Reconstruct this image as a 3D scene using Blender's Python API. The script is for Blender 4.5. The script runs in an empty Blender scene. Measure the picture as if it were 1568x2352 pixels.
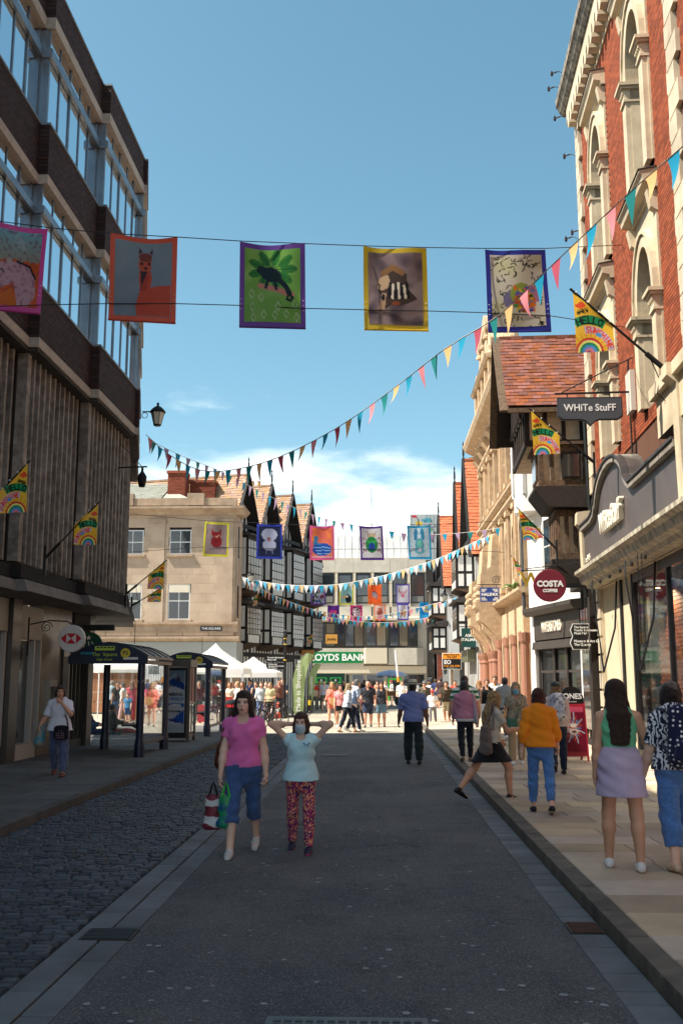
import bpy, bmesh, math, random
import numpy as np
from mathutils import Vector, Matrix, noise as mnoise
random.seed(7); RNG = np.random.default_rng(7)
R = math.radians
SC = bpy.context.scene
COL = SC.collection

# ---------------------------------------------------------------- camera
CAM_H, FPX = 1.75, 2288.0            # eye height, focal length in pixels of a 1568 wide picture
PITCH = math.atan(386 / FPX)
YAW = math.atan(83 / FPX * math.cos(PITCH))
FW = Vector((-math.sin(YAW) * math.cos(PITCH), math.cos(YAW) * math.cos(PITCH), math.sin(PITCH)))
RT = Vector((math.cos(YAW), math.sin(YAW), 0)); UP = RT.cross(FW)
cd = bpy.data.cameras.new('camera'); cam = bpy.data.objects.new('camera', cd); COL.objects.link(cam)
cd.sensor_fit = 'HORIZONTAL'; cd.sensor_width = 24; cd.lens = 24 * FPX / 1568
cd.clip_start = 0.05; cd.clip_end = 3000
cam.matrix_world = Matrix.Translation((0, 0, CAM_H)) @ Matrix((RT, UP, -FW)).transposed().to_4x4()
SC.camera = cam

# ---------------------------------------------------------------- sky, sun, exposure
SUN_EL, SUN_AZ = R(54), R(17)        # from the left, a little behind the camera
sun_dir = Vector((-math.cos(SUN_AZ) * math.cos(SUN_EL), -math.sin(SUN_AZ) * math.cos(SUN_EL), math.sin(SUN_EL)))
W = bpy.data.worlds.new('World'); SC.world = W; W.use_nodes = True
nt = W.node_tree; N = nt.nodes; L = nt.links; N.clear()
sky = N.new('ShaderNodeTexSky'); sky.sky_type = 'NISHITA'; sky.sun_disc = False
sky.sun_elevation = SUN_EL; sky.sun_rotation = math.atan2(sun_dir.x, sun_dir.y)
sky.air_density = .95; sky.dust_density = 1.3; sky.ozone_density = 1.4
geo = N.new('ShaderNodeTexCoord'); sep = N.new('ShaderNodeSeparateXYZ'); L.new(geo.outputs['Generated'], sep.inputs[0])
mp = N.new('ShaderNodeMapping'); mp.inputs['Scale'].default_value = (1, 1, 3.2); L.new(geo.outputs['Generated'], mp.inputs[0])
nz = N.new('ShaderNodeTexNoise'); nz.inputs['Scale'].default_value = 4.2; nz.inputs['Detail'].default_value = 9; nz.inputs['Roughness'].default_value = .56
L.new(mp.outputs[0], nz.inputs['Vector'])
el = N.new('ShaderNodeMapRange'); el.inputs[1].default_value = .0; el.inputs[2].default_value = .36; el.inputs[3].default_value = .34; el.inputs[4].default_value = -.3
L.new(sep.outputs[2], el.inputs[0])
ad = N.new('ShaderNodeMath'); ad.operation = 'ADD'; L.new(nz.outputs[0], ad.inputs[0]); L.new(el.outputs[0], ad.inputs[1])
cr = N.new('ShaderNodeMapRange'); cr.interpolation_type = 'SMOOTHSTEP'; cr.inputs[1].default_value = .42; cr.inputs[2].default_value = .72; L.new(ad.outputs[0], cr.inputs[0])
hs = N.new('ShaderNodeHueSaturation'); hs.inputs['Hue'].default_value = .466; hs.inputs['Saturation'].default_value = 1.08; hs.inputs['Value'].default_value = .85; L.new(sky.outputs[0], hs.inputs['Color'])
mx = N.new('ShaderNodeMix'); mx.data_type = 'RGBA'; L.new(cr.outputs[0], mx.inputs[0]); L.new(hs.outputs[0], mx.inputs[6])
mx.inputs[7].default_value = (7.6, 7.7, 7.5, 1)
bg = N.new('ShaderNodeBackground'); bg.inputs[1].default_value = .10; L.new(mx.outputs[2], bg.inputs[0])
wo = N.new('ShaderNodeOutputWorld'); L.new(bg.outputs[0], wo.inputs[0])
sd = bpy.data.lights.new('sun', 'SUN'); sd.energy = 4.2; sd.angle = R(.53); sd.color = (1, .93, .82)
so = bpy.data.objects.new('sun', sd); COL.objects.link(so); so.rotation_euler = sun_dir.to_track_quat('Z', 'Y').to_euler(); so.location = (-30, 0, 40)
SC.view_settings.view_transform = 'Standard'; SC.view_settings.look = 'None'
SC.view_settings.exposure = 1.22; SC.view_settings.gamma = 1

# ---------------------------------------------------------------- pixel -> place
def ray(x, y): return FW + RT * ((x - 784) / FPX) - UP * ((y - 1176) / FPX)
CP = Vector((0, 0, CAM_H))
def gnd(x, y, z=0.): d = ray(x, y); return CP + d * ((z - CAM_H) / d.z)
def aY(x, y, Y): d = ray(x, y); return CP + d * (Y / d.y)
def aX(x, y, X): d = ray(x, y); return CP + d * (X / d.x)
def onplane(x, y, p0, n): d = ray(x, y); return CP + d * ((Vector(p0) - CP).dot(n) / d.dot(n))

# ---------------------------------------------------------------- materials
def lin(c):
    c = [v / 255. for v in c]
    return tuple(v / 12.92 if v <= .04045 else ((v + .055) / 1.055) ** 2.4 for v in c)
MATS = {}
def M(name, col=(128, 128, 128), rough=.75, metal=0., var=0., hue=0., col2=None, nscale=3., namt=.5, bump=0., bscale=30., spec=.4, emit=0., pattern=None, attr=False, trans=0., sheen=0., stain=0., stretch=None):
    if name in MATS: return MATS[name]
    m = bpy.data.materials.new(name); m.use_nodes = True; MATS[name] = m
    t = m.node_tree; n = t.nodes; l = t.links; b = n['Principled BSDF']
    g = n.new('ShaderNodeNewGeometry')
    tc = n.new('ShaderNodeTexCoord')
    def mixc(f, a, c2, mode='MIX'):
        x = n.new('ShaderNodeMix'); x.data_type = 'RGBA'; x.blend_type = mode
        for s, v in ((0, f), (6, a), (7, c2)):
            if isinstance(v, bpy.types.NodeSocket): l.new(v, x.inputs[s])
            elif isinstance(v, tuple): x.inputs[s].default_value = (*v, 1) if len(v) == 3 else v
            else: x.inputs[s].default_value = v
        return x.outputs[2]
    def noise(scale, detail=6, vec=None, rough=.6):
        x = n.new('ShaderNodeTexNoise'); x.inputs['Scale'].default_value = scale; x.inputs['Detail'].default_value = detail; x.inputs['Roughness'].default_value = rough
        l.new(vec or g.outputs['Position'], x.inputs['Vector']); return x.outputs[0]
    def rng(v, a, b2, c=0., d=1.):
        x = n.new('ShaderNodeMapRange'); x.inputs[1].default_value = a; x.inputs[2].default_value = b2; x.inputs[3].default_value = c; x.inputs[4].default_value = d
        l.new(v, x.inputs[0]); return x.outputs[0]
    if attr:
        a = n.new('ShaderNodeVertexColor'); a.layer_name = 'Col'; c = a.outputs[0]
    else: c = lin(col)
    if pattern: c = pattern(n, l, tc, mixc, rng, c)
    if col2 is not None:
        c = mixc(rng(noise(nscale), .5 - .2 / max(namt, .01) * .5, .5 + .2 / max(namt, .01) * .5), c, lin(col2))
    if stain:
        c = mixc(rng(noise(1.1, 8), .45, .72, 0, stain), c, (.02, .018, .015))
    if var or hue:
        oi = n.new('ShaderNodeObjectInfo'); a = n.new('ShaderNodeMath'); a.operation = 'ADD'
        l.new(oi.outputs['Random'], a.inputs[0]); l.new(g.outputs['Random Per Island'], a.inputs[1])
        f = n.new('ShaderNodeMath'); f.operation = 'FRACT'; l.new(a.outputs[0], f.inputs[0])
        h = n.new('ShaderNodeHueSaturation')
        if isinstance(c, tuple): h.inputs['Color'].default_value = (*c, 1)
        else: l.new(c, h.inputs['Color'])
        l.new(rng(f.outputs[0], 0, 1, 1 - var, 1 + var), h.inputs['Value'])
        if hue:
            m2 = n.new('ShaderNodeMath'); m2.operation = 'MULTIPLY'; m2.inputs[1].default_value = 7.31; l.new(f.outputs[0], m2.inputs[0])
            f2 = n.new('ShaderNodeMath'); f2.operation = 'FRACT'; l.new(m2.outputs[0], f2.inputs[0])
            l.new(rng(f2.outputs[0], 0, 1, .5 - hue, .5 + hue), h.inputs['Hue'])
            l.new(rng(f2.outputs[0], 0, 1, .8, 1.15), h.inputs['Saturation'])
        c = h.outputs[0]
    if isinstance(c, tuple): b.inputs['Base Color'].default_value = (*c[:3], 1)
    else: l.new(c, b.inputs['Base Color'])
    b.inputs['Roughness'].default_value = rough; b.inputs['Metallic'].default_value = metal
    b.inputs['Specular IOR Level'].default_value = spec
    if sheen: b.inputs['Sheen Weight'].default_value = sheen
    if bump:
        bp = n.new('ShaderNodeBump'); bp.inputs['Strength'].default_value = bump; bp.inputs['Distance'].default_value = .02
        vec = None
        if stretch:
            mpn = n.new('ShaderNodeMapping'); mpn.inputs['Scale'].default_value = stretch; l.new(tc.outputs['Object'], mpn.inputs[0]); vec = mpn.outputs[0]
        l.new(noise(bscale, vec=vec), bp.inputs['Height']); l.new(bp.outputs[0], b.inputs['Normal'])
    if emit:
        b.inputs['Emission Strength'].default_value = emit
        if isinstance(c, tuple): b.inputs['Emission Color'].default_value = (*c[:3], 1)
        else: l.new(c, b.inputs['Emission Color'])
    if trans:
        tr = n.new('ShaderNodeBsdfTranslucent'); ms = n.new('ShaderNodeMixShader'); ms.inputs[0].default_value = trans
        if isinstance(c, tuple): tr.inputs[0].default_value = (*c[:3], 1)
        else: l.new(c, tr.inputs[0])
        out = n['Material Output']; l.new(b.outputs[0], ms.inputs[1]); l.new(tr.outputs[0], ms.inputs[2]); l.new(ms.outputs[0], out.inputs[0])
    return m
def glass_mat(name, tint, mirror, rough=.04, clear=0., wob=.0, gain=.75):
    """window glass: a dark body under a sky reflection; clear > 0 lets one see through"""
    if name in MATS: return MATS[name]
    m = bpy.data.materials.new(name); m.use_nodes = True; MATS[name] = m
    t = m.node_tree; n = t.nodes; l = t.links; b = n['Principled BSDF']; out = n['Material Output']
    b.inputs['Base Color'].default_value = (*lin(tint), 1); b.inputs['Roughness'].default_value = .25
    gl = n.new('ShaderNodeBsdfGlossy'); gl.inputs[0].default_value = (.92, .96, 1, 1); gl.inputs['Roughness'].default_value = rough
    fr = n.new('ShaderNodeFresnel'); fr.inputs[0].default_value = 1.5
    ma = n.new('ShaderNodeMapRange'); ma.inputs[1].default_value = 0; ma.inputs[2].default_value = .6; ma.inputs[3].default_value = mirror; ma.inputs[4].default_value = min(1, mirror + gain)
    l.new(fr.outputs[0], ma.inputs[0])
    body = b.outputs[0]
    if clear:
        tr = n.new('ShaderNodeBsdfTransparent'); tr.inputs[0].default_value = (.93, .96, .95, 1)
        mc = n.new('ShaderNodeMixShader'); mc.inputs[0].default_value = clear; l.new(b.outputs[0], mc.inputs[1]); l.new(tr.outputs[0], mc.inputs[2]); body = mc.outputs[0]
    if wob:
        g = n.new('ShaderNodeNewGeometry'); nn = n.new('ShaderNodeTexNoise'); nn.inputs['Scale'].default_value = .9; l.new(g.outputs['Position'], nn.inputs['Vector'])
        bp = n.new('ShaderNodeBump'); bp.inputs['Strength'].default_value = wob; bp.inputs['Distance'].default_value = .05; l.new(nn.outputs[0], bp.inputs['Height'])
        l.new(bp.outputs[0], gl.inputs['Normal'])
    ms = n.new('ShaderNodeMixShader'); l.new(ma.outputs[0], ms.inputs[0]); l.new(body, ms.inputs[1]); l.new(gl.outputs[0], ms.inputs[2])
    l.new(ms.outputs[0], out.inputs[0])
    return m

# ---------------------------------------------------------------- mesh building
class MB:
    """collects shapes; build() links them as one mesh object"""
    def __init__(s, mat=None): s.v = []; s.f = []; s.m = mat if mat is not None else Matrix.Identity(4); s.smooth = False
    def add(s, vs, fs):
        o = len(s.v); M_ = s.m
        s.v.extend([tuple(M_ @ Vector(v)) for v in vs]); s.f.extend([tuple(i + o for i in f) for f in fs]); return s
    def box(s, x0, x1, y0, y1, z0, z1):
        if x0 > x1: x0, x1 = x1, x0
        if y0 > y1: y0, y1 = y1, y0
        if z0 > z1: z0, z1 = z1, z0
        return s.add([(x0, y0, z0), (x1, y0, z0), (x1, y1, z0), (x0, y1, z0), (x0, y0, z1), (x1, y0, z1), (x1, y1, z1), (x0, y1, z1)],
                     [(0, 3, 2, 1), (4, 5, 6, 7), (0, 1, 5, 4), (1, 2, 6, 5), (2, 3, 7, 6), (3, 0, 4, 7)])
    def prism(s, poly, a, b, axis='y'):
        """poly of (u, w): extruded along axis from a to b"""
        n = len(poly)
        def P(u, w, t): return {'y': (u, t, w), 'x': (t, u, w), 'z': (u, w, t)}[axis]
        return s.add([P(u, w, a) for u, w in poly] + [P(u, w, b) for u, w in poly],
                     [tuple(range(n)), tuple(range(2 * n - 1, n - 1, -1))] + [(i, i + n, (i + 1) % n + n, (i + 1) % n) for i in range(n)])
    def bar(s, a, b, w, h=None, up=(0, 0, 1)):
        """square bar from a to b"""
        a = Vector(a); b = Vector(b); h = h or w; d = (b - a).normalized(); u = Vector(up)
        if abs(d.dot(u)) > .98: u = Vector((1, 0, 0))
        x = d.cross(u).normalized() * w / 2; y = x.cross(d).normalized() * h / 2
        vs = [p + q for p in (a, b) for q in (-x - y, x - y, x + y, -x + y)]
        return s.add(vs, [(0, 3, 2, 1), (4, 5, 6, 7), (0, 1, 5, 4), (1, 2, 6, 5), (2, 3, 7, 6), (3, 0, 4, 7)])
    def tube(s, path, r, n=8, caps=True):
        path = [Vector(p) for p in path]; rs = r if isinstance(r, (list, tuple)) else [r] * len(path); vs = []; fs = []
        ref = Vector((0, 0, 1))
        d0 = (path[1] - path[0]).normalized()
        if abs(d0.dot(ref)) > .95: ref = Vector((1, 0, 0))
        for i, p in enumerate(path):
            d = (path[min(i + 1, len(path) - 1)] - path[max(i - 1, 0)]).normalized()
            x = d.cross(ref)
            if x.length < 1e-4: x = d.cross(Vector((0, 1, 0)))
            x.normalize(); y = x.cross(d)
            for k in range(n): a = 2 * math.pi * k / n; vs.append(p + (x * math.cos(a) + y * math.sin(a)) * rs[i])
        for i in range(len(path) - 1):
            for k in range(n): fs.append((i * n + k, i * n + (k + 1) % n, (i + 1) * n + (k + 1) % n, (i + 1) * n + k))
        if caps: fs.append(tuple(range(n))); fs.append(tuple(range(len(path) * n - 1, (len(path) - 1) * n - 1, -1)))
        return s.add(vs, fs)
    def lathe(s, prof, n=16, c=(0, 0, 0), sx=1., sy=1., a0=0., fl=False):
        """prof of (r, z) turned about the z axis through c"""
        vs = []; fs = []; k = len(prof)
        for i in range(n):
            a = 2 * math.pi * i / n + a0
            for r, z in prof: vs.append((c[0] + r * math.cos(a) * sx, c[1] + r * math.sin(a) * sy, c[2] + z))
        for i in range(n):
            for j in range(k - 1): fs.append((i * k + j, ((i + 1) % n) * k + j, ((i + 1) % n) * k + j + 1, i * k + j + 1))
        if prof[0][0] > 1e-4: fs.append(tuple(i * k for i in range(n))[::-1])
        if prof[-1][0] > 1e-4: fs.append(tuple(i * k + k - 1 for i in range(n)))
        return s.add(vs, fs)
    def quad(s, a, b, c, d): return s.add([a, b, c, d], [(0, 1, 2, 3)])
    def mesh(s, name, mat, smooth=False):
        me = bpy.data.meshes.new(name); me.from_pydata(s.v, [], s.f); me.update()
        if mat: me.materials.append(mat)
        if smooth: me.shade_smooth()
        return me
    def build(s, name, mat, parent=None, smooth=False, label=None, kind=None):
        o = bpy.data.objects.new(name, s.mesh(name, mat, smooth)); COL.objects.link(o); o.parent = parent
        if label: o['label'] = label
        if kind: o['kind'] = kind
        return o
def tag(o, label, cat, group=None):
    o['label'] = label; o['category'] = cat
    if group: o['group'] = group
    return o
def thing(name, label, cat, loc=(0, 0, 0), rz=0., group=None):
    o = bpy.data.objects.new(name, None); COL.objects.link(o); o.location = loc; o.rotation_euler = (0, 0, rz); o.empty_display_size = .2
    return tag(o, label, cat, group)
def obj(name, me, parent=None, loc=(0, 0, 0), rot=(0, 0, 0), scale=(1, 1, 1)):
    o = bpy.data.objects.new(name, me); COL.objects.link(o); o.parent = parent; o.location = loc; o.rotation_euler = rot; o.scale = scale
    return o
def copy_tree(o, parent=None):
    c = o.copy(); COL.objects.link(c); c.parent = parent
    for ch in KIDS(o): copy_tree(ch, c)
    return c
def KIDS(o): return [x for x in bpy.data.objects if x.parent == o]
def structure(o): o['kind'] = 'structure'; return o
UNIT = {}
def unit(kind, mat):
    k = (kind, mat.name)
    if k not in UNIT:
        mb = MB()
        if kind == 'box': mb.box(-.5, .5, -.5, .5, -.5, .5)
        else:   # a stone with its top edges worn: origin at the top centre, size 1 x 1 x 1 downward
            i = {'slab': .485, 'sett': .40}[kind]; zt = {'slab': -.12, 'sett': -.35}[kind]
            a = [(-.5, -.5), (.5, -.5), (.5, .5), (-.5, .5)]
            mb.add([(x, y, -1) for x, y in a] + [(x, y, zt) for x, y in a] + [(x * i / .5, y * i / .5, 0) for x, y in a],
                   [(0, 1, 5, 4), (1, 2, 6, 5), (2, 3, 7, 6), (3, 0, 4, 7), (4, 5, 9, 8), (5, 6, 10, 9), (6, 7, 11, 10), (7, 4, 8, 11), (8, 9, 10, 11)])
        UNIT[k] = mb.mesh('piece_' + kind, mat)
    return UNIT[k]
def pieces(name, parent, items, mats, kind='box', limit=300, mtx=None, restname=None):
    """items of (loc, size[, rotz]): the first `limit` are objects of their own, the rest one joined part"""
    mats = mats if isinstance(mats, (list, tuple)) else [mats]
    for i, it in enumerate(items[:limit]):
        o = obj(name, unit(kind, mats[i % len(mats)]), parent)
        T = Matrix.Translation(it[0]) @ (Matrix.Rotation(it[2], 4, 'Z') if len(it) > 2 and not isinstance(it[2], Matrix) else (it[2] if len(it) > 2 else Matrix.Identity(4))) @ Matrix.Diagonal((*it[1], 1))
        o.matrix_local = (mtx @ T) if mtx else T
    rest = items[limit:]
    if rest:
        src = unit(kind, mats[0]); uv = [v.co.copy() for v in src.vertices]; uf = [tuple(p.vertices) for p in src.polygons]
        vs = []; fs = []
        for it in rest:
            T = Matrix.Translation(it[0]) @ (Matrix.Rotation(it[2], 4, 'Z') if len(it) > 2 and not isinstance(it[2], Matrix) else (it[2] if len(it) > 2 else Matrix.Identity(4))) @ Matrix.Diagonal((*it[1], 1))
            if mtx: T = mtx @ T
            o_ = len(vs); vs.extend([tuple(T @ v) for v in uv]); fs.extend([tuple(i + o_ for i in f) for f in uf])
        me = bpy.data.meshes.new(restname or name); me.from_pydata(vs, [], fs); me.materials.append(mats[0])
        o = obj(restname or name, me, parent); o['kind'] = 'stuff'
TXT = {}
def text(body, size, mat, parent, loc, rot=(R(90), 0, 0), ext=.004, bold=0., align='CENTER', name='lettering', sx=1., shear=0., spacing=1.):
    k = (body, size, ext, bold, align, mat.name, shear, spacing)
    if k not in TXT:
        cu = bpy.data.curves.new('lettering', 'FONT'); cu.body = body; cu.size = size; cu.extrude = ext; cu.offset = bold; cu.align_x = align; cu.align_y = 'CENTER'; cu.shear = shear; cu.resolution_u = 3; cu.space_character = spacing
        o = bpy.data.objects.new('lettering_tmp', cu); me = bpy.data.meshes.new_from_object(o); me.name = 'lettering'
        bpy.data.objects.remove(o); me.materials.clear(); me.materials.append(mat); TXT[k] = me
    return obj(name, TXT[k], parent, loc, rot, (sx, 1, 1))
# ================================================================ ground, road, pavements
def pat_asphalt(n, l, tc, mixc, rng, c):
    g = n.new('ShaderNodeNewGeometry')
    def nz(sc, det, sx=1., sy=1.):
        m = n.new('ShaderNodeMapping'); m.inputs['Scale'].default_value = (sx, sy, 1); l.new(g.outputs['Position'], m.inputs[0])
        x = n.new('ShaderNodeTexNoise'); x.inputs['Scale'].default_value = sc; x.inputs['Detail'].default_value = det; x.inputs['Roughness'].default_value = .7; l.new(m.outputs[0], x.inputs['Vector']); return x.outputs[0]
    c = mixc(rng(nz(.5, 4), .4, .62), lin((88, 93, 100)), lin((112, 113, 113)))
    c = mixc(rng(nz(2.4, 5), .52, .7, 0, .6), c, lin((70, 71, 73)))
    c = mixc(rng(nz(.9, 3, 1., .12), .5, .68, 0, .5), c, lin((126, 126, 124)))          # polished wheel tracks along the road
    v = n.new('ShaderNodeTexVoronoi'); v.inputs['Scale'].default_value = 130; l.new(g.outputs['Position'], v.inputs['Vector']); s = n.new('ShaderNodeSeparateColor'); l.new(v.outputs['Color'], s.inputs[0])
    c = mixc(rng(s.outputs[0], .72, .95, 0, .55), c, lin((176, 174, 168))); c = mixc(rng(s.outputs[1], .75, .95, 0, .5), c, lin((46, 46, 48)))
    e = n.new('ShaderNodeTexVoronoi'); e.feature = 'DISTANCE_TO_EDGE'; e.inputs['Scale'].default_value = .42
    w = n.new('ShaderNodeVectorMath'); w.operation = 'ADD'; t2 = n.new('ShaderNodeTexNoise'); t2.inputs['Scale'].default_value = 2.5; t2.inputs['Detail'].default_value = 5; l.new(g.outputs['Position'], t2.inputs['Vector']); l.new(g.outputs['Position'], w.inputs[0]); l.new(t2.outputs['Color'], w.inputs[1]); l.new(w.outputs[0], e.inputs['Vector'])
    cr_ = rng(e.outputs[0], .002, .006, 1, 0); mk = n.new('ShaderNodeMath'); mk.operation = 'MULTIPLY'; l.new(cr_, mk.inputs[0]); l.new(rng(nz(.35, 2), .54, .62, 0, .8), mk.inputs[1])
    return mixc(mk.outputs[0], c, lin((34, 34, 35)))
m_asphalt = M('asphalt', rough=.85, pattern=pat_asphalt, bump=.9, bscale=140, spec=.3)
m_sett = M('sett_stone', (78, 83, 92), .52, var=.45, hue=.03, col2=(66, 68, 72), nscale=6, bump=.7, bscale=55, spec=.35, stain=.3)
m_joint = M('joint_dirt', (38, 37, 36), .95, bump=.5, bscale=60)
m_gutter = M('gutter_stone', (118, 122, 126), .8, var=.14, col2=(96, 98, 98), nscale=2, bump=.3, bscale=70)
m_kerb = M('kerb_stone', (120, 112, 100), .85, var=.12, col2=(86, 80, 72), nscale=4, bump=.4, bscale=50, stain=.3)
m_slabR = M('warm_sandstone_slab', (204, 182, 156), .85, var=.2, hue=.01, col2=(180, 162, 142), nscale=1.4, bump=.25, bscale=60, stain=.25)
m_slabL = M('grey_sandstone_slab', (106, 106, 104), .85, var=.14, hue=.01, col2=(86, 86, 84), nscale=1.4, bump=.25, bscale=60, stain=.3)
def pat_slabs(n, l, tc, mixc, rng, c):
    b = n.new('ShaderNodeTexBrick'); g = n.new('ShaderNodeNewGeometry'); l.new(g.outputs['Position'], b.inputs['Vector'])
    b.inputs['Color1'].default_value = (*lin((190, 180, 160)), 1); b.inputs['Color2'].default_value = (*lin((166, 158, 142)), 1); b.inputs['Mortar'].default_value = (*lin((104, 100, 92)), 1)
    b.inputs['Scale'].default_value = 1; b.inputs['Brick Width'].default_value = .62; b.inputs['Row Height'].default_value = .42; b.inputs['Mortar Size'].default_value = .012; b.inputs['Bias'].default_value = 0
    return b.outputs[0]
m_square = M('pale_paving', rough=.85, pattern=pat_slabs, bump=.2, bscale=50, col2=(150, 142, 126), nscale=.5, namt=.3)
m_earth = M('ground_base', (120, 116, 108), .95)
structure(MB().box(-600, 600, -300, 1200, -.6, -.05).build('ground', m_earth))
YE = 33.4                                    # where the asphalt ends and the square begins
structure(MB().quad((-1.70, -12, 0), (1.33, -12, 0), (1.33, YE, 0), (-1.70, YE, 0)).build('road', m_asphalt))
sq = structure(MB().box(-40, 30, YE + .35, 100, -.04, .004).build('square_paving', m_square))
structure(MB().box(-1.70, 1.33, YE, YE + .35, -.04, .006).build('road_threshold', m_gutter))
structure(MB().quad((-4.0, 62, .008), (9, 62, .008), (11, 69, .008), (-3, 69, .008)).build('cross_road', m_asphalt))
# gutters
bed = structure(MB().box(-4.28, -1.70, -12, YE + .35, -.05, -.018).build('cobbled_carriageway', m_joint))
items = []
y = 4.6; k = 0
for row, (xa, xb) in enumerate(((-1.90, -1.70), (-2.12, -1.905))):
    y = 4.4
    while y < YE:
        ln = random.uniform(.42, .75); items.append((((xa + xb) / 2, y + ln / 2, .002 + random.uniform(-.002, .002)), (abs(xb - xa) - .012, ln - .014, .05))); y += ln
pieces('gutter_slab', bed, sorted(items, key=lambda t: t[0][1]), m_gutter, 'slab')
rb = structure(MB().box(1.33, 1.59, -12, YE + .35, -.05, -.02).build('gutter_bed', m_joint))
items = []; y = 4.4
while y < YE:
    ln = random.uniform(.22, .36); items.append(((1.46, y + ln / 2, .0 + random.uniform(-.003, .003)), (.25, ln - .012, .05))); y += ln
pieces('gutter_slab', rb, items, m_gutter, 'slab')
# cobbles
items = []; y = 4.4; k = 0
while y < YE:
    dy = random.uniform(.078, .108); x = -2.125 - random.uniform(0, .05)
    while x > -4.2:
        w = random.uniform(.10, .19); w = min(w, x + 4.27)
        items.append(((x - w / 2, y + dy / 2, random.uniform(-.006, .008)), (w - .012, dy - .012, .05), random.uniform(-.03, .03))); x -= w
    y += dy
vis = [t for t in items if t[0][1] > 5.4 + (abs(t[0][0]) - 2.1) * 2.4]
hid = [t for t in items if not (t[0][1] > 5.4 + (abs(t[0][0]) - 2.1) * 2.4)]
pieces('cobble', bed, vis + hid, m_sett, 'sett', 300, restname='cobbles')
# pavements: a bed, slabs in courses, kerb stones
def pavement(name, x0, x1, ya, yb, mat, kx, sgn, z=.1, kmat=None):
    """x0 kerb side, x1 building side"""
    p = structure(MB().box(min(x0, x1), max(x0, x1), -12, yb, -.05, z - .03).build(name, m_joint))
    its = []; y = ya
    while y < yb:
        dy = random.uniform(.42, .66); x = min(x0, x1); xe = max(x0, x1)
        while x < xe - .05:
            w = random.uniform(.55, 1.15)
            if xe - x - w < .35: w = xe - x
            its.append(((x + w / 2, y + dy / 2, z + random.uniform(-.002, .002)), (w - .012, dy - .012, .05))); x += w
        y += dy
    its.sort(key=lambda t: abs(t[0][1]) + abs(t[0][0]) * .3)
    pieces('paving_slab', p, its, mat, 'slab', 300, restname='paving_slabs')
    ks = []; y = ya
    while y < yb:
        ln = random.uniform(.75, 1.1); ks.append(((kx, y + ln / 2, z + .003), (.16, ln - .012, z + .05))); y += ln
    pieces('kerb_stone', p, ks, kmat or m_kerb, 'slab')
    return p
pavR = pavement('pavement_right', 1.76, 6.4, 4.4, 60, m_slabR, 1.675, 1)
pavL = pavement('pavement_left', -4.44, -9.6, 9.0, 37, m_slabL, -4.355, -1, kmat=M('grey_kerb_stone', (96, 94, 92), .85, var=.12, col2=(74, 72, 70), nscale=4, bump=.4, bscale=50, stain=.3))
# ironwork
def grate(name, label, x, y, w, l, z, mat, bars=8):
    t = thing(name, label, 'drain cover', (x, y, z))
    MB().box(-w / 2, w / 2, -l / 2, l / 2, -.02, .004).build('frame', M('iron_frame', (70, 62, 56), .6, .4, stain=.4), t)
    mb = MB()
    for i in range(bars):
        yy = -l / 2 + l * (i + .5) / bars; mb.box(-w / 2 + .02, w / 2 - .02, yy - l / bars * .3, yy + l / bars * .3, .004, .010)
    mb.build('plate', mat, t)
grate('drain_cover', 'dark square drain cover in the left gutter stones near the camera', -1.87, 7.25, .36, .30, .004, M('iron_dark', (52, 54, 58), .5, .6))
grate('drain_cover', 'rusty brown drain cover in the right gutter beside the kerb', 1.46, 7.55, .24, .3, .004, M('iron_rust', (96, 66, 50), .8, .2))
grate('drain_cover', 'small pale metal cover in the middle of the asphalt before the masked girl', -1.02 + .0, 24.0, .62, .5, .006, M('iron_pale', (120, 120, 120), .5, .4))
t = thing('manhole_cover', 'grey steel manhole cover at the bottom edge of the road', 'manhole cover', (-.17, 5.28, .004))
MB().box(-.42, .42, -.3, .3, -.02, .004).build('frame', M('steel_frame', (104, 104, 100), .5, .7), t)
mb = MB()
for i in range(14):
    for j in range(10): mb.box(-.38 + i * .056, -.38 + i * .056 + .04, -.26 + j * .053, -.26 + j * .053 + .03, .004, .008)
mb.build('plate', M('steel_plate', (84, 84, 82), .55, .6), t)
0 and grate('drain_cover', 'brown square cover set in the right pavement slabs', 3.2, 11.9, .5, .5, .102, M('iron_brown', (110, 84, 62), .8, .2))
# chewing gum spots on the asphalt: flat wear marks
random.seed(11); mb = MB()
for i in range(300):
    x = random.uniform(-1.6, 1.25); y = 5.3 + 26 * random.random() ** 1.5; r = random.uniform(.010, .028); a0 = random.random() * 6
    n_ = 7; mb.add([(x + r * random.uniform(.7, 1.2) * math.cos(a0 + k * 6.283 / n_), y + r * random.uniform(.7, 1.2) * math.sin(a0 + k * 6.283 / n_), .004) for k in range(n_)], [tuple(range(n_))])
g = mb.build('gum_spots', M('gum_spot', (150, 152, 152), .8)); g['kind'] = 'stuff'; g['label'] = 'pale chewing gum spots trodden into the asphalt'; g['category'] = 'gum spots'
# ================================================================ left: brown brick office building over a bank
m_bbrick = M('brown_brick', (58, 40, 37), .8, var=.28, hue=.012, bump=.4, bscale=60, spec=.3)
m_mort = M('dark_mortar', (38, 30, 28), .95)
m_band = M('pebble_concrete_band', (186, 174, 160), .9, col2=(164, 152, 138), nscale=9, bump=.6, bscale=150, stain=.2)
m_alu = M('grey_aluminium', (138, 146, 154), .38, .65, col2=(112, 120, 128), nscale=2)
m_alud = M('dark_aluminium', (66, 70, 76), .4, .5)
m_cop = M('grey_coping', (120, 124, 128), .6, .2)
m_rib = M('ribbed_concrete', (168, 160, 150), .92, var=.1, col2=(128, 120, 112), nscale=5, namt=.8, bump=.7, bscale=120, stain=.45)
m_ribd = M('ribbed_recess_shade', (44, 41, 39), .95, col2=(32, 30, 28), nscale=5, bump=.7, bscale=120)  # darkened colour paints in the shade of the gaps between the ribs
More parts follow.
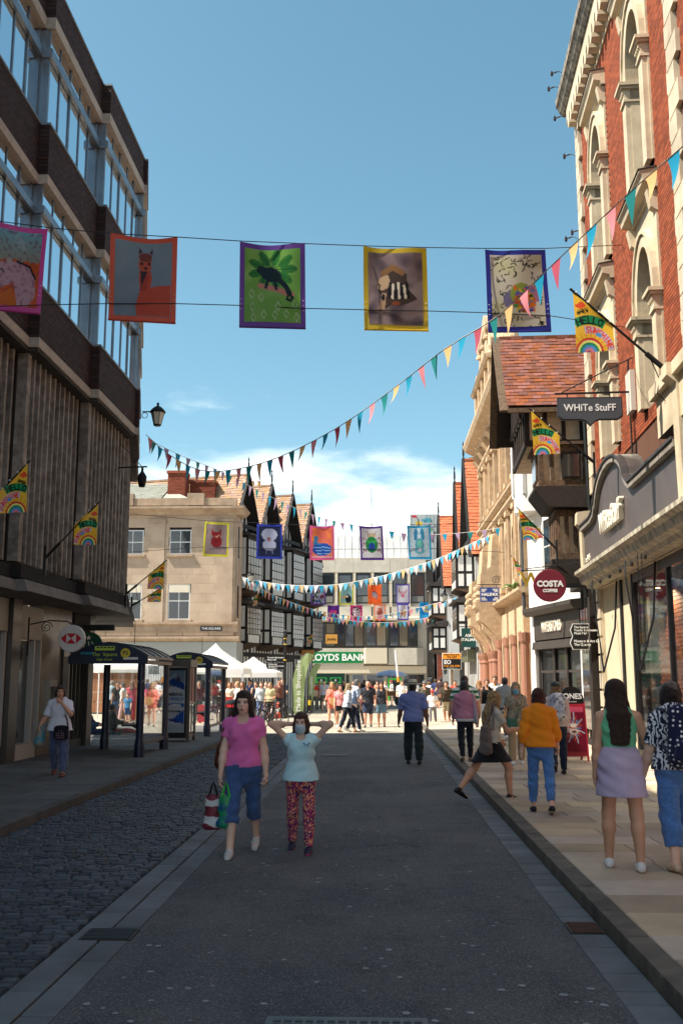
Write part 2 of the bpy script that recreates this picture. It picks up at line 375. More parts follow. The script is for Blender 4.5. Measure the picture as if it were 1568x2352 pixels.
m_fascia = M('canopy_concrete', (134, 131, 126), .9, col2=(104, 101, 97), nscale=3, bump=.5, bscale=90, stain=.4)
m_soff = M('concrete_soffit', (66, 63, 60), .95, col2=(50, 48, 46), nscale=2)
m_wglass = glass_mat('sky_window_glass', (10, 16, 24), .93, .03, wob=.03)
m_dglass = glass_mat('shop_glass', (12, 15, 18), .04, .03, wob=.05, gain=.42)
m_granite = M('polished_granite', (70, 66, 62), .3, col2=(54, 50, 47), nscale=40, spec=.6)
m_white_frame = M('white_metal_frame', (176, 176, 172), .5)
LB = thing('office_building', 'brown brick office block with stepped window bays above a ribbed concrete storey', 'building', (0, 0, 0))
brick_items = []
def lbay(x, y0, y1, ang=0., panes=5, near=True):
    """one stepped bay: front face at x, from y0 to y1 along the street, turned by ang about its start"""
    T = Matrix.Translation((x, y0, 0)) @ Matrix.Rotation(ang, 4, 'Z')      # local: +y along the facade, +x out to the street
    ln = y1 - y0
    def mk(): return MB(T)
    DZ = -.9
    for (zb0, zb1, zt, zbeam0, zbeam1, zs, zbr) in ((15.05, 15.30, 16.03, 14.38, 14.58, 12.90, None), (11.60, 11.80, 12.88, 10.96, 11.12, 9.42, None), (8.17, 8.37, 9.40, None, None, None, None)):
        sp = mk().box(DZ, -.02, .0, ln, zb1, zt - .0).build('spandrel', m_mort, LB)
        if near:
            rows = int((zt - zb1) / .083); bl = .235
            for r_ in range(rows):
                z = zb1 + (r_ + .5) * (zt - zb1) / rows; o = (r_ % 2) * bl / 2
                yy = -o
                while yy < ln:
                    a = max(yy, 0); b = min(yy + bl, ln)
                    if b - a > .05: brick_items.append((T @ Matrix.Translation((-.012, (a + b) / 2, z)), (.024, b - a - .012, (zt - zb1) / rows - .012)))
                    yy += bl
                if near:
                    xx = -.9
                    while xx < -.03: brick_items.append((T @ Matrix.Translation((xx + .11, -.008, z)), (.21, .02, (zt - zb1) / rows - .012))); xx += bl
        mk().box(DZ, .03, -.03, ln + .03, zb0, zb1 - .003).build('stone_band', m_band, LB)
        mk().box(DZ, .035, -.035, ln + .035, zt + .002, zt + .05).build('coping', m_cop, LB)
        if zs is None: continue
        # window strip: frame posts, transom beam, panes
        wn = mk(); wn.box(DZ, -.13, .02, ln - .02, zs + .02, zb0); wn = wn.build('window', m_alud, LB)
        mk().box(-.2, .0, -.05, ln + .06, zbeam0, zbeam1).build('transom_beam', m_alu, LB)
        pw = ln / panes
        for i in range(panes + 1):
            yy = min(max(i * pw, .04), ln - .04); w = .045 if i not in (0, panes) else .09
            mm = mk(); mm.box(-.16, -.072, yy - w / 2, yy + w / 2, zs + .03, zbeam0); mm.box(-.16, -.076, yy - w / 3, yy + w / 3, zbeam1, zb0); mm.build('mullion', m_alu, wn)
        for i in range(panes):
            a, b = i * pw + .04, (i + 1) * pw - .04; off = -.095 - .008 * (i % 2)
            mk().box(off - .02, off, a, b, zs + .05, zbeam0 - .02).build('pane', m_wglass, wn)
            mk().box(off - .02, off, a, b, zbeam1 + .02, zb0 - .02).build('pane', m_wglass, wn)
        mk().box(-.5, -.16, -.012, .02, zs + .02, zb0 - .01).build('bay_cheek', m_alu, wn)
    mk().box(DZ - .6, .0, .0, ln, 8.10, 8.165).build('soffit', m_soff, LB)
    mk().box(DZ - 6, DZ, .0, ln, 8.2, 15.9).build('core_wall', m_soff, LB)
    # ribbed storey: a recessed wall and upright fins
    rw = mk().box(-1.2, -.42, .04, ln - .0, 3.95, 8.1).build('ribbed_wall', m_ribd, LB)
    nf = 11
    for i in range(nf):
        yy = .22 + (ln - .3) * i / (nf - 1) * .985; w = .10 if i else .22
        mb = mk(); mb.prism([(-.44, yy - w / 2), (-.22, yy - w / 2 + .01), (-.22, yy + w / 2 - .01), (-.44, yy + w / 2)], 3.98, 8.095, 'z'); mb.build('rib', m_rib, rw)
    # canopy with a sloped fascia
    mk().prism([(-1.4, 3.62), (-.02, 3.62), (.06, 3.40), (-1.4, 3.40)], .0, ln - .02, 'y').build('canopy_fascia', m_fascia, LB)
    mk().box(-.5, -.1, .0, ln, 3.66, 3.9).build('canopy_gutter', m_ribd, LB)
Y1, PIT = 18.45, 3.55
for i in range(-9, 2):  # bays behind the camera are unseen, carried on to shade the street
    lbay(-6.60 + .19 * i, Y1 + PIT * i, Y1 + PIT * (i + 1), near=(i >= -1))
for j in range(2):
    lbay(-6.33 - j * .76, 25.55 + 3.05 * j, 25.55 + 3.05 * j + 3.0, R(13), near=(j == 0))
brick_items.sort(key=lambda t: abs(t[0].translation.y - 19) + abs(t[0].translation.z - 10) * .3)
pieces('brick', LB, [((0, 0, 0), s, T) for T, s in brick_items], m_bbrick, 'box', 300, restname='brickwork')
# the ground floor: shopfronts set back under the canopy
gx = -7.45
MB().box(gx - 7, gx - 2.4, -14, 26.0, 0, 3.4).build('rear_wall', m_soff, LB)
for i in range(9):
    y0 = 20.3 - 3.55 * i
    MB().box(gx - .25, gx + .07, y0 - .24, y0 + .24, .1, 3.42).build('column', m_granite, LB)
    y1 = y0 - 3.3
    w = MB().box(gx - .3, gx - .05, y1 + .02, y0 - .27, .1, .45).build('shop_window', M('stall_riser', (172, 170, 164), .6), LB)
    MB().box(gx - .22, gx - .02, y1 + .02, y0 - .27, 2.72, 3.38).build('fascia_panel', M('grey_white_panel', (150, 146, 138), .45), w)
    for a, b in ((y1 + .08, y1 + 1.5), (y1 + 1.6, y0 - .33)):
        MB().box(gx - .16, gx - .14, a, b, .47, 2.70).build('pane', m_dglass, w)
    for yy in (y1 + .04, y1 + 1.55, y0 - .3): MB().box(gx - .2, gx - .04, yy - .035, yy + .035, .45, 2.72).build('mullion', m_white_frame, w)
# beyond the near column: window, marble wall with cash machine, then green tinted glass
w = MB().box(gx - .3, gx - .02, 20.56, 22.0, .1, .42).build('shop_window', M('stall_riser'), LB)
MB().box(gx - .22, gx + .03, 20.58, 22.0, 2.60, 3.30).build('fascia_panel', M('grey_white_panel'), w)
for a, b in ((20.62, 21.5), (21.62, 21.94)): MB().box(gx - .12, gx - .10, a, b, .44, 2.58).build('pane', m_dglass, w)
for yy in (20.6, 21.56, 21.97): MB().box(gx - .14, gx + .02, yy - .04, yy + .04, .42, 2.6).build('mullion', m_white_frame, w)
MB().box(gx - .30, gx - .18, 20.62, 21.4, .6, 2.2).build('poster', M('blue_poster', (30, 62, 110), .5), w)
MB().box(gx - .3, gx, 22.02, 24.2, .1, 3.4).build('marble_wall', M('polished_marble', (140, 126, 108), .22, col2=(116, 104, 90), nscale=3, spec=.6), LB)
mk_ = MB().box(gx, gx + .05, 23.5, 23.95, .9, 2.55).build('cash_point_panel', M('black_panel', (26, 26, 28), .4), LB)
MB().box(gx + .05, gx + .056, 23.53, 23.92, 2.3, 2.53).build('panel_label', M('label_white', (206, 204, 200), .5), mk_)
at = MB().box(gx, gx + .08, 22.5, 23.05, .75, 1.75).build('cash_machine', M('brushed_steel', (150, 146, 138), .35, .7), LB)
MB().box(gx + .08, gx + .085, 22.58, 22.97, 1.25, 1.6).build('screen', M('dark_screen', (20, 24, 30), .2), at)
MB().box(gx + .08, gx + .11, 22.6, 22.95, 1.0, 1.14).build('keypad', M('keypad_grey', (96, 96, 98), .5), at)
for i, (a, b) in enumerate(((24.3, 25.55), )):
    w = MB().box(gx - .25, gx - .05, a, b, .1, .3).build('shop_window', m_alud, LB)
    MB().box(gx - .14, gx - .12, a + .03, b - .03, .3, 3.1).build('pane', glass_mat('green_shop_glass', (8, 40, 36), .12), w)
    for k in range(5): MB().box(gx - .16, gx - .06, a + (b - a) * k / 4 - .025, a + (b - a) * k / 4 + .025, .3, 3.1).build('mullion', M('bronze_frame', (70, 68, 60), .4, .6), w)
MB().box(gx - .5, gx + .05, 25.6, 26.05, 0, 3.4).build('corner_pier', m_granite, LB)
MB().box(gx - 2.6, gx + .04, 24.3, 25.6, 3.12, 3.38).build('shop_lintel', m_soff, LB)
# ================================================================ right: orange brick building with cream dressings over the clothes shop
m_obrick = M('orange_brick', (142, 72, 44), .87, var=.3, bump=.4, bscale=70, spec=.25)
m_omort = M('brown_mortar', (96, 62, 44), .95)
m_cream = M('cream_painted_stone', (212, 196, 166), .75, col2=(190, 172, 142), nscale=2.2, bump=.18, bscale=40, stain=.2)
m_cream2 = M('cream_quoin_stone', (210, 196, 170), .78, var=.1, col2=(188, 172, 146), nscale=5, bump=.25, bscale=60, stain=.22)
m_gutter_iron = M('weathered_gutter', (150, 140, 122), .8, col2=(92, 86, 76), nscale=6, namt=1.2, stain=.4)
m_taupe = M('taupe_fascia', (92, 83, 79), .5, col2=(80, 72, 69), nscale=1.2, stain=.12)
m_black = M('black_paint', (22, 22, 24), .4)
m_iron = M('black_ironwork', (26, 26, 28), .55, .3)
RA = -math.atan(.045)
WB = thing('brick_building', 'tall orange brick building with cream quoins and arched windows above the taupe shop fascia', 'building', (4.85, 10, 0), RA)
YA, YB, YEND = 12.35, 8.15, 15.25
def arch(cy, hw, z0, zs, rise, n=12):
    return [(cy - hw, z0), (cy - hw, zs)] + [(cy - hw * math.cos(math.pi * i / n), zs + rise * math.sin(math.pi * i / n)) for i in range(1, n)] + [(cy + hw, zs), (cy + hw, z0)]
# wall behind the bricks, in strips that leave the windows open
wins = [(YA, 6.9, 8.75, 1.15, 10.65), (YB, 6.9, 8.75, 1.15, 10.65), (YA, 11.25, 13.75, 1.15, 15.4), (YB, 11.25, 13.75, 1.15, 15.4)]
mb = MB()
for a, b in ((5.2, YB - .9), (YB + .9, YA - .9), (YA + .9, YEND)): mb.box(.012, .6, a, b, 4.4, 17.2)
for c in (YA, YB):
    for z0, z1 in ((4.4, 6.9), (10.6, 11.25), (15.4, 17.2)): mb.box(.014, .6, c - .9, c + .9, z0, z1)
mb.box(.6, 9, 5.2, YEND, 4.4, 17.3)
wall = mb.build('wall', m_omort, WB)
mb = MB(); mb.box(-.16, .6, -9, 5.2, 4.4, 17.2); mb.box(.6, 9, -9, 5.2, 0, 17.3); mb.build('wall', m_omort, WB)
items = []; bl, bh = .228, .0755
def brick_run(x, ya, yb, za, zb, skip):
    r_ = 0; z = za
    while z < zb - .04:
        y = ya - (r_ % 2) * bl / 2
        while y < yb:
            a, b = max(y, ya), min(y + bl, yb); c = (a + b) / 2
            if b - a > .05 and not any(s[0] < c < s[1] and s[2] < z + .03 < s[3] for s in skip):
                items.append(((x, c, z + bh / 2), (.028, b - a - .011, bh - .011)))
            y += bl
        z += bh; r_ += 1
skip = [(c - .93, c + .93, z0 - .05, zt) for c, z0, zs, rs, zt in wins] + [(YB + .96, YEND, 4.3, 6.6), (5.2, YA, 4.3, 6.55)]
brick_run(.0, 5.95, 14.75, 5.6, 16.4, skip)
brick_run(-.17, 1.2, 4.7, 7.5, 16.4, [])
items.sort(key=lambda t: t[0][1] * 1.0 + abs(t[0][2] - 9) * .6 + (30 if t[0][0] < -.1 else 0))
pieces('brick', WB, items, m_obrick, 'box', 300, restname='brickwork')
# quoins
for (x, yc, sgn, z0) in ((-.03, YEND, -1, 6.4), (-.03, 5.22, 1, 6.9), (-.19, 5.2, -1, 6.9)):
    z = z0; k = 0
    its = []
    while z < 16.4:
        w = .62 if k % 2 else .42; its.append(((x, yc + sgn * w / 2, z + .21), (.13, w, .40))); z += .43; k += 1
    pieces('quoin', WB, its, m_cream2, 'box', 300)
# arched windows with pilasters, capitals and hoods
for c, z0, zs, rise, zt in wins:
    w = MB().prism([(c - .93, z0), (c - .93, zt - .003), (c + .93, zt - .003), (c + .93, z0)][::-1][:0] or ([(c - .93, z0), (c - .93, zt)] + [(c + .93, zt), (c + .93, z0)] + arch(c, .60, z0, zs, rise)[::-1]), -.05, .46, 'x').build('window', m_cream, WB)
    a1 = arch(c, .84, zs - .05, zs, rise + .24); a0 = arch(c, .605, zs - .05, zs, rise + .01)
    MB().prism(a1 + a0[::-1], -.13, -.04, 'x').build('archivolt', m_cream, w)
    a1 = arch(c, .92, zs - .05, zs, rise + .33); a0 = arch(c, .845, zs - .05, zs, rise + .25)
    MB().prism(a1 + a0[::-1], -.17, -.04, 'x').build('hood_mould', m_cream, w)
    for s in (-1, 1):
        yy = c + s * .76
        MB().box(-.15, .30, yy - .15, yy + .15, z0, zs - .42).build('pilaster', m_cream, w)
        mb = MB(); mb.box(-.19, .32, yy - .18, yy + .18, zs - .42, zs - .37); mb.box(-.17, .31, yy - .16, yy + .16, zs - .37, zs - .14); mb.box(-.24, .34, yy - .21, yy + .21, zs - .14, zs - .09); mb.box(-.28, .36, yy - .25, yy + .25, zs - .088, zs - .02)
        for k in range(4): mb.box(-.21, -.165, yy - .15 + k * .085, yy - .11 + k * .085, zs - .24, zs - .15)
        mb.build('capital', m_cream, w)
    MB().box(.44, .46, c - .6, c + .6, z0, zs + rise).build('pane', glass_mat('upper_window_glass', (40, 42, 42), .12), w)
    MB().box(.38, .44, c - .03, c + .03, z0, zs + rise).build('mullion', m_cream, w)
    mb = MB(); mb.prism([(0., zt), (-.10, zt), (-.12, zt + .08), (-.27, zt + .12), (-.29, zt + .23), (-.34, zt + .28), (-.34, zt + .32), (0., zt + .37)], c - 1.02, c + 1.02, 'y')
    mb.build('hood', m_cream, w)
    mb = MB(); mb.prism([(.0, zt + .375), (-.36, zt + .325), (-.36, zt + .34), (.0, zt + .41)], c - 1.04, c + 1.04, 'y'); mb.build('hood_lead', M('dark_lead', (70, 62, 54), .8, stain=.4), w)
    for s in (-1, 1): MB().prism([(0, zt - .45), (-.14, zt - .35), (-.2, zt - .02), (0, zt - .02)], c + s * .86 - .09, c + s * .86 + .09, 'y').build('console', m_cream, w)
# corbel table and gutter
cor = MB(); pitch = .40
cor.prism([(0, 0), (.10, -.08), (.14, -.08), (.24, 0), (.24, .12), (.27, .24), (.32, .30), (.37, .24), (.40, .12), (.40, .62), (0, .62)][::1], -.30, -.0, 'x')
cm = cor.mesh('corbel', m_cream)
fr = MB().box(-.05, .3, 5.2, YEND, 16.35, 17.3).build('frieze', m_cream, WB)
y = 5.2
while y < YEND - .2: obj('corbel', cm, fr, (0, y, 16.52)); y += pitch
MB().prism([(.0, 17.14), (-.34, 17.14), (-.38, 17.2), (-.42, 17.24), (-.48, 17.38), (-.52, 17.4), (-.52, 17.62), (0, 17.7)], -9, YEND + .35, 'y').build('cornice_gutter', m_gutter_iron, WB)
MB().prism([(-.16, 16.3), (-.5, 16.5), (-.5, 17.1), (-.16, 17.1)], -9, 5.2, 'y').build('frieze', m_cream, WB)
# shop front: lintel, fascia with an arched head, pilasters
LX = -.36
ap = [(14.75, 4.47), (14.75, 5.55), (13.35, 5.55), (12.95, 5.62), (12.72, 5.86)] + [(10.95 + 1.75 * math.cos(R(8 + 164 * i / 14)) * 1.0, 5.62 + .80 * math.sin(R(8 + 164 * i / 14))) for i in range(15)] + [(9.0, 5.60), (8.85, 5.52), (5.35, 5.52), (5.35, 4.47)]
MB().prism(ap, LX, .0, 'x').build('sign_fascia', m_taupe, WB)
def rim(p, off, th, x0, x1, name, mat):
    c = (10, 4.9); q = []
    inner = [Vector((a, b)) for a, b in p]; out = []
    for i, v in enumerate(inner):
        pv = inner[max(i - 1, 0)]; nx = inner[min(i + 1, len(inner) - 1)]; t_ = (nx - pv).normalized(); out.append(v + Vector((-t_.y, t_.x)) * -off)
    mb = MB()
    for i in range(len(inner) - 1):
        mb.add([(x0, *inner[i]), (x0, *inner[i + 1]), (x0, *out[i + 1]), (x0, *out[i]), (x1, *inner[i]), (x1, *inner[i + 1]), (x1, *out[i + 1]), (x1, *out[i])],
               [(0, 1, 2, 3), (7, 6, 5, 4), (0, 4, 5, 1), (3, 2, 6, 7), (0, 3, 7, 4), (1, 5, 6, 2)])
    return mb.build(name, mat, WB)
rim(ap[1:-1], -.16, 0, LX - .10, .0, 'fascia_coping', M('grey_stone_coping', (158, 150, 138), .85, col2=(120, 112, 102), nscale=4, stain=.4))
rim(ap[1:-1], -.045, 0, LX - .13, LX + .02, 'fascia_moulding', M('dark_moulding', (58, 54, 54), .5))
inn = [(13.2, 5.30), (12.75, 5.40)] + [(10.95 + 1.5 * math.cos(R(10 + 160 * i / 12)), 5.5 + .68 * math.sin(R(10 + 160 * i / 12))) for i in range(13)]
MB().prism([(-.05, 3.98), (-.3, 3.98), (-.34, 4.06), (-.46, 4.12), (-.5, 4.26), (-.6, 4.32), (-.6, 4.40), (-.42, 4.46), (-.05, 4.46)], -6, 14.95, 'y').build('shop_cornice', M('aged_cream_paint', (206, 196, 172), .6, col2=(150, 140, 120), nscale=5, namt=1, stain=.25), WB)
MB().box(-.04, 2.5, -6, 14.9, 3.96, 3.99).build('shop_ceiling', m_cream, WB)
cs = thing('x', 'x', 'x') if False else None
text('WhiteStuff', .62, M('ivory_letters', (226, 216, 196), .6), WB, (LX - .06, 10.9, 5.12), (R(90), 0, R(-90)), ext=.05, bold=.012, sx=.86)
text('no.14-15', .24, M('ivory_letters'), WB, (LX - .012, 14.25, 4.66), (R(90), 0, R(-90)), ext=.006, sx=.8)
# bracketed stone pier at the right of the fascia
MB().prism([(-.5, 6.35), (-.58, 6.42), (-.58, 6.62), (-.05, 6.62), (-.05, 4.47), (-.42, 4.47), (-.44, 6.3)], 5.0, 5.34, 'y').build('console_pier', m_cream, WB)
MB().box(-.5, -.02, 2.5, 6.6, 6.42, 6.62).build('stone_ledge', m_cream, WB)
MB().box(-.4, -.02, 2.5, 6.5, 5.75, 6.42).build('stone_parapet', m_cream, WB)
MB().prism([(-.42, 5.5), (-.52, 5.6), (-.5, 5.9), (-.05, 5.95), (-.05, 4.1), (-.4, 4.1)], 14.78, 15.15, 'y').build('console_pier', m_cream, WB)
# pilaster with bands, cream wall, black frames, glass with brick inside
p = MB().box(.02, .5, 14.85, 15.35, .1, 4.1).build('shop_pilaster', m_cream, WB)
for k in range(9): MB().box(-.03, .02, 14.87, 15.33, .25 + k * .43, .62 + k * .43).build('rusticated_block', m_cream2, p)
MB().box(.06, .4, 12.55, 14.84, .1, 3.97).build('render_wall', M('cream_render', (214, 198, 166), .8, col2=(200, 184, 152), nscale=1.5, bump=.1, stain=.08), WB)
MB().box(.03, .06, 12.6, 14.8, .1, .32).build('plinth', M('plinth_black', (40, 38, 36), .6), WB)
for a, b, z1 in ((12.38, 12.54, 3.97), (11.18, 11.32, 3.97)): MB().box(-.0, .3, a, b, .1, z1).build('door_frame', m_black, WB)
MB().box(.05, .3, 11.33, 12.37, .1, 3.97).build('render_wall', M('cream_render'), WB)
w = MB().box(.0, .2, 2.0, 11.17, .1, .35).build('shop_window', M('black_paint'), WB)
for a, b in ((8.3, 11.1), (5.3, 8.2), (2.1, 5.2)):
    MB().box(.06, .075, a, b, .36, 3.75).build('pane', glass_mat('clear_shop_glass', (10, 10, 10), .0, clear=.97, gain=.28), w)
    MB().box(.02, .12, b, b + .08, .35, 3.97).build('mullion', m_black, w)
MB().box(.02, .12, 2.0, 11.17, 3.76, 3.95).build('window_head', m_black, w)
its = []
for r_ in range(46):
    z = .15 + r_ * .08; y = 2.2 - (r_ % 2) * .12
    while y < 11: its.append(((.50, y + .115, z + .035), (.03, .225, .068))); y += .238
ib = MB().box(.51, .7, 2, 11.0, .1, 3.96).build('inner_wall', M('brown_mortar'), WB)
pieces('inner_brick', WB, its, M('interior_brick', (128, 66, 40), .85, var=.4, bump=.4, bscale=60), 'box', 120, restname='inner_brickwork')
sp = MB().lathe([(.0, 0), (.05, 0), (.06, .14), (.03, .18), (0, .18)], 10, (.25, 9.9, 3.55)).build('spotlight', M('grey_lamp', (90, 88, 84), .4), WB)
# awning arms and chains under the cornice
for yy in (12.7, 8.9):
    MB().tube([(-.5, yy + .35, 4.02), (-.52, yy + .25, 3.7), (-.42, yy + .1, 2.6), (-.38, yy + .02, 1.95)], [.018, .018, .016, .022], 8).build('awning_arm', m_iron, WB)
    MB().tube([(-.38, yy, 1.92), (-.1, yy - .05, 2.9), (-.02, yy - .05, 3.95)], .022, 8).build('awning_arm', m_iron, WB)
for yy in (14.6, 8.1):
    for dx in (0, .07):
        mb = MB()
        for k in range(30): mb.tube([(-.5 + dx + .012 * math.cos(a) * (1 if k % 2 else .2), yy + .012 * math.cos(a) * (.2 if k % 2 else 1), 4.0 - k * .055 + .03 * math.sin(a)) for a in [i * math.pi / 3 for i in range(7)]], .006, 4, False)
        mb.build('chain', m_iron, WB)
for k in range(6): MB().lathe([(0, -.05), (.035, -.02), (.03, .03), (0, .05)], 8, (-.42, 13.6 - k * 1.15, 3.92)).build('bulb', M('dark_bulb', (40, 36, 30), .3), WB)
MB().box(-.12, -.02, 9.75, 10.2, 7.15, 8.0).build('alarm_box', M('alarm_white', (206, 200, 184), .5), WB)
MB().tube([(-.03, 10.3, 8.4), (-.03, 10.3, 6.3)], .02, 6).build('conduit', m_iron, WB)
MB().lathe([(0, 0), (.045, 0)], 10, (.25, 9.9, 3.545)).build('spotlight_lens', M('warm_lamp', (255, 214, 150), .4, emit=12), WB)
pl = bpy.data.lights.new('shop_spotlight', 'SPOT'); pl.energy = 90; pl.color = (1, .78, .52); pl.spot_size = R(110); pl.shadow_soft_size = .05
plo = bpy.data.objects.new('shop_spotlight', pl); COL.objects.link(plo); plo.parent = WB; plo.location = (.25, 9.9, 3.5); plo.rotation_euler = (R(-20), R(-25), 0)
# ================================================================ right: jettied timber house, tiled gable to the street
m_timber = M('weathered_timber', (112, 88, 66), .88, var=.25, col2=(74, 58, 44), nscale=14, namt=1, bump=.6, bscale=50)
m_timber_dk = M('dark_timber', (50, 40, 33), .85, var=.25, col2=(32, 26, 22), nscale=9, bump=.5, bscale=40)
m_plaster = M('aged_plaster', (212, 192, 160), .9, col2=(184, 160, 130), nscale=5, stain=.2)
m_tile = M('red_clay_tile', (124, 72, 53), .88, var=.3, hue=.01, bump=.4, bscale=40)
m_leaded = glass_mat('leaded_glass', (18, 20, 22), .06, .08, wob=.2, gain=.5)
MB_ = MB
TH = thing('timber_house', 'dark jettied timber house with mossy red tiled gable beside the brick building', 'building', (5.57, 25.7, 0), RA)
def roof_tiles(parent, P, U, V, w, h, mat, tw=.24, th=.16, limit=300, mtx=None, key=None, jit=.012, name='roof_tile'):
    """P corner at the eave, U along the eave, V up the slope (unit vectors)"""
    P = Vector(P); U = Vector(U).normalized(); V = Vector(V).normalized(); Nn = U.cross(V).normalized()
    if Nn.z < 0: Nn = -Nn
    its = []; rows = int(h / th)
    for r_ in range(rows):
        x = -(r_ % 2) * tw / 2
        while x < w:
            a, b = max(x, 0), min(x + tw, w)
            if b - a > .05:
                c = P + U * ((a + b) / 2) + V * ((r_ + .5) * th) + Nn * (.018 + random.uniform(0, jit))
                tilt = .09
                V2 = (V * math.cos(tilt) - Nn * math.sin(tilt)); N2 = U.cross(V2).normalized()
                Rm = Matrix((U, V2, N2 if N2.z > 0 else -N2)).transposed().to_4x4()
                its.append((c, (b - a - .006, th * 1.16, .022), Rm))
            x += tw
    if key: its.sort(key=key)
    pieces(name, parent, its, mat, 'box', limit, mtx, restname=name + 's')
gx0 = -1.72                       # gable face
ya, yb, ze, zr = .25, 3.95, 9.2, 11.5; ym = (ya + yb) / 2
sl = Vector((0, ym - ya + .25, zr - ze + .3)); ln = sl.length
r = MB().prism([(ya - .25, ze - .3), (ym, zr), (yb + .25, ze - .3), (yb + .25, ze - .42), (ym, zr - .14), (ya - .25, ze - .42)], gx0 - .35, 7, 'x').build('roof', m_timber_dk, TH)
roof_tiles(r, (gx0 - .38, ya - .27, ze - .28), (1, 0, 0), sl, 4.4, ln, m_tile, .235, .155, 300)
pieces('ridge_tile', r, [((gx0 - .2 + .33 * k, ym, zr + .03), (.32, .2, .1)) for k in range(14)], m_tile, 'box')
for s, (yy, ) in ((-1, (ya - .3,)), (1, (yb + .3,))):
    MB().bar((gx0 - .42, ym, zr + .06), (gx0 - .42, yy, ze - .42), .07, .3, up=(1, 0, 0)).build('bargeboard', M('silvered_timber', (112, 92, 72), .85, col2=(74, 58, 44), nscale=12, bump=.5), TH)
MB().bar((gx0 - .36, ya - .28, ze - .4), (5.5, ya - .28, ze - .4), .1, .12).build('eaves_board', M('silvered_timber'), TH)
MB().prism([(ya, ze - .35), (ym, zr - .25), (yb, ze - .35)], gx0 + .1, gx0 + .3, 'x').build('gable_wall', m_plaster, TH)
for k in range(7):
    yy = ya + .3 + k * .52; h = (1 - abs(yy - ym) / (ym - ya)) * (zr - ze - .1)
    MB().box(gx0 + .02, gx0 + .1, yy - .07, yy + .07, ze - .35, ze - .3 + h).build('stud', m_timber_dk, TH)
# storeys: x of the face, z0, z1
def storey(x, y0, y1, z0, z1, depth=3, studs_side=5, studs_front=7, taper=0., mat=None):
    w = MB().box(x + .05, x + depth, y0 + .05, y1, z0, z1).build('wall', m_plaster, TH)
    mt = mat or m_timber
    for z in (z0, z1 - .16): 
        MB().box(x - .02, x + depth, y0 - .02, y0 + .06, z, z + .16).build('rail', mt, w); MB().box(x - .03, x + .06, y0 - .025, y1, z + .002, z + .158).build('rail', mt, w)
    for k in range(studs_side):
        xx = x + .06 + (depth - 1.3) * k / max(studs_side - 1, 1); MB().box(xx - .05, xx + .05, y0 - .01, y0 + .06, z0 + .16, z1 - .16).build('stud', mt, w)
    for k in range(studs_front):
        yy = y0 + .08 + (y1 - y0 - .16) * k / (studs_front - 1); MB().box(x - .012, x + .06, yy - .07, yy + .07, z0 + .16, z1 - .16).build('stud', mt, w)
    return w
storey(gx0 + .12, ya + .05, yb, 7.9, 9.0, 3.2, 5, 7, mat=m_timber_dk)
w = storey(gx0 + .42, .05, 1.55, 6.75, 7.85, 2.7, 6, 4)
MB().prism([(gx0 + .28, 6.74), (gx0 + .28, 6.66), (gx0 + .62, 6.2), (gx0 + 2.2, 6.15), (gx0 + 2.2, 6.74)], -.08, 1.65, 'y').build('oriel_base', m_timber_dk, TH)
MB().box(gx0 + .3, 1.2, -.1, 1.7, 7.85, 7.93).build('oriel_cornice', m_timber, TH)
wn = MB().box(gx0 + .37, gx0 + .41, .35, 1.25, 6.95, 7.65).build('window', m_timber, TH); MB().box(gx0 + .36, gx0 + .37, .4, 1.2, 7.0, 7.6).build('pane', m_leaded, wn)
wn = MB().box(gx0 + 1.0, gx0 + 1.5, -.01, .03, 6.95, 7.65).build('window', m_timber_dk, TH); MB().box(gx0 + 1.05, gx0 + 1.45, -.02, -.01, 7.0, 7.6).build('pane', m_leaded, wn)
storey(-.9, .2, 1.5, 4.85, 6.15, 2.4, 6, 4)
MB().prism([(-1.05, 4.84), (-1.05, 4.7), (-.5, 4.35), (1.2, 4.3), (1.2, 4.84)], .1, 1.6, 'y').build('jetty_bracket', m_timber_dk, TH)
MB().prism([(-.9, 4.7), (-.25, 4.28), (-.25, 3.6), (.0, 3.6), (.0, 4.7)], .12, .32, 'y').build('jetty_bracket', m_timber_dk, TH)
storey(-.12, .1, 1.6, .1, 4.3, 1.5, 3, 3, mat=m_timber_dk)
MB().box(-.2, .2, -.28, .12, .1, 4.5).build('corner_post', m_timber_dk, TH)
MB().box(-.16, -.13, .3, 1.5, .5, 3.6).build('shop_glass', m_dglass, TH)
MB().tube([(gx0 + 1.6, -.12, 9), (gx0 + 1.65, -.12, 6.2), (gx0 + 1.75, -.1, 4.8)], .05, 8).build('downpipe', M('green_black_pipe', (30, 36, 34), .5), TH)
MB().prism([(5.0 - 5.2, 9.0), (.4, 8.85), (.75, 9.5)], -.12, -.08, 'y').build('lead_flashing', M('lead_grey', (120, 118, 112), .6), TH)
MB().box(-.05, 3, 1.6, yb, 4.3, 9.0).build('rear_wall', m_timber_dk, TH)
# ================================================================ right: white building with the bookshop, and the ornate sandstone bank
m_white = M('white_stucco', (226, 224, 218), .75, col2=(212, 208, 200), nscale=2, stain=.06)
m_dkshop = M('brown_grey_shopfront', (70, 62, 56), .5, col2=(60, 54, 48), nscale=2)
VA = math.atan(.17)
VB = thing('white_building', 'white stucco building with a curved bay over a brown bookshop front', 'building', (6.15, 30.0, 0), VA)
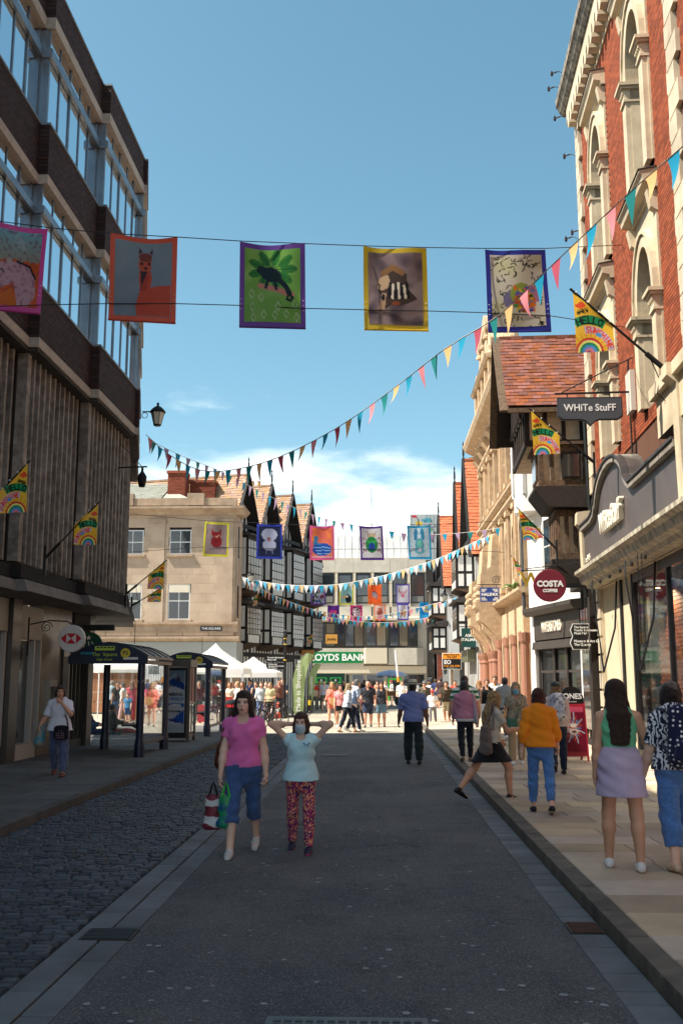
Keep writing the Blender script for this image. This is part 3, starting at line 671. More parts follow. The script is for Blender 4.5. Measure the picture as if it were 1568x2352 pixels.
# local: +y along the facade (away), -x out to the street
MB().box(0, 7, 0, 5.1, 3.9, 11.3).build('wall', m_white, VB)
MB().box(.25, 7, 0, 5.1, .1, 3.9).build('shop_wall', m_dkshop, VB)
for z0, z1 in ((5.2, 7.0), (8.0, 9.9)):
    for yy in (.6, 1.75, 2.9):
        w = MB().box(-.05, .0, yy - .38, yy + .38, z0 - .08, z1 + .08).build('window', m_white, VB)
        MB().box(-.06, -.05, yy - .30, yy + .30, z0, z1).build('pane', m_leaded, w)
        MB().box(-.075, -.06, yy - .3, yy + .3, (z0 + z1) / 2 - .02, (z0 + z1) / 2 + .02).build('glazing_bar', m_white, w)
        MB().box(-.12, .0, yy - .44, yy + .44, z0 - .16, z0 - .08).build('sill', m_white, w)
        its = [((-.04, yy + s * (.46 if k % 2 else .42), z0 + .12 + k * .24), (.08, .16 if k % 2 else .10, .22)) for s in (-1, 1) for k in range(7)]
        pieces('surround_block', w, its, m_white, 'box')
# bow bay at the far end with cornice
bp = [(0., 3.3), (-.55, 3.6), (-.75, 4.1), (-.55, 4.7), (0., 5.0)]
b = MB().prism(bp, 8.0, 11.2, 'z').build('bay', m_white, VB)
for (p0, p1) in zip(bp[:-1], bp[1:]):
    p0 = Vector((*p0, 0)); p1 = Vector((*p1, 0)); d_ = (p1 - p0); nn = Vector((-d_.y, d_.x, 0)).normalized() * -1
    if nn.x > 0 and False: nn = -nn
    a = p0.lerp(p1, .2) + nn * -.012; c = p0.lerp(p1, .8) + nn * -.012
    MB().add([(a.x, a.y, 9.0), (c.x, c.y, 9.0), (c.x, c.y, 10.6), (a.x, a.y, 10.6)], [(0, 1, 2, 3)]).build('pane', m_leaded, b)
    MB().bar((p0.x, p0.y, 8), (p0.x, p0.y, 11.2), .12).build('bay_post', m_white, b)
for z, o in ((11.2, .12), (11.32, .22), (11.44, .34)):
    MB().prism([(x - o * (1 if x < 0 else 0), y + (o * .5 if y > 4.1 else -o * .5)) for x, y in bp], z, z + .118, 'z').build('bay_cornice', m_white, b)
MB().prism([(x, y) for x, y in bp], 7.4, 8.0, 'z').build('bay_base', m_white, b)
MB().prism([(.1, 11.3), (-.3, 11.45), (-.3, 11.6), (.1, 11.75)], -.2, 5.2, 'y').build('cornice', m_white, VB)
# shop front
MB().prism([(.3, 3.05), (-.12, 3.05), (-.12, 3.85), (.3, 3.85)], .1, 4.3, 'y').build('sign_fascia', m_dkshop, VB)
MB().prism([(.2, 3.86), (-.35, 3.86), (-.45, 4.0), (-.45, 4.12), (.2, 4.2)], -.1, 4.5, 'y').build('shop_cornice', m_dkshop, VB)
MB().prism([(.3, 2.72), (-.2, 2.75), (-.16, 3.0), (.3, 3.03)], .05, 4.35, 'y').build('shop_architrave', m_dkshop, VB)
text("WATERSTONES", .5, M('ivory_letters'), VB, (-.14, 2.5, 3.45), (R(90), 0, R(-90)), ext=.03, bold=.008, sx=.52)
sw = MB().box(-.02, .2, .2, 4.2, .1, .55).build('shop_window', m_dkshop, VB)
for a, b_ in ((.3, 1.45), (1.6, 2.6), (2.75, 4.1)):
    MB().box(.04, .055, a, b_, .56, 2.7).build('pane', m_dglass, sw)
for yy in (.22, 1.52, 2.68, 4.15): MB().tube([(-.01, yy, .5), (-.01, yy, 2.72)], .05, 8).build('colonnette', m_dkshop, sw)
MB().box(-.0, .06, .2, 4.2, 1.98, 2.06).build('transom', m_dkshop, sw)
MB().box(-.1, .3, -.15, .15, .1, 3.05).build('shop_pilaster', m_white, VB); MB().box(-.1, .3, 4.3, 4.75, .1, 3.9).build('shop_pilaster', m_white, VB)
d = MB().box(-.02, .25, 4.78, 5.05, .1, 2.4).build('door', M('pale_blue_door', (176, 196, 196), .5), VB)
# ---------------------------------------------------------------- sandstone bank
m_sand = M('golden_sandstone', (198, 170, 136), .88, col2=(170, 140, 108), nscale=2.5, bump=.35, bscale=30, stain=.22)
m_sand2 = M('carved_sandstone', (206, 180, 146), .88, var=.12, col2=(176, 148, 116), nscale=5, bump=.5, bscale=24, stain=.25)
m_granc = M('pink_granite', (168, 120, 96), .4, col2=(146, 100, 80), nscale=30, spec=.6)
SBk = thing('sandstone_bank', 'ornate golden sandstone building with carved pilasters and columned doorway', 'building', (5.32, 35.3, 0), 0)
LEN = 14.6
MB().box(.15, 8, 0, LEN, .1, 13.0).build('wall', m_sand, SBk)
MB().prism([(.3, 12.9), (-.25, 12.95), (-.35, 13.1), (-.75, 13.3), (-.85, 13.5), (-.85, 13.62), (.3, 13.8)], -.1, LEN + .4, 'y').build('cornice', m_sand2, SBk)
for z, o in ((4.9, .35), (8.6, .22), (9.0, .3), (12.2, .2)): MB().prism([(.2, z - .12), (-o * .6, z - .1), (-o, z), (-o, z + .1), (.2, z + .16)], 0, LEN + .1, 'y').build('string_course', m_sand2, SBk)
nb = 7
for k in range(nb + 1):
    yy = .25 + (LEN - .5) * k / nb
    p = MB().box(-.12, .2, yy - .22, yy + .22, 5.0, 12.1).build('pilaster', m_sand2, SBk)
    for z in (5.3, 8.2, 9.35, 11.8): MB().box(-.2, .2, yy - .28, yy + .28, z, z + .2).build('pilaster_block', m_sand2, p)
    MB().box(-.16, -.12, yy - .05, yy + .05, 5.6, 8.1).build('flute', m_sand, p); MB().box(-.16, -.12, yy - .05, yy + .05, 9.6, 11.7).build('flute', m_sand, p)
    MB().prism([(.1, 12.2), (-.2, 12.3), (-.45, 12.6), (-.3, 12.75), (-.6, 12.9), (.1, 12.92)], yy - .13, yy + .13, 'y').build('console', m_sand2, p)
for k in range(nb):
    yy = .25 + (LEN - .5) * (k + .5) / nb; hw = .62
    w = MB().prism([(yy - .7, 5.2), (yy - .7, 8.2), (yy + .7, 8.2), (yy + .7, 5.2)] + arch(yy, hw * .8, 5.2, 7.2, .55)[::-1], -.02, .14, 'x').build('window', m_sand2, SBk)
    MB().box(.08, .1, yy - .5, yy + .5, 5.2, 7.7).build('pane', m_leaded, w); MB().box(.02, .07, yy - .04, yy + .04, 5.2, 7.7).build('mullion', m_sand2, w)
    w = MB().box(.02, .148, yy - .62, yy + .62, 9.4, 11.6).build('window', m_sand2, SBk)
    for s in (-1, 1):
        for za, zb_ in ((9.5, 10.6), (10.7, 11.5)): MB().box(.005, .02, yy + s * .3 - .24, yy + s * .3 + .24, za, zb_).build('pane', m_leaded, w)
# attic gable
g_ = MB().prism([(7.0, 13.6), (7.0, 15.9), (7.6, 16.1), (7.8, 17.0), (8.4, 17.6), (8.6, 18.2), (10.2, 18.9), (11.8, 18.2), (12.0, 17.6), (12.6, 17.0), (12.8, 16.1), (13.4, 15.9), (13.4, 13.6)], -.2, .8, 'x').build('attic_gable', m_sand2, SBk)
for yy in (7.2, 8.7, 10.2, 11.7, 13.2):
    MB().box(-.38, -.2, yy - .16, yy + .16, 13.6, 15.7).build('pilaster', m_sand2, SBk); MB().lathe([(.16, 0), (.16, .1), (.1, .2), (.13, .4), (.05, .8), (0, .95)], 8, (-.25, yy, 15.95 if yy in (7.2, 13.2) else 17.2)).build('finial', m_sand2, SBk)
for yy in (7.95, 9.45, 10.95, 12.45):
    w = MB().box(-.26, -.2, yy - .42, yy + .42, 13.9, 15.4).build('window', m_sand2, SBk); MB().box(-.275, -.26, yy - .3, yy + .3, 14.0, 15.3).build('pane', m_leaded, w)
MB().prism([(.2, 15.7), (-.45, 15.75), (-.55, 15.9), (.2, 16.0)], 6.8, 13.6, 'y').build('string_course', m_sand2, SBk)
MB().prism([(.2, 17.5), (-.3, 17.55), (-.35, 17.65), (.2, 17.7)], 8.2, 12.2, 'y').build('string_course', m_sand2, SBk)
for yy in (.3, 3.3, LEN - .2): MB().lathe([(.26, 0), (.26, .3), (.16, .4), (.2, .6), (.06, 1.5), (.1, 1.6), (.0, 1.75)], 8, (-.2, yy, 13.75)).build('finial', m_sand2, SBk)
# oriel bases and columned doorways at the far half
for yc in (8.6, 12.6):
    pr = [(.2, 3.3), (-.2, 3.4), (-.35, 3.7), (-.7, 4.1), (-.95, 4.3), (-.95, 4.75), (-1.1, 4.85), (-1.1, 5.0), (-.9, 5.1), (-.85, 6.3), (-.4, 6.6), (-.3, 7.9), (.2, 8.4)]
    MB().prism(pr, yc - .75, yc + .75, 'y').build('oriel', m_sand2, SBk)
    for s in (-.55, .55):
        MB().prism([(.0, 2.9), (-.3, 3.0), (-.45, 3.5), (-.8, 3.9), (-.85, 4.25), (.0, 4.25)], yc + s - .16, yc + s + .16, 'y').build('scroll_bracket', m_sand2, SBk)
        MB().lathe([(.17, 0), (.2, .12), (.13, .2), (.2, .34), (.1, .5), (.15, .62), (.16, .72), (0, .86)], 8, (-.9, yc + s, 5.05)).build('urn', m_sand2, SBk)
        MB().lathe([(.28, 0), (.28, .3), (.22, .36), (.19, .45), (.17, 2.4), (.22, 2.45), (.2, 2.55), (.28, 2.75), (.3, 2.85)], 14, (-.25, yc + s, .1)).build('column', m_granc, SBk)
    MB().prism(arch(yc, .45, .1, 2.4, .4), .03, .18, 'x').build('door', M('carved_brown_door', (120, 84, 56), .6), SBk)
for k in range(3):
    yc = 1.6 + 2.3 * k
    w = MB().prism([(yc - .85, .5), (yc - .85, 4.4), (yc + .85, 4.4), (yc + .85, .5)] + arch(yc, .62, .5, 2.9, .62)[::-1], -.1, .16, 'x').build('ground_window', m_sand2, SBk)
    MB().box(.1, .12, yc - .65, yc + .65, .5, 3.6).build('pane', m_leaded, w)
    MB().box(-.14, .16, yc - .9, yc + .9, .1, .5).build('plinth', m_sand2, w)
for yc in (.4, 2.75, 5.0, 7.3, 10.6): MB().lathe([(.22, 0), (.22, .4), (.17, .5), (.15, 2.9), (.2, 3.0), (.24, 3.3)], 12, (-.12, yc, .1)).build('column', m_granc, SBk)
MB().tube([(-.15, .1, 13), (-.15, .1, 4)], .06, 8).build('downpipe', M('lead_pipe', (70, 74, 78), .5), SBk)
MB().box(-.11, -.0, 10.4, 11.0, .1, 3.0).build('diamond_panel', m_sand2, SBk)
# ================================================================ far right: two timber gables with orange tiles; end of street: bank; far block
m_otile = M('orange_clay_tile', (190, 108, 72), .85, var=.16, bump=.3, bscale=30)
m_btimber = M('black_timber', (34, 31, 30), .75, var=.15)
m_wplaster = M('white_plaster', (222, 222, 218), .85, stain=.06)
def gable_house(name, label, x, y, w, depth, ze, zr, rz, side_studs, tile, over=.6, face=1, storeys=(3.2, 6.0), bays=True, tilelimit=150, dark=None, finial=True, grp=None, front_windows=True, tw=.26, th=.2):
    """gable to the street.  local: +x out to the street, y along it (0..w), the near side wall at y = 0 faces the camera"""
    dark = dark or m_btimber
    H = thing(name, label, 'building', (x, y, 0), rz, grp)
    ym = w / 2
    MB().box(-depth, 0, 0.05, w - .05, 0, ze).build('wall', m_wplaster, H)
    g = MB().prism([(.05, ze), (ym, zr - .12), (w - .05, ze)], -depth, -.06, 'x').build('gable_wall', m_wplaster, H)
    sl = Vector((0, ym + .3, (zr - ze) * (ym + .3) / ym)); z0 = zr - sl.z
    rf = MB().prism([(-.3, z0), (ym, zr), (w + .3, z0), (w + .3, z0 - .12), (ym, zr - .16), (-.3, z0 - .12)], -depth, over, 'x').build('roof', dark, H)
    roof_tiles(rf, (-depth, -.32, z0 + .02), (1, 0, 0), sl, depth + over, sl.length, tile, tw, th, tilelimit, key=lambda t: -t[0][0])
    pieces('ridge_tile', rf, [((over - .2 - .4 * k, ym, zr + .03), (.38, .22, .12)) for k in range(int(depth / .4))], tile, 'box')
    for s in (-.34, w + .34): MB().bar((over + .04, ym, zr + .05), (over + .04, s, z0 - .12), .08, .2, up=(1, 0, 0)).build('bargeboard', dark, H)
    MB().bar((over + .03, .35, ze + .3), (over + .03, w - .35, ze + .3), .08, .22, up=(0, 0, 1)).build('collar_beam', dark, H)
    if finial: MB().lathe([(.07, -.4), (.08, .0), (.035, .1), (.06, .25), (.05, .6), (.025, .7), (.05, .8), (.0, 1.0)], 8, (over + .04, ym, zr + .1)).build('finial', dark, H)
    for k in range(6):
        yy = w * (k + .8) / 6.6; h = (1 - abs(yy - ym) / ym) * (zr - ze)
        MB().box(-.06, -.0, yy - .07, yy + .07, ze, ze + h - .05).build('stud', dark, H)
    zz = [.0] + list(storeys) + [ze]
    # side wall towards the camera
    for i in range(len(zz) - 1):
        a, b = zz[i], zz[i + 1]
        MB().box(-depth, .02, -.02, .06, b - .22, b).build('rail', dark, H)
        MB().box(-depth, .02, -.015, .06, (a + b) / 2 - .1, (a + b) / 2 + .1).build('rail', dark, H)
        for k in range(side_studs):
            xx = -.12 - k * .62; MB().box(xx - .11, xx + .11, -.03, .06, a, b - .2).build('post', dark, H)
        # street face
        MB().box(-.02, .04, .0, w, b - .24, b).build('rail', dark, H)
        nfs = 9
        for k in range(nfs):
            yy = .1 + (w - .2) * k / (nfs - 1); MB().box(-.02, .03, yy - .045, yy + .045, a, b - .22).build('post', dark, H)
        if bays and i > 0:
            o = .95; q0, q1 = w * .26, w * .80; z0_, z1_ = a + .45, b - .3
            by = MB().box(-.02, o, q0, q1, z0_, z1_).build('bay_window', dark, H)
            for c in range(5):
                for r2 in range(5):
                    ya_, yb_ = q0 + (q1 - q0) * (c + .1) / 5, q0 + (q1 - q0) * (c + .9) / 5; za = z0_ + .5 + (z1_ - z0_ - .7) * (r2 + .06) / 5; zb_ = z0_ + .5 + (z1_ - z0_ - .7) * (r2 + .94) / 5
                    MB().add([(o + .012, ya_, za), (o + .012, yb_, za), (o + .012, yb_, zb_), (o + .012, ya_, zb_)], [(0, 1, 2, 3)]).build('pane', M_pane, by)
            for yy_ in (q0 - .012, q1 + .012):
                for c in range(2):
                    for za, zb_ in ((z0_ + .12, z0_ + .75), (z0_ + .9, z1_ - .12)): MB().box(.12 + c * .42, .40 + c * .42, yy_ - .006, yy_ + .006, za, zb_).build('white_panel', m_wplaster, by)
            for c in range(6):
                yy = q0 + .3 + (q1 - q0 - .6) * c / 5; MB().box(o, o + .015, yy - .10, yy + .10, z0_ + .04, z0_ + .46).build('white_panel', m_wplaster, by)
            MB().prism([(-.1, z1_), (o + .22, z1_ + .02), (o + .2, z1_ + .12), (.0, z1_ + .5)], q0 - .15, q1 + .15, 'y').build('bay_roof', M('bay_slate', (66, 62, 60), .7), by)
            MB().prism([(-.05, z0_ - .35), (o * .5, z0_ - .2), (o + .1, z0_ - .02), (-.05, z0_ - .02)], q0 - .05, q1 + .05, 'y').build('bay_bracket', M('brown_oak', (84, 66, 50), .8), by)
    return H
M_pane = glass_mat('cream_pane', (110, 96, 74), .02, .1, gain=.35)  # cream tinted body with a weak reflection
# right row: facade faces -x, so the house is turned half round
gable_house('timber_house', 'near orange-tiled timber gable beyond the sandstone bank', 5.05, 56.2, 5.4, 9, 8.6, 13.6, R(180), 3, m_otile, finial=True, storeys=(3.4, 6.0), tilelimit=10, tw=.3, th=.22, over=.25)
def mirror_roof(H, x0, w, depth, ze, zr, over, tile):
    ym = w / 2; sl = Vector((0, -(ym + .3), (zr - ze) * (ym + .3) / ym)); z0 = zr - sl.z
    rf = [c for c in H.children if c.name.startswith('roof')][0]
    roof_tiles(rf, (-depth, w + .32, z0 + .02), (1, 0, 0), sl, depth + over, sl.length, tile, .3, .22, 250, key=lambda t: -t[0][0])
hs_ = [o for o in bpy.data.objects if o.name.startswith('timber_house') and o is not TH]
mirror_roof(hs_[0], 0, 5.4, 9, 8.6, 13.6, .25, m_otile)
h2 = gable_house('timber_house', 'far orange-tiled timber gable behind the green restaurant sign', 4.42, 69.0, 6.0, 9, 8.0, 12.5, R(180), 3, m_otile, storeys=(3.2, 5.4), tilelimit=10, tw=.3, th=.22, over=.25)
mirror_roof(h2, 0, 6.0, 9, 8.0, 12.5, .25, m_otile)
h3 = gable_house('timber_house', 'narrow tall orange-tiled gable squeezed between two timber houses', 4.85, 59.6, 3.2, 9, 8.8, 13.2, R(180), 3, m_otile, storeys=(3.2, 5.4), bays=False, tilelimit=10, over=.2)
mirror_roof(h3, 0, 3.2, 9, 8.8, 13.2, .2, m_otile)
for i, (x, y) in enumerate(((4.85, 51.6), (4.6, 59.0))):
    s = MB().box(x - .25, x + .3, y, y + 4.0, 2.7, 3.3).build('shop_fascia', M('olive_fascia', (86, 88, 66), .5)); tag(s, ['olive shop fascia under the near timber gable', 'olive shop fascia under the far timber gable'][i], 'shop fascia')
# left tudor row along (.29, .957)
tu = math.atan2(-.29, .957)          # rotation so that local y runs along the row
labs = ['first black and white timber gable next to the stone corner building', 'second black and white timber gable of the row', 'third black and white timber gable of the row', 'last black and white timber gable next to the green bank']
m_ptile = M('pale_brown_tile', (168, 134, 106), .9, var=.2, hue=.01, bump=.3, bscale=30)
for k in range(4):
    cx, cy = -8.3 + .985 * k, 54.1 + 3.3 * k
    gable_house('timber_gable_house', labs[k], cx, cy, 3.4, 8.5, 10.0 - .0 * k, 13.3 + .0 * k, tu, 7, m_ptile, over=.5, storeys=(3.3, 6.2), tilelimit=220 if k < 2 else 100, grp='black and white gables of the left row', tw=.28, th=.18)
# ================================================================ stone corner building, green bank, far blocks
m_bath = M('buff_ashlar', (196, 176, 154), .88, var=.08, col2=(178, 156, 134), nscale=1.2, bump=.2, bscale=30, stain=.15)
m_bath2 = M('buff_ashlar_trim', (186, 164, 140), .88, col2=(158, 136, 114), nscale=3, stain=.3)
m_redst = M('red_sandstone', (164, 116, 86), .88, var=.12, col2=(146, 98, 70), nscale=3, bump=.2, stain=.15)
m_slate = M('grey_green_slate', (150, 150, 138), .8, var=.14, bump=.3, bscale=30)
m_rbrick = M('red_chimney_brick', (140, 72, 50), .85, var=.25, bump=.3, bscale=40)
m_sash = glass_mat('dark_sash_glass', (22, 24, 26), .03, .05, wob=.2, gain=.4)
m_wframe = M('white_sash', (224, 224, 222), .5)
ST = thing('stone_building', 'buff stone corner building with sash windows and slate roof beyond the bus shelters', 'building', (-7.45, 52, 0))
MB().box(-16, 0, .06, 1.9, 3.9, 10.4).build('wall', m_mort, ST)
its = []; z = 4.75; k = 0
WN = [(-2.95 + -.0, 8.3, 9.62, .58), (-2.95, 4.86, 6.84, .58), (-5.5, 8.3, 9.62, .58), (-5.5, 4.86, 6.84, .58), (-8.0, 8.3, 9.62, .58), (-8.0, 4.86, 6.84, .58)]
while z < 10.3:
    h = .5 if z < 9.8 else 10.4 - z; x = -10.5 - (k % 2) * .45
    while x < -.01:
        w = min(random.uniform(.8, 1.3), -x)
        segs = [(x, x + w)]
        for cx, z0, z1, hw in WN:
            if z0 - .05 < z + h / 2 < z1 + .05:
                ns = []
                for a, b in segs:
                    if b <= cx - hw or a >= cx + hw: ns.append((a, b))
                    else:
                        if a < cx - hw - .05: ns.append((a, cx - hw))
                        if b > cx + hw + .05: ns.append((cx + hw, b))
                segs = ns
        for a, b in segs: its.append((((a + b) / 2, .03, z + h / 2), (b - a - .006, .08, h - .006)))
        x += w
    z += h; k += 1
pieces('ashlar_block', ST, its, m_bath, 'box')
for cx, z0, z1, hw in WN:
    w = MB().box(cx - hw, cx + hw, .02, .07, z0, z1).build('window', m_wframe, ST); zm = (z0 + z1) / 2
    for a, b in ((-hw + .06, -.02), (.02, hw - .06)):
        for za, zb in ((z0 + .07, zm - .03), (zm + .03, z1 - .06)): MB().box(cx + a, cx + b, .012, .02, za, zb).build('pane', m_sash, w)
    if z1 < 7: MB().box(cx - hw + .06, cx + hw - .06, .008, .012, z1 - .55, z1 - .06).build('blind', M('cream_blind', (214, 206, 186), .8), w)
    MB().box(cx - hw - .12, cx + hw + .12, -.14, .06, z0 - .12, z0).build('sill', m_bath2, w)
for px_ in (-.55, -4.2, -7.0):
    p = MB().box(px_ - .42, px_ + .42, -.06, .0, 4.75, 9.95).build('pilaster', m_bath, ST); MB().box(px_ - .48, px_ + .48, -.1, .0, 9.95, 10.2).build('capital', m_bath2, p)
MB().prism([(.3, 10.4), (-.1, 10.4), (-.2, 10.55), (-.5, 10.7), (-.5, 10.82), (.3, 10.95)], -12, .45, 'x').build('cornice', m_bath2, ST)
MB().box(-12, .0, .05, .35, 10.95, 11.35).build('parapet', m_bath2, ST)
for px_ in (-6.0, -2.2): MB().box(px_ - .45, px_ + .45, -.02, .4, 10.952, 11.6).build('parapet_block', m_bath2, ST)
MB().prism([(.3, 4.2), (-.1, 4.2), (-.1, 4.55), (-.22, 4.62), (-.22, 4.72), (.3, 4.78)], -12, .2, 'x').build('ledge', m_bath2, ST)
MB().prism([(.3, 3.72), (-.15, 3.72), (-.3, 3.86), (-.3, 3.96), (.3, 4.02)], -12, .28, 'x').build('shop_cornice', m_bath2, ST)
for k in range(10): MB().box(-1.35 * k - 1.33, -1.35 * k - .01, -.06, .25, 4.02, 4.198).build('frieze_block', m_bath, ST)
MB().box(-12, .15, -.1, .25, 2.25, 3.7).build('shop_fascia', M('grey_fascia', (160, 162, 158), .6), ST)
text('GO', .8, M('black_letters', (24, 24, 24), .5), ST, (-4.55, -.115, 2.75), ext=.01)
sgn = MB().box(-1.75, -.62, -.13, -.06, 4.27, 4.5).build('street_name_plate', M('navy_plate', (34, 38, 54), .5), ST)
text('THE SQUARE', .17, M('white_letters', (236, 236, 232), .5), ST, (-1.185, -.135, 4.385), ext=.003, bold=.004)
its = [((-.6 - 1.2 * (k % 12) - (.3 if (k // 12) % 2 else 0), .1, .35 + .52 * (k // 12)), (1.18, .2, .505)) for k in range(48)]
pieces('base_block', ST, its, m_redst, 'box')
MB().box(-2.6, -.35, -.02, .02, .3, 2.2).build('shop_window', m_dglass, ST)
# right return of the building
MB().box(.002, .02, .08, 2.4, .1, 10.4).build('side_wall', m_bath, ST)
for zz in (8.2, 5.0): MB().box(.02, .035, .7, 1.2, zz, zz + 1.7).build('side_window', m_leaded, ST)
MB().prism([(-.2, 10.4), (.3, 10.6), (.5, 10.82), (-.2, 10.95)], .0, 2.0, 'y').build('cornice', m_bath2, ST)
MB().box(-.1, .2, .2, 2.0, 2.25, 3.7).build('shop_fascia', M('grey_fascia'), ST)
# slate hip roof and chimneys behind
rf = MB().add([(-12, .5, 11.2), (-2.2, .5, 11.2), (-5.2, 4.5, 13.0), (-12, 4.5, 13.0), (-2.2, 6, 11.2)], [(0, 1, 2, 3), (1, 4, 2)]).build('roof', m_slate, ST)
roof_tiles(rf, (-9.5, .48, 11.22), (1, 0, 0), (0, 4, 1.8), 5.2, 4.2, m_slate, .36, .22, 250, name='slate')
def chimney(x0, x1, y0, y1, z0, z1, pots=0):
    c = MB().box(x0 + .02, x1 - .02, y0 + .02, y1, z0, z1).build('chimney', m_mort, ST); its = []
    r_ = 0; z = z0
    while z < z1 - .05:
        x = x0 - (r_ % 2) * .12
        while x < x1: a, b = max(x, x0), min(x + .24, x1); (b - a > .04) and its.append((((a + b) / 2, y0 + .01, z + .04), (b - a - .012, .03, .07))); x += .24
        y = y0
        while y < y1: its.append(((x1 - .01, y + .11, z + .04), (.03, .22, .07))); y += .24
        z += .083; r_ += 1
    pieces('brick', c, its, m_rbrick, 'box', 60, restname='brickwork')
    MB().box(x0 - .06, x1 + .06, y0 - .06, y1 + .06, z1 - .14, z1 + .003).build('chimney_cap', m_rbrick, c)
    for k in range(pots): MB().lathe([(.11, 0), (.13, .1), (.1, .15), (.11, .55), (.13, .6), (.1, .6)], 10, (x0 + .25 + k * .4, (y0 + y1) / 2, z1)).build('chimney_pot', M('buff_pot', (204, 164, 112), .8), c)
chimney(-4.2, -3.2, 2.2, 3.2, 11.3, 13.3); chimney(-3.15, -1.7, 3.2, 4.0, 11.3, 12.95)
chimney(-1.0, .2, 9.0, 9.8, 12.0, 13.5, 3)
MB().tube([(-.4, 9.4, 13.5), (-.4, 9.4, 15.8)], .03, 6).build('flagpole', M('white_pole', (210, 206, 196), .5), ST)
# ---------------------------------------------------------------- the bank at the end of the street
m_conc = M('pale_concrete', (206, 198, 182), .88, var=.05, col2=(188, 180, 164), nscale=1.2, stain=.15)
m_conc2 = M('pale_concrete_cill', (206, 194, 172), .88)
m_metal = M('pale_metal_sheet', (206, 206, 202), .5, .2, col2=(180, 178, 172), nscale=2, stain=.15)
LY = thing('bank_building', 'pale concrete bank building with green sign closing the end of the street', 'building', (-.2, 85, 0))
X0, X1 = -8, 4.4
MB().box(X0, X1, .3, 12, 0, 12.1).build('wall', m_conc, LY)
for k in range(8): MB().box(X0 + 1.55 * k, X0 + 1.55 * k + 1.53, .0, .3, 10.85, 12.05).build('parapet_panel', m_conc, LY)
MB().box(X0, X1, .35, 2, 12.06, 12.12).build('roof_edge', m_conc2, LY)
mr = MB().prism([(.5, 12.15), (1.3, 14.2), (2, 14.2), (2, 12.15)], X0 + 1, X1 - .6, 'x').build('roof_screen', m_metal, LY)
for k in range(19): 
    xx = X0 + 1.2 + .6 * k; MB().bar((xx, .49, 12.16), (xx, 1.28, 14.18), .05).build('seam', m_metal, mr)
for k in range(8):
    xx = X0 + .8 + 1.55 * k
    w = MB().box(xx - .62, xx + .62, .22, .3, 8.2, 10.8).build('window', m_alud, LY)
    MB().box(xx - .5, xx + .5, .2, .22, 8.9, 10.6).build('pane', m_leaded, w); MB().box(xx - .5, xx + .5, .205, .215, 8.3, 8.8).build('panel', M('grey_panel', (120, 118, 112), .6), w)
    MB().box(xx - .84, xx - .62, .02, .3, 7.9, 10.85).build('fin', m_conc2, LY)
for k in range(8):
    xx = X0 + .8 + 1.55 * k
    MB().prism([(xx - .7, 7.0), (xx + .7, 7.0), (xx + .7, 7.9), (xx - .7, 7.9)], .0, .3, 'y').build('spandrel', m_conc, LY)
MB().prism([(.3, 6.6), (-.5, 6.75), (-.5, 6.95), (.3, 7.1)], X0, X1 - .5, 'x').build('sill_band', m_conc2, LY)
for a, b, yf in ((-5.0, -.95, .0), (-.75, .95, -.7), (1.2, 3.6, -.1)):
    w = MB().box(a, b, yf, .3, 4.45, 6.55).build('window', M('bronze_window', (62, 58, 52), .5, .3), LY); n_ = max(2, int((b - a) / .75))
    for i in range(n_): MB().box(a + (b - a) * (i + .08) / n_, a + (b - a) * (i + .92) / n_, yf - .015, yf, 4.6, 6.45).build('pane', M_pane if i % 3 == 1 else m_leaded, w)
MB().box(X0, -.95, -.06, .3, 2.9, 4.4).build('fascia_band', m_conc, LY)
MB().prism([(-1.0, .3), (-.8, -.75), (1.0, -.75), (1.0, .3)], 3.1, 4.4, 'z').build('bay_base', m_conc2, LY)
MB().prism([(1.05, .3), (1.1, -.5), (3.5, -.5), (4.1, .0), (4.1, .3)], 3.0, 4.4, 'z').build('bay_base', m_conc, LY)
MB().box(X0, 4.3, -.02, .3, 2.3, 2.9).build('shop_head', m_conc2, LY)
sg = MB().box(-6.2, -1.05, -.14, -.06, 3.15, 4.08).build('green_sign_board', M('bank_green', (0, 120, 62), .5), LY)
text('LLOYDS BANK', .78, M('white_letters'), sg, (-3.3, -.15, 3.6), ext=.01, bold=.02)
MB().box(X0, -2.6, .18, .3, 0, 2.3).build('shop_wall', M('dark_teal_wall', (16, 60, 54), .4), LY)
for xx in (-4.55, -3.35):
    a = MB().box(xx - .42, xx + .42, .1, .18, .35, 1.35).build('cash_machine', M('brushed_steel'), LY); MB().box(xx - .3, xx + .3, .09, .1, .75, 1.15).build('screen', M('dark_screen'), a)
    s2 = MB().box(xx - .45, xx + .45, .12, .18, 1.5, 1.95).build('lit_sign', M('bright_green', (60, 200, 80), .5), LY); MB().box(xx - .38, xx + .38, .11, .12, 1.56, 1.89).build('sign_face', M('dark_teal_wall'), s2)
    text('B', .26, M('white_letters'), s2, (xx, .105, 1.72), ext=.003)
for a, b in ((-2.55, -2.1), (-2.0, -.9), (-.8, .8), (.9, 2.2), (2.3, 4.2)):
    d = MB().box(a, b, .2, .3, 0, 2.28).build('shop_window', M('pale_frame', (176, 170, 158), .5), LY); MB().box(a + .08, b - .08, .19, .2, .1, 2.2).build('pane', m_dglass, d)
gf = MB(); gf.box(1.05, 1.2, .05, .15, 0, 1.9); gf.box(2.05, 2.2, .05, .15, 0, 1.9); gf.box(1.2, 2.05, .05, .15, 1.75, 1.9); gf.build('green_door_frame', M('vivid_green', (60, 190, 60), .5), LY)
pl = MB().box(4.35, 4.75, -.02, .1, 1.6, 2.05).build('street_name_plate', M('navy_plate'), LY); text('PRIDE\nHILL', .15, M('white_letters'), LY, (4.55, -.03, 1.83), ext=.003)
MB().box(4.4, 5.0, .2, 8, 0, 11.9).build('corner_pier', M('dark_concrete', (84, 80, 74), .9), LY)
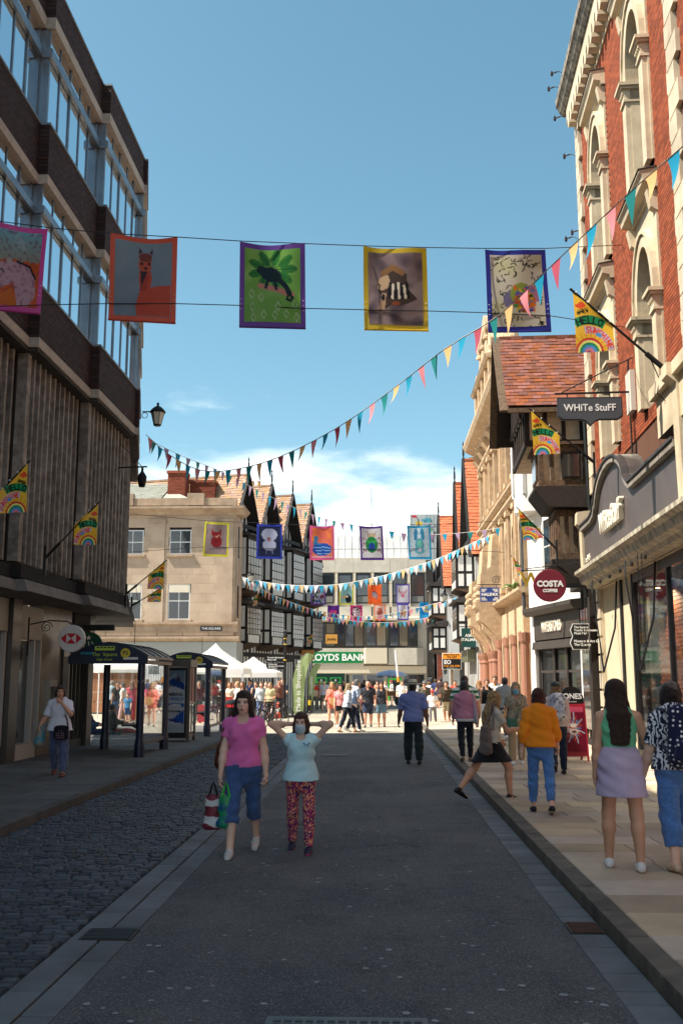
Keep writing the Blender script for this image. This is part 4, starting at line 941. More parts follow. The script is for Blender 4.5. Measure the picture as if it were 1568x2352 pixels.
MB().tube([(1.3 - 1.55, 2.2, 14.1), (1.3 - 1.55, 2.2, 18.6)], [.05, .03], 6).build('flagpole', M('grey_pole', (90, 86, 76), .5), LY)
# neighbours at the far right
NB = thing('brick_shop_building', 'narrow red brick and grey building with a red fascia right of the bank', 'building', (4.9, 84, 0))
MB().box(.1, 6, .2, 8, 0, 11.2).build('wall', M('dark_grey_cladding', (98, 100, 106), .7), NB)
its = []
for r_ in range(120):
    for k in range(2): its.append(((.15 + k * .24 + (.12 if r_ % 2 else 0), .12, .05 + r_ * .085), (.225, .2, .073)))
pieces('brick', NB, its, m_rbrick, 'box', 200, restname='brickwork')
for z0, z1 in ((5.2, 7.6), (8.6, 10.8)):
    w = MB().box(.85, 1.7, .1, .2, z0, z1).build('window', m_wframe, NB); MB().box(.93, 1.25, .09, .1, z0 + .1, z1 - .1).build('pane', m_leaded, w); MB().box(1.32, 1.62, .09, .1, z0 + .1, z1 - .1).build('pane', M_pane, w)
MB().box(.6, 3, -.05, .2, 3.3, 4.6).build('red_fascia', M('crimson_fascia', (150, 18, 34), .5), NB)
st = MB(); st.add([(1.95 + (.2 if i % 2 == 0 else .08) * math.sin(i * math.pi / 5), -.06, 3.9 + (.2 if i % 2 == 0 else .08) * math.cos(i * math.pi / 5)) for i in range(10)], [tuple(range(10))]); st.build('star', M('white_letters'), NB)
for a in (.7, 1.4, 2.1): MB().box(a, a + .6, .1, .2, .2, 3.2).build('shop_window', m_dglass, NB)
# ================================================================ painted cloth: banners, flags, bunting
def P_in(pts, poly):
    x, y = pts[:, 0], pts[:, 1]; c = np.zeros(len(pts), bool); n = len(poly); j = n - 1
    for i in range(n):
        xi, yi = poly[i]; xj, yj = poly[j]
        c ^= ((yi > y) != (yj > y)) & (x < (xj - xi) * (y - yi) / (yj - yi + 1e-12) + xi); j = i
    return c
def P_line(pts, path, w):
    d = np.full(len(pts), 9.)
    for a, b in zip(path[:-1], path[1:]):
        a = np.array(a); b = np.array(b); ab = b - a; t = np.clip(((pts - a) @ ab) / (ab @ ab + 1e-12), 0, 1)
        d = np.minimum(d, np.hypot(*(pts - a - t[:, None] * ab).T))
    return d < w
def vnoise(pts, s, seed=0):
    return np.array([mnoise.noise((p[0] * s + seed * 7.1, p[1] * s, seed * 3.3)) for p in pts])
def paint(pts, ops, asp=1.):
    """pts (n,2) with v downwards, both 0..1; ops drawn in order; colours 0..255"""
    col = np.full((len(pts), 3), 200.); q = pts * np.array([1, asp])
    for o in ops:
        k = o[0]
        if k == 'fill': col[:] = o[1]; continue
        if k == 'grad':
            t = pts[:, 1:2]; col[:] = np.array(o[1]) * (1 - t) + np.array(o[2]) * t; continue
        if k == 'noise':
            nn = vnoise(q, o[1], o[4] if len(o) > 4 else 0); t = np.clip(nn * o[3] + .5 - .5 + (o[5] if len(o) > 5 else 0), 0, 1)[:, None]; col[:] = col * (1 - t) + np.array(o[2]) * t; continue
        if k == 'below':
            m = q[:, 1] / asp > o[1] + o[3] * vnoise(q * np.array([1, 0]), 9)
        elif k == 'ell':
            _, cx, cy, rx, ry, c = o[:6]; a = o[6] if len(o) > 6 else 0
            dx = q[:, 0] - cx; dy = q[:, 1] - cy * asp; u = dx * math.cos(a) + dy * math.sin(a); v = -dx * math.sin(a) + dy * math.cos(a)
            m = (u / rx) ** 2 + (v / (ry * asp)) ** 2 < 1
        elif k == 'poly': m = P_in(pts, o[1])
        elif k == 'line': m = P_line(q, [(a, b * asp) for a, b in o[1]], o[2])
        c = o[2] if k in ('below', 'poly') else (o[5] if k == 'ell' else o[3])
        col[m] = c
    return col
def lin_np(c):
    c = np.clip(c * 1.08, 0, 255) / 255.; return np.where(c <= .04045, c / 12.92, ((c + .055) / 1.055) ** 2.4)
m_print = M('painted_print', rough=.4, attr=True, trans=.5)
def cloth(name, parent, quad, nu, nv, colfn=None, mat=None, amp=.012, off=0., inset=0., seed=0, sag=.01):
    """bilinear sheet over the quad TL, TR, BR, BL with gentle folds; colfn gets real flat coordinates 0..1"""
    TL, TR, BR, BL = [Vector(p) for p in quad]; nrm = (TR - TL).cross(BL - TL).normalized()
    if nrm.y > 0: nrm = -nrm
    u = np.linspace(inset, 1 - inset, nu + 1); v = np.linspace(inset * .8, 1 - inset * .8, nv + 1); vs = []; flat = []
    ex = (TR - TL); ex.z = 0; ex.normalize(); xs = [p.dot(ex) for p in (TL, TR, BR, BL)]; x0, x1 = min(xs), max(xs); zs = [p.z for p in (TL, TR, BR, BL)]; z0, z1 = min(zs), max(zs)
    for b in v:
        for a in u:
            p = TL.lerp(TR, a).lerp(BL.lerp(BR, a), b)
            w = amp * (math.sin(a * 7 + b * 3 + seed) * .5 + math.sin(a * 3.1 - b * 5 + seed * 2.3) * .7 + (1 - b) * 1.2 * math.sin(a * math.pi * 2 + seed))
            q = p + nrm * (off + w); q.z -= sag * math.sin(math.pi * a) * (1 - b)
            vs.append(q); flat.append(((p.dot(ex) - x0) / (x1 - x0), (z1 - p.z) / (z1 - z0)))
    fs = [(j * (nu + 1) + i, j * (nu + 1) + i + 1, (j + 1) * (nu + 1) + i + 1, (j + 1) * (nu + 1) + i) for j in range(nv) for i in range(nu)]
    me = bpy.data.meshes.new(name); me.from_pydata([tuple(p) for p in vs], [], fs); me.materials.append(mat or m_print); me.shade_smooth()
    if colfn:
        uv = np.array([(i / nu, j / nv) for j in range(nv + 1) for i in range(nu + 1)]) if colfn[1] == 'uv' else np.array(flat)
        c = np.ones((len(vs), 4)); c[:, :3] = lin_np(colfn[0](uv))
        at = me.color_attributes.new('Col', 'FLOAT_COLOR', 'POINT'); at.data.foreach_set('color', c.ravel())
    return obj(name, me, parent)
# ---- drawings (plain paint ops in a portrait rectangle)
def rnd_lines(n, c, w, seed, r=.08):
    g = random.Random(seed); ops = []
    for _ in range(n):
        x, y = g.random(), g.random(); a = g.random() * 6.3; p = [(x, y)]
        for _ in range(5): a += g.uniform(-1.3, 1.3); x += math.cos(a) * r * .35; y += math.sin(a) * r * .28; p.append((x, y))
        ops.append(('line', p, w, c))
    return ops
def rnd_ells(n, cols, seed, rx=(.03, .07), box=(0, 1, 0, 1), ratio=.6):
    g = random.Random(seed); ops = []
    for _ in range(n):
        r_ = g.uniform(*rx); ops.append(('ell', g.uniform(box[0], box[1]), g.uniform(box[2], box[3]), r_, r_ * ratio, g.choice(cols), g.random() * 3))
    return ops
llama = [('grad', (132, 160, 172), (120, 148, 166)), ('noise', 3, (150, 172, 180), .8),
  ('poly', [(.40, 1), (.38, .85), (.44, .68), (.43, .40), (.62, .36), (.66, .5), (.63, .62), (.72, .60), (1, .58), (1, 1)], (196, 84, 52)), ('poly', [(.45, .66), (.56, .66), (.60, .45), (.46, .45)], (178, 66, 46)),
  ('ell', .53, .30, .115, .13, (190, 92, 54)), ('ell', .53, .20, .115, .065, (128, 62, 44)), ('poly', [(.42, .17), (.40, .06), (.48, .12)], (80, 36, 34)), ('poly', [(.60, .13), (.66, .07), (.66, .17)], (80, 36, 34)),
  ('ell', .47, .29, .026, .022, (22, 16, 18)), ('ell', .60, .29, .022, .022, (22, 16, 18)), ('ell', .54, .35, .035, .018, (56, 30, 28)), ('poly', [(.45, .40), (.58, .39), (.54, .46), (.48, .60), (.46, .5)], (66, 34, 38)), ('noise', 3, (206, 100, 70), .0)]
cham = [('fill', (126, 190, 76)), ('noise', 3, (176, 216, 120), 1.), *[('ell', .5 + .30 * math.cos(a), .27 + .17 * math.sin(a), .15, .055, (52, 140, 52), a) for a in [i * .7 for i in range(9)]], *[('line', [(.5, .27), (.5 + .44 * math.cos(a), .27 + .24 * math.sin(a))], .006, (26, 84, 36)) for a in [i * .7 for i in range(9)]],
  *[('line', [(x, y), (x + .05, y - .06), (x + .09, y), (x + .05, y + .06), (x, y)], .006, (206, 226, 176)) for x, y in [(.08, .62), (.25, .66), (.1, .8), (.3, .9), (.5, .9), (.7, .88), (.85, .75), (.55, .78), (.88, .92), (.12, .94)]],
  ('line', [(.28, .50), (.55, .54), (.85, .62)], .05, (214, 150, 122)), ('ell', .47, .34, .20, .10, (20, 40, 44), .35), ('ell', .30, .28, .085, .06, (24, 46, 46)), ('line', [(.62, .42), (.74, .50), (.80, .60)], .045, (22, 44, 46)), ('line', [(.80, .60), (.86, .66), (.82, .70), (.76, .68), (.77, .64)], .022, (22, 44, 46)), ('line', [(.42, .42), (.38, .52)], .026, (20, 40, 44)), ('line', [(.55, .44), (.56, .54)], .026, (20, 40, 44))]
lion = [('fill', (140, 122, 126)), ('noise', 3.5, (176, 160, 164), 1.3, 1), ('noise', 5, (84, 72, 84), 1.2, 2), ('poly', [(.2, .35), (.35, .22), (.55, .2), (.7, .3), (.72, .5), (.9, .64), (.72, .7), (.55, .74), (.42, .72), (.3, .78), (.2, .78), (.24, .6), (.16, .48)], (78, 60, 52)),
  ('poly', [(.16, .42), (.22, .34), (.36, .30), (.40, .38), (.36, .48), (.26, .52), (.17, .5)], (206, 180, 152)), ('poly', [(.25, .55), (.33, .55), (.30, .78), (.18, .79)], (190, 160, 134)), ('line', [(.28, .28), (.45, .20), (.62, .28)], .05, (150, 110, 70)),
  *[('line', [(.4 + .05 * i, .42 + .02 * (i % 3)), (.38 + .06 * i, .62)], .022, (236, 230, 222) if i % 2 else (18, 16, 18)) for i in range(7)], ('ell', .5, .7, .08, .03, (150, 80, 46)), ('line', [(.17, .43), (.22, .45), (.2, .5)], .008, (40, 28, 26)), ('ell', .27, .62, .03, .05, (24, 20, 22))]
dog = [('fill', (214, 206, 180)), ('noise', 2.5, (196, 194, 130), .9, 3), *rnd_lines(75, (34, 30, 30), .009, 5), ('ell', .60, .63, .30, .24, (214, 206, 178)), ('ell', .37, .62, .14, .14, (126, 118, 150), .6), ('ell', .57, .56, .22, .16, (150, 170, 70)), ('ell', .80, .55, .11, .13, (186, 120, 150), -.6), ('ell', .62, .66, .21, .15, (206, 112, 48)),
  *rnd_ells(60, [(70, 160, 70), (226, 120, 40), (120, 90, 170), (214, 196, 70), (60, 130, 170), (206, 70, 60)], 8, (.02, .045), (.42, .82, .46, .78)), ('ell', .62, .71, .06, .035, (70, 60, 60)), ('ell', .52, .60, .03, .02, (30, 24, 30)), ('ell', .74, .58, .03, .02, (30, 24, 30)), ('line', [(.62, .74), (.6, .79), (.5, .80)], .01, (40, 30, 30)), ('line', [(.62, .74), (.66, .79), (.75, .78)], .01, (40, 30, 30))]
horse = [('grad', (120, 190, 196), (206, 120, 50)), ('noise', 4, (210, 226, 220), .8), ('below', .40, (204, 96, 36), .10), ('poly', [(0, .46), (.55, .40), (.80, .46), (.92, .62), (.95, .85), (.80, 1), (.60, 1), (.5, .68), (.3, .75), (0, .9)], (196, 170, 176)), ('noise', 14, (120, 74, 84), .9), ('line', [(.55, .40), (.8, .46), (.93, .62)], .02, (52, 34, 36)), ('line', [(.2, .55), (.26, .52), (.3, .56)], .012, (40, 30, 30)), ('poly', [(.45, .76), (.58, .9), (.55, 1), (.2, 1), (.1, .92)], (206, 118, 30))]
fox = [('fill', (150, 132, 140)), ('noise', 4, (130, 112, 122), .9), ('ell', .52, .58, .26, .20, (140, 34, 44)), ('poly', [(.28, .14), (.36, .24), (.62, .24), (.72, .13), (.74, .36), (.5, .5), (.28, .36)], (150, 40, 46)), ('poly', [(.36, .34), (.5, .40), (.66, .33), (.52, .46)], (226, 200, 190)), ('line', [(.25, .85), (.5, .8), (.78, .86)], .012, (90, 74, 84)), ('line', [(.4, .52), (.52, .58), (.66, .52)], .01, (60, 14, 24))]
sheep = [('fill', (36, 44, 78)), ('noise', 6, (24, 32, 60), .9), ('ell', .5, .27, .36, .21, (196, 200, 214)), ('ell', .5, .62, .32, .19, (196, 200, 214)), ('noise', 22, (150, 156, 186), .0), ('ell', .48, .42, .09, .07, (176, 120, 116)), ('ell', .44, .40, .02, .015, (40, 20, 30)), ('ell', .53, .40, .02, .015, (40, 20, 30)), ('line', [(.38, .8), (.36, .9)], .02, (120, 120, 150)), ('line', [(.62, .8), (.66, .9)], .02, (120, 120, 150))]
vase = [('grad', (220, 120, 90), (226, 140, 110)), ('noise', 3, (232, 160, 60), 1.3), ('noise', 5, (206, 96, 110), .8, 4), ('ell', .5, .72, .46, .22, (40, 84, 190)), ('poly', [(.08, .72), (.15, .50), (.5, .52), (.95, .6), (.9, .75)], (44, 100, 196)), ('poly', [(.12, .28), (.30, .28), (.28, .48), (.45, .56), (.1, .56)], (60, 150, 200)), *[('line', [(.06 + .05 * i, .60 + .05 * i), (.3, .62 + .05 * i), (.55, .58 + .055 * i), (.9, .64 + .045 * i)], .016, (150, 216, 236) if i % 2 else (24, 60, 160)) for i in range(6)], ('below', .95, (230, 200, 210), .01)]
beetle = [('fill', (224, 224, 220)), ('ell', .5, .24, .24, .10, (206, 190, 160)), ('ell', .5, .55, .30, .28, (36, 140, 66)), ('poly', [(.2, .42), (.8, .42), (.5, .58)], (60, 180, 90)), ('ell', .5, .62, .16, .14, (40, 70, 170)), ('line', [(.5, .45), (.5, .82)], .012, (20, 70, 40)), *[('line', [(.5 + s * .28, y), (.5 + s * .42, y - .05), (.5 + s * .46, y + .06)], .018, (140, 36, 40)) for s in (-1, 1) for y in (.36, .55, .78)], ('line', [(.35, .2), (.25, .1)], .016, (140, 36, 40)), ('line', [(.65, .2), (.75, .1)], .016, (140, 36, 40))]
donkey = [('fill', (206, 214, 216)), ('ell', .33, .22, .10, .22, (56, 130, 166), .1), ('ell', .67, .22, .10, .22, (60, 140, 172), -.1), ('ell', .5, .60, .22, .24, (90, 160, 176)), ('ell', .5, .55, .12, .14, (120, 196, 170)), ('ell', .5, .80, .26, .10, (110, 180, 190)), ('ell', .5, .76, .10, .06, (226, 190, 206)), ('noise', 9, (60, 150, 180), .5)]
flamingo = [('fill', (18, 70, 62)), ('noise', 5, (12, 52, 50), .8), ('ell', .45, .42, .32, .11, (226, 90, 110), -.2), ('line', [(.7, .40), (.85, .30), (.86, .22), (.76, .2)], .05, (230, 100, 116)), ('line', [(.5, .48), (.52, .9)], .03, (230, 120, 130)), ('line', [(.3, .93), (.7, .93)], .03, (214, 120, 140))]
shapes = [('fill', (232, 232, 236)), *rnd_ells(46, [(214, 60, 70), (120, 70, 170), (70, 130, 190), (230, 150, 50), (90, 160, 70), (236, 236, 240), (206, 90, 160)], 3, (.06, .15), ratio=.5), *rnd_lines(22, (30, 26, 40), .014, 6, .3)]
toucan = [('grad', (120, 170, 190), (150, 180, 186)), ('ell', .68, .78, .26, .22, (20, 22, 34)), ('ell', .60, .58, .16, .10, (24, 26, 38)), ('ell', .58, .60, .09, .06, (236, 232, 226)), ('poly', [(.5, .56), (.1, .66), (.12, .70), (.5, .66)], (236, 160, 60)), ('ell', .6, .57, .02, .015, (20, 30, 60))]
orangep = [('fill', (230, 106, 44)), ('noise', 5, (240, 140, 70), 1.), ('ell', .48, .52, .26, .18, (160, 160, 176), .6), ('ell', .62, .66, .16, .12, (190, 150, 140)), ('line', [(.3, .4), (.5, .3), (.72, .5), (.6, .8)], .03, (110, 80, 90))]
bull = [('fill', (222, 220, 218)), ('ell', .5, .48, .24, .15, (214, 170, 180)), ('ell', .5, .62, .16, .09, (206, 120, 136)), ('line', [(.3, .4), (.16, .36), (.18, .2)], .03, (170, 40, 50)), ('line', [(.7, .4), (.86, .36), (.84, .2)], .03, (170, 40, 50)), ('ell', .42, .48, .03, .02, (40, 30, 40)), ('ell', .6, .48, .03, .02, (40, 30, 40))]
purple = [('fill', (96, 36, 130)), ('ell', .3, .35, .16, .10, (206, 50, 130)), ('ell', .68, .4, .2, .12, (190, 44, 120)), ('ell', .5, .7, .2, .14, (60, 40, 150)), ('ell', .68, .4, .1, .05, (230, 120, 60))]
zebra = [('fill', (214, 70, 130)), ('ell', .5, .5, .42, .42, (230, 226, 226)), *rnd_lines(30, (24, 20, 28), .03, 9, .3), ('ell', .5, .8, .14, .1, (190, 50, 80))]
squirrel = [('fill', (226, 216, 206)), ('ell', .5, .5, .26, .34, (176, 96, 84)), ('ell', .45, .3, .16, .12, (206, 140, 120)), ('noise', 10, (140, 60, 60), .6)]
stork = [('fill', (232, 232, 228)), ('ell', .42, .55, .14, .26, (214, 130, 70), .3), ('line', [(.5, .3), (.7, .12)], .04, (230, 170, 60)), ('line', [(.3, .75), (.2, .95)], .03, (60, 120, 90)), ('line', [(.55, .7), (.72, .9)], .03, (140, 60, 50)), *rnd_ells(10, [(70, 150, 160), (206, 90, 60)], 4, (.03, .06), (.25, .6, .3, .8))]
fish = [('fill', (30, 150, 206)), ('ell', .5, .3, .3, .12, (236, 206, 120)), ('ell', .55, .55, .3, .1, (236, 190, 90), .3), ('below', .82, (70, 190, 226), .04), ('noise', 8, (20, 120, 190), .5)]
m_wire = M('steel_wire', (40, 40, 42), .5, .5)
m_hem = {}
BAN = []
def banner(label, px4, Y4, border, art, res=(46, 60), seed=0, grp=None, bw=.075):
    """corner pixels TL TR BR BL with their street distances"""
    q = [aY(x, y, Y) for (x, y), Y in zip(px4, Y4)]
    t = thing('art_banner', label, 'banner', (q[2] + q[3]) * .5, 0, grp); Tm = Matrix.Translation(-t.location)
    ql = [Tm @ p for p in q]
    mt = M('banner_vinyl_%02x%02x%02x' % border, border, .4, spec=.5, trans=.4)
    amp = (q[1] - q[0]).length * .02
    cloth('sheet', t, ql, 14, 18, None, mt, amp, 0, 0, seed, .03)
    cloth('print', t, ql, res[0], res[1], (lambda uv: paint(uv, art, 1.3), 'uv'), m_print, amp, .004, bw, seed, .03)
    W_ = (ql[1] - ql[0]).length
    mb = MB().tube([ql[3], ql[2]], W_ * .017, 6); mb.build('bottom_hem', mt, t)
    for a, b in ((0, 3), (1, 2)):
        for k in (.70, .76, .82): 
            p = ql[a].lerp(ql[b], k); p = p.lerp(ql[1 - a] if a < 2 else p, .03); MB().lathe([(W_ * .012, -.003), (W_ * .012, .003)], 8, tuple(p + Vector((0, -.01, 0)))).build('eyelet', M('eyelet_white', (230, 230, 228), .4), t)
    BAN.append((q, t)); return q
def wire(name, label, pts, r=.008, grp=None):
    o = MB().tube(pts, r, 5).build(name, m_wire); return tag(o, label, 'wire', grp)
r1 = [('pink bordered banner painted with a pale horse at the left edge', [(-32, 505), (110, 525), (92, 720), (-40, 708)], 14.4, (206, 70, 150), horse),
      ('orange bordered banner painted with a red llama', [(255, 537), (408, 545), (403, 742), (248, 733)], 14.9, (206, 80, 44), llama),
      ('purple bordered banner painted with a dark chameleon on leaves', [(551, 555), (700, 560), (702, 754), (549, 750)], 15.4, (104, 58, 150), cham),
      ('yellow bordered banner painted with a collage lion', [(834, 565), (979, 569), (984, 759), (836, 756)], 15.9, (206, 176, 36), lion),
      ('blue bordered banner with a colourful dog on squiggles', [(1114, 571), (1253, 571), (1265, 760), (1121, 762)], 16.4, (38, 46, 140), dog)]
for i, (lb, p4, Y, bc, art) in enumerate(r1): banner(lb, p4, [Y, Y + .12, Y + .12, Y], bc, art, (62, 82), i, 'large banners of the nearest row')
Wl = lambda x, Y: aX(x, 0, -6.6)
pts_t = [aY(-120, 485, 14.0), *[aY(x, y, Y) for x, y, Y in ((0, 508, 14.4), (110, 522, 14.5), (255, 536, 14.9), (408, 544, 15.0), (551, 553, 15.4), (700, 559, 15.5), (834, 564, 15.9), (979, 568, 16.0), (1114, 570, 16.4), (1253, 570, 16.5))], onplane(1430, 562, (5.35, 21.14, 0), Vector((1, -.045, 0)))]
wire('banner_wire', 'upper wire that carries the nearest row of large banners', pts_t)
pts_b = [aY(-120, 708, 14.0), *[aY(x, y, Y) for x, y, Y in ((92, 700, 14.5), (250, 697, 14.9), (403, 697, 15.0), (551, 701, 15.4), (702, 708, 15.5), (836, 711, 15.9), (984, 714, 16.0), (1121, 718, 16.4), (1263, 725, 16.5))], onplane(1440, 752, (5.35, 21.14, 0), Vector((1, -.045, 0)))]
wire('banner_wire', 'lower wire that ties the nearest row of large banners', pts_b)
r2 = [('yellow bordered banner painted with a red fox', [(470, 1197), (526, 1200), (524, 1279), (465, 1277)], (206, 196, 60), fox), ('blue bordered banner painted with a fluffy white sheep', [(590, 1203), (648, 1204), (648, 1284), (588, 1282)], (40, 56, 160), sheep),
      ('pink bordered banner painted with a blue striped vase shape', [(711, 1207), (767, 1207), (768, 1286), (711, 1286)], (214, 90, 140), vase), ('purple bordered banner painted with a green beetle', [(825, 1208), (878, 1208), (882, 1286), (828, 1286)], (84, 44, 130), beetle), ('cyan bordered banner painted with a blue donkey', [(934, 1207), (988, 1206), (991, 1284), (939, 1284)], (36, 150, 196), donkey)]
for i, (lb, p4, bc, art) in enumerate(r2): banner(lb, p4, [40] * 4, bc, art, (28, 38), i + 5, 'banners of the second row', .08)
wire('banner_wire', 'upper wire of the second row of banners', [aY(300, 1180, 39), aY(470, 1196, 40), aY(711, 1206, 40), aY(988, 1205, 40), aY(1185, 1195, 41.5)], .010)
wire('banner_wire', 'lower wire of the second row of banners', [aY(300, 1268, 39), aY(470, 1256, 40), aY(711, 1262, 40), aY(988, 1260, 40), aY(1185, 1270, 41.5)], .010)
r3 = [('cyan bordered banner painted with a pink flamingo', [(649, 1342), (684, 1342), (684, 1388), (647, 1388)], (30, 140, 190), flamingo), ('purple bordered banner of many coloured shapes', [(714, 1343), (748, 1343), (747, 1389), (713, 1389)], (120, 70, 170), shapes),
      ('yellow bordered banner painted with a toucan', [(780, 1342), (812, 1342), (812, 1389), (778, 1389)], (214, 200, 60), toucan), ('orange bordered banner painted with a grey animal', [(844, 1342), (876, 1342), (877, 1388), (845, 1388)], (232, 110, 44), orangep), ('violet bordered banner painted with a pink bull', [(909, 1341), (940, 1341), (941, 1387), (909, 1387)], (80, 60, 160), bull)]
for i, (lb, p4, bc, art) in enumerate(r3): banner(lb, p4, [62] * 4, bc, art, (18, 24), i + 10, 'banners of the third row', .09)
r4 = [('purple banner with round pink shapes in the farthest row', [(752, 1390), (779, 1390), (779, 1427), (752, 1427)], (90, 40, 130), purple), ('magenta bordered banner with a zebra pattern', [(804, 1390), (832, 1390), (832, 1427), (804, 1427)], (206, 60, 130), zebra), ('orange bordered banner painted with a brown animal', [(858, 1388), (886, 1388), (886, 1425), (858, 1425)], (230, 110, 50), squirrel),
      ('violet bordered banner painted with a tall bird', [(912, 1387), (938, 1387), (938, 1424), (912, 1424)], (90, 70, 170), stork), ('cyan banner painted with yellow fish', [(963, 1383), (991, 1382), (991, 1420), (963, 1421)], (20, 150, 206), fish)]
for i, (lb, p4, bc, art) in enumerate(r4): banner(lb, p4, [74] * 4, bc, art, (12, 16), i + 15, 'banners of the farthest row', .09)
wire('banner_wire', 'wire that carries the third row of banners', [aY(560, 1335, 60), aY(650, 1341, 62), aY(940, 1340, 62), aY(1060, 1320, 62)], .012)
wire('banner_wire', 'wire that carries the farthest row of banners', [aY(735, 1386, 73), aY(752, 1389, 74), aY(990, 1381, 74), aY(1030, 1375, 74)], .012)
# ---- bunting
PEN = {k: M('pennant_' + k, c, .6, trans=.35) for k, c in dict(pink=(232, 150, 160), blue=(30, 158, 196), peach=(236, 190, 130), teal=(34, 140, 140), mauve=(176, 150, 184), white=(236, 236, 234), skyblue=(96, 186, 226), brown=(150, 96, 70), rose=(186, 84, 104), navy=(30, 90, 130)).items()}
def bunting(label, path, seq, n, w=.2, h=.3, curl=.0, seed=1, cord=(206, 200, 186), lean=0.):
    """path of world points (smoothed), n pennants evenly along it"""
    t = thing('bunting_string', label, 'bunting', path[0]); g = random.Random(seed); o = path[0]
    P = [p - o for p in path]
    def at(f):
        L_ = [0]
        for a, b in zip(P[:-1], P[1:]): L_.append(L_[-1] + (b - a).length)
        s = f * L_[-1]
        for i in range(len(P) - 1):
            if s <= L_[i + 1] + 1e-9: return P[i].lerp(P[i + 1], (s - L_[i]) / max(L_[i + 1] - L_[i], 1e-9)), (P[i + 1] - P[i]).normalized()
        return P[-1], (P[-1] - P[-2]).normalized()
    MB().tube(P, .007 if h < .4 else .01, 4).build('cord', M('bunting_cord_%d' % cord[0], cord, .8), t)
    for k in range(n):
        p, d = at((k + .5) / n); c = seq[k % len(seq)]; dn = Vector((g.uniform(-.15, .15) + lean, g.uniform(-.2, .2), -1)).normalized(); sd_ = d.cross(dn).normalized(); cu = g.uniform(-1, 1) * curl + .03
        ww = w * g.uniform(.9, 1.1); hh = h * g.uniform(.9, 1.1); vs = []; fs = []; nr = 4
        for r_ in range(nr + 1):
            f = r_ / nr; hw = ww / 2 * (1 - f) + .002
            q = p + dn * (hh * f) + sd_ * (cu * f * f) ; tw = g.uniform(-.1, .1) * curl * 3 * f
            e = (d + sd_ * tw).normalized(); vs += [q - e * hw, q + e * hw]
        fs = [(2 * r_, 2 * r_ + 1, 2 * r_ + 3, 2 * r_ + 2) for r_ in range(nr)]
        MB().add(vs, fs).build('pennant', PEN[c], t, smooth=True)
    return t
def pathY(pts, sub=3):
    q = [aY(x, y, Y) for x, y, Y in pts]; out = []
    for i in range(len(q) - 1):
        p0 = q[max(i - 1, 0)]; p1 = q[i]; p2 = q[i + 1]; p3 = q[min(i + 2, len(q) - 1)]
        for s in range(sub):
            f = s / sub; out.append(.5 * ((2 * p1) + (p2 - p0) * f + (2 * p0 - 5 * p1 + 4 * p2 - p3) * f * f + (3 * p1 - p0 - 3 * p2 + p3) * f ** 3))
    return out + [q[-1]]
bunting('long bunting sagging from the brick building across the street to the left', pathY([(1640, 262, 9.3), (1568, 335, 9.8), (1460, 428, 10.8), (1345, 535, 12.0), (1240, 635, 13.2), (1140, 728, 14.5), (1020, 802, 16.0), (900, 895, 17.8), (770, 985, 19.8), (640, 1050, 21.8), (540, 1078, 23.4), (460, 1080, 24.6), (390, 1045, 25.6), (335, 998, 26.2)]),
        ['pink', 'blue', 'peach', 'teal', 'pink', 'blue', 'peach', 'rose', 'blue', 'pink', 'peach', 'teal', 'rose', 'blue', 'peach', 'teal'], 42, .25, .40, .12, 3)
bunting('thin bunting descending from the left lantern towards the timber gables', pathY([(338, 1008, 26.3), (420, 1048, 28), (520, 1088, 31), (620, 1140, 35), (740, 1190, 40), (860, 1214, 43), (960, 1228, 44), (1080, 1222, 43), (1190, 1205, 42.0)]), ['teal', 'mauve', 'blue', 'mauve'], 40, .26, .38, .06, 4, (222, 220, 214))
bunting('white and blue bunting in the sun from the stone corner to the sandstone bank', pathY([(556, 1326, 52), (640, 1342, 51), (760, 1344, 50), (880, 1322, 49), (1000, 1285, 47), (1100, 1240, 45), (1190, 1205, 43)]), ['white', 'skyblue', 'white', 'blue', 'white', 'skyblue', 'peach'], 62, .26, .40, .12, 5, (236, 236, 230))
bunting('low pastel bunting running past the timber gables to the far right', pathY([(558, 1330, 52), (640, 1372, 56), (740, 1405, 60), (850, 1416, 63), (960, 1396, 64), (1050, 1372, 62)]), ['skyblue', 'peach', 'pink', 'skyblue', 'white'], 46, .30, .42, .06, 6, (230, 226, 220))
bunting('farthest pastel bunting in front of the bank windows', pathY([(740, 1415, 70), (850, 1430, 72), (960, 1424, 72), (1040, 1396, 70)]), ['skyblue', 'pink', 'peach', 'teal'], 34, .30, .42, .05, 8, (230, 226, 220))
# ---- HELLO SUNSHINE flags
GL = {'H': [[(0, 0), (0, 1)], [(1, 0), (1, 1)], [(0, .5), (1, .5)]], 'E': [[(1, 0), (0, 0), (0, 1), (1, 1)], [(0, .5), (.8, .5)]], 'L': [[(0, 0), (0, 1), (1, 1)]], 'O': [[(.5, 0), (1, .25), (1, .75), (.5, 1), (0, .75), (0, .25), (.5, 0)]],
      'S': [[(1, .1), (.4, 0), (0, .25), (.9, .7), (.7, 1), (0, .9)]], 'U': [[(0, 0), (0, .8), (.5, 1), (1, .8), (1, 0)]], 'N': [[(0, 1), (0, 0), (1, 1), (1, 0)]], 'I': [[(.5, 0), (.5, 1)]], 'P': [[(0, 1), (0, 0), (1, .15), (1, .4), (0, .55)]]}
def arc_text(s, cx, cy, r, a0, a1, h, w, lw, col, asp, flip=1):
    ops = []
    for i, ch in enumerate(s):
        a = a0 + (a1 - a0) * (i + .5) / len(s)
        for st in GL[ch]:
            p = []
            for x, y in st:
                rr = r + (.5 - y) * h; aa = a + (x - .5) * w / r; p.append((cx + rr * math.sin(aa), (cy * asp - rr * math.cos(aa)) / asp))
            ops.append(('line', p, lw, col))
    return ops
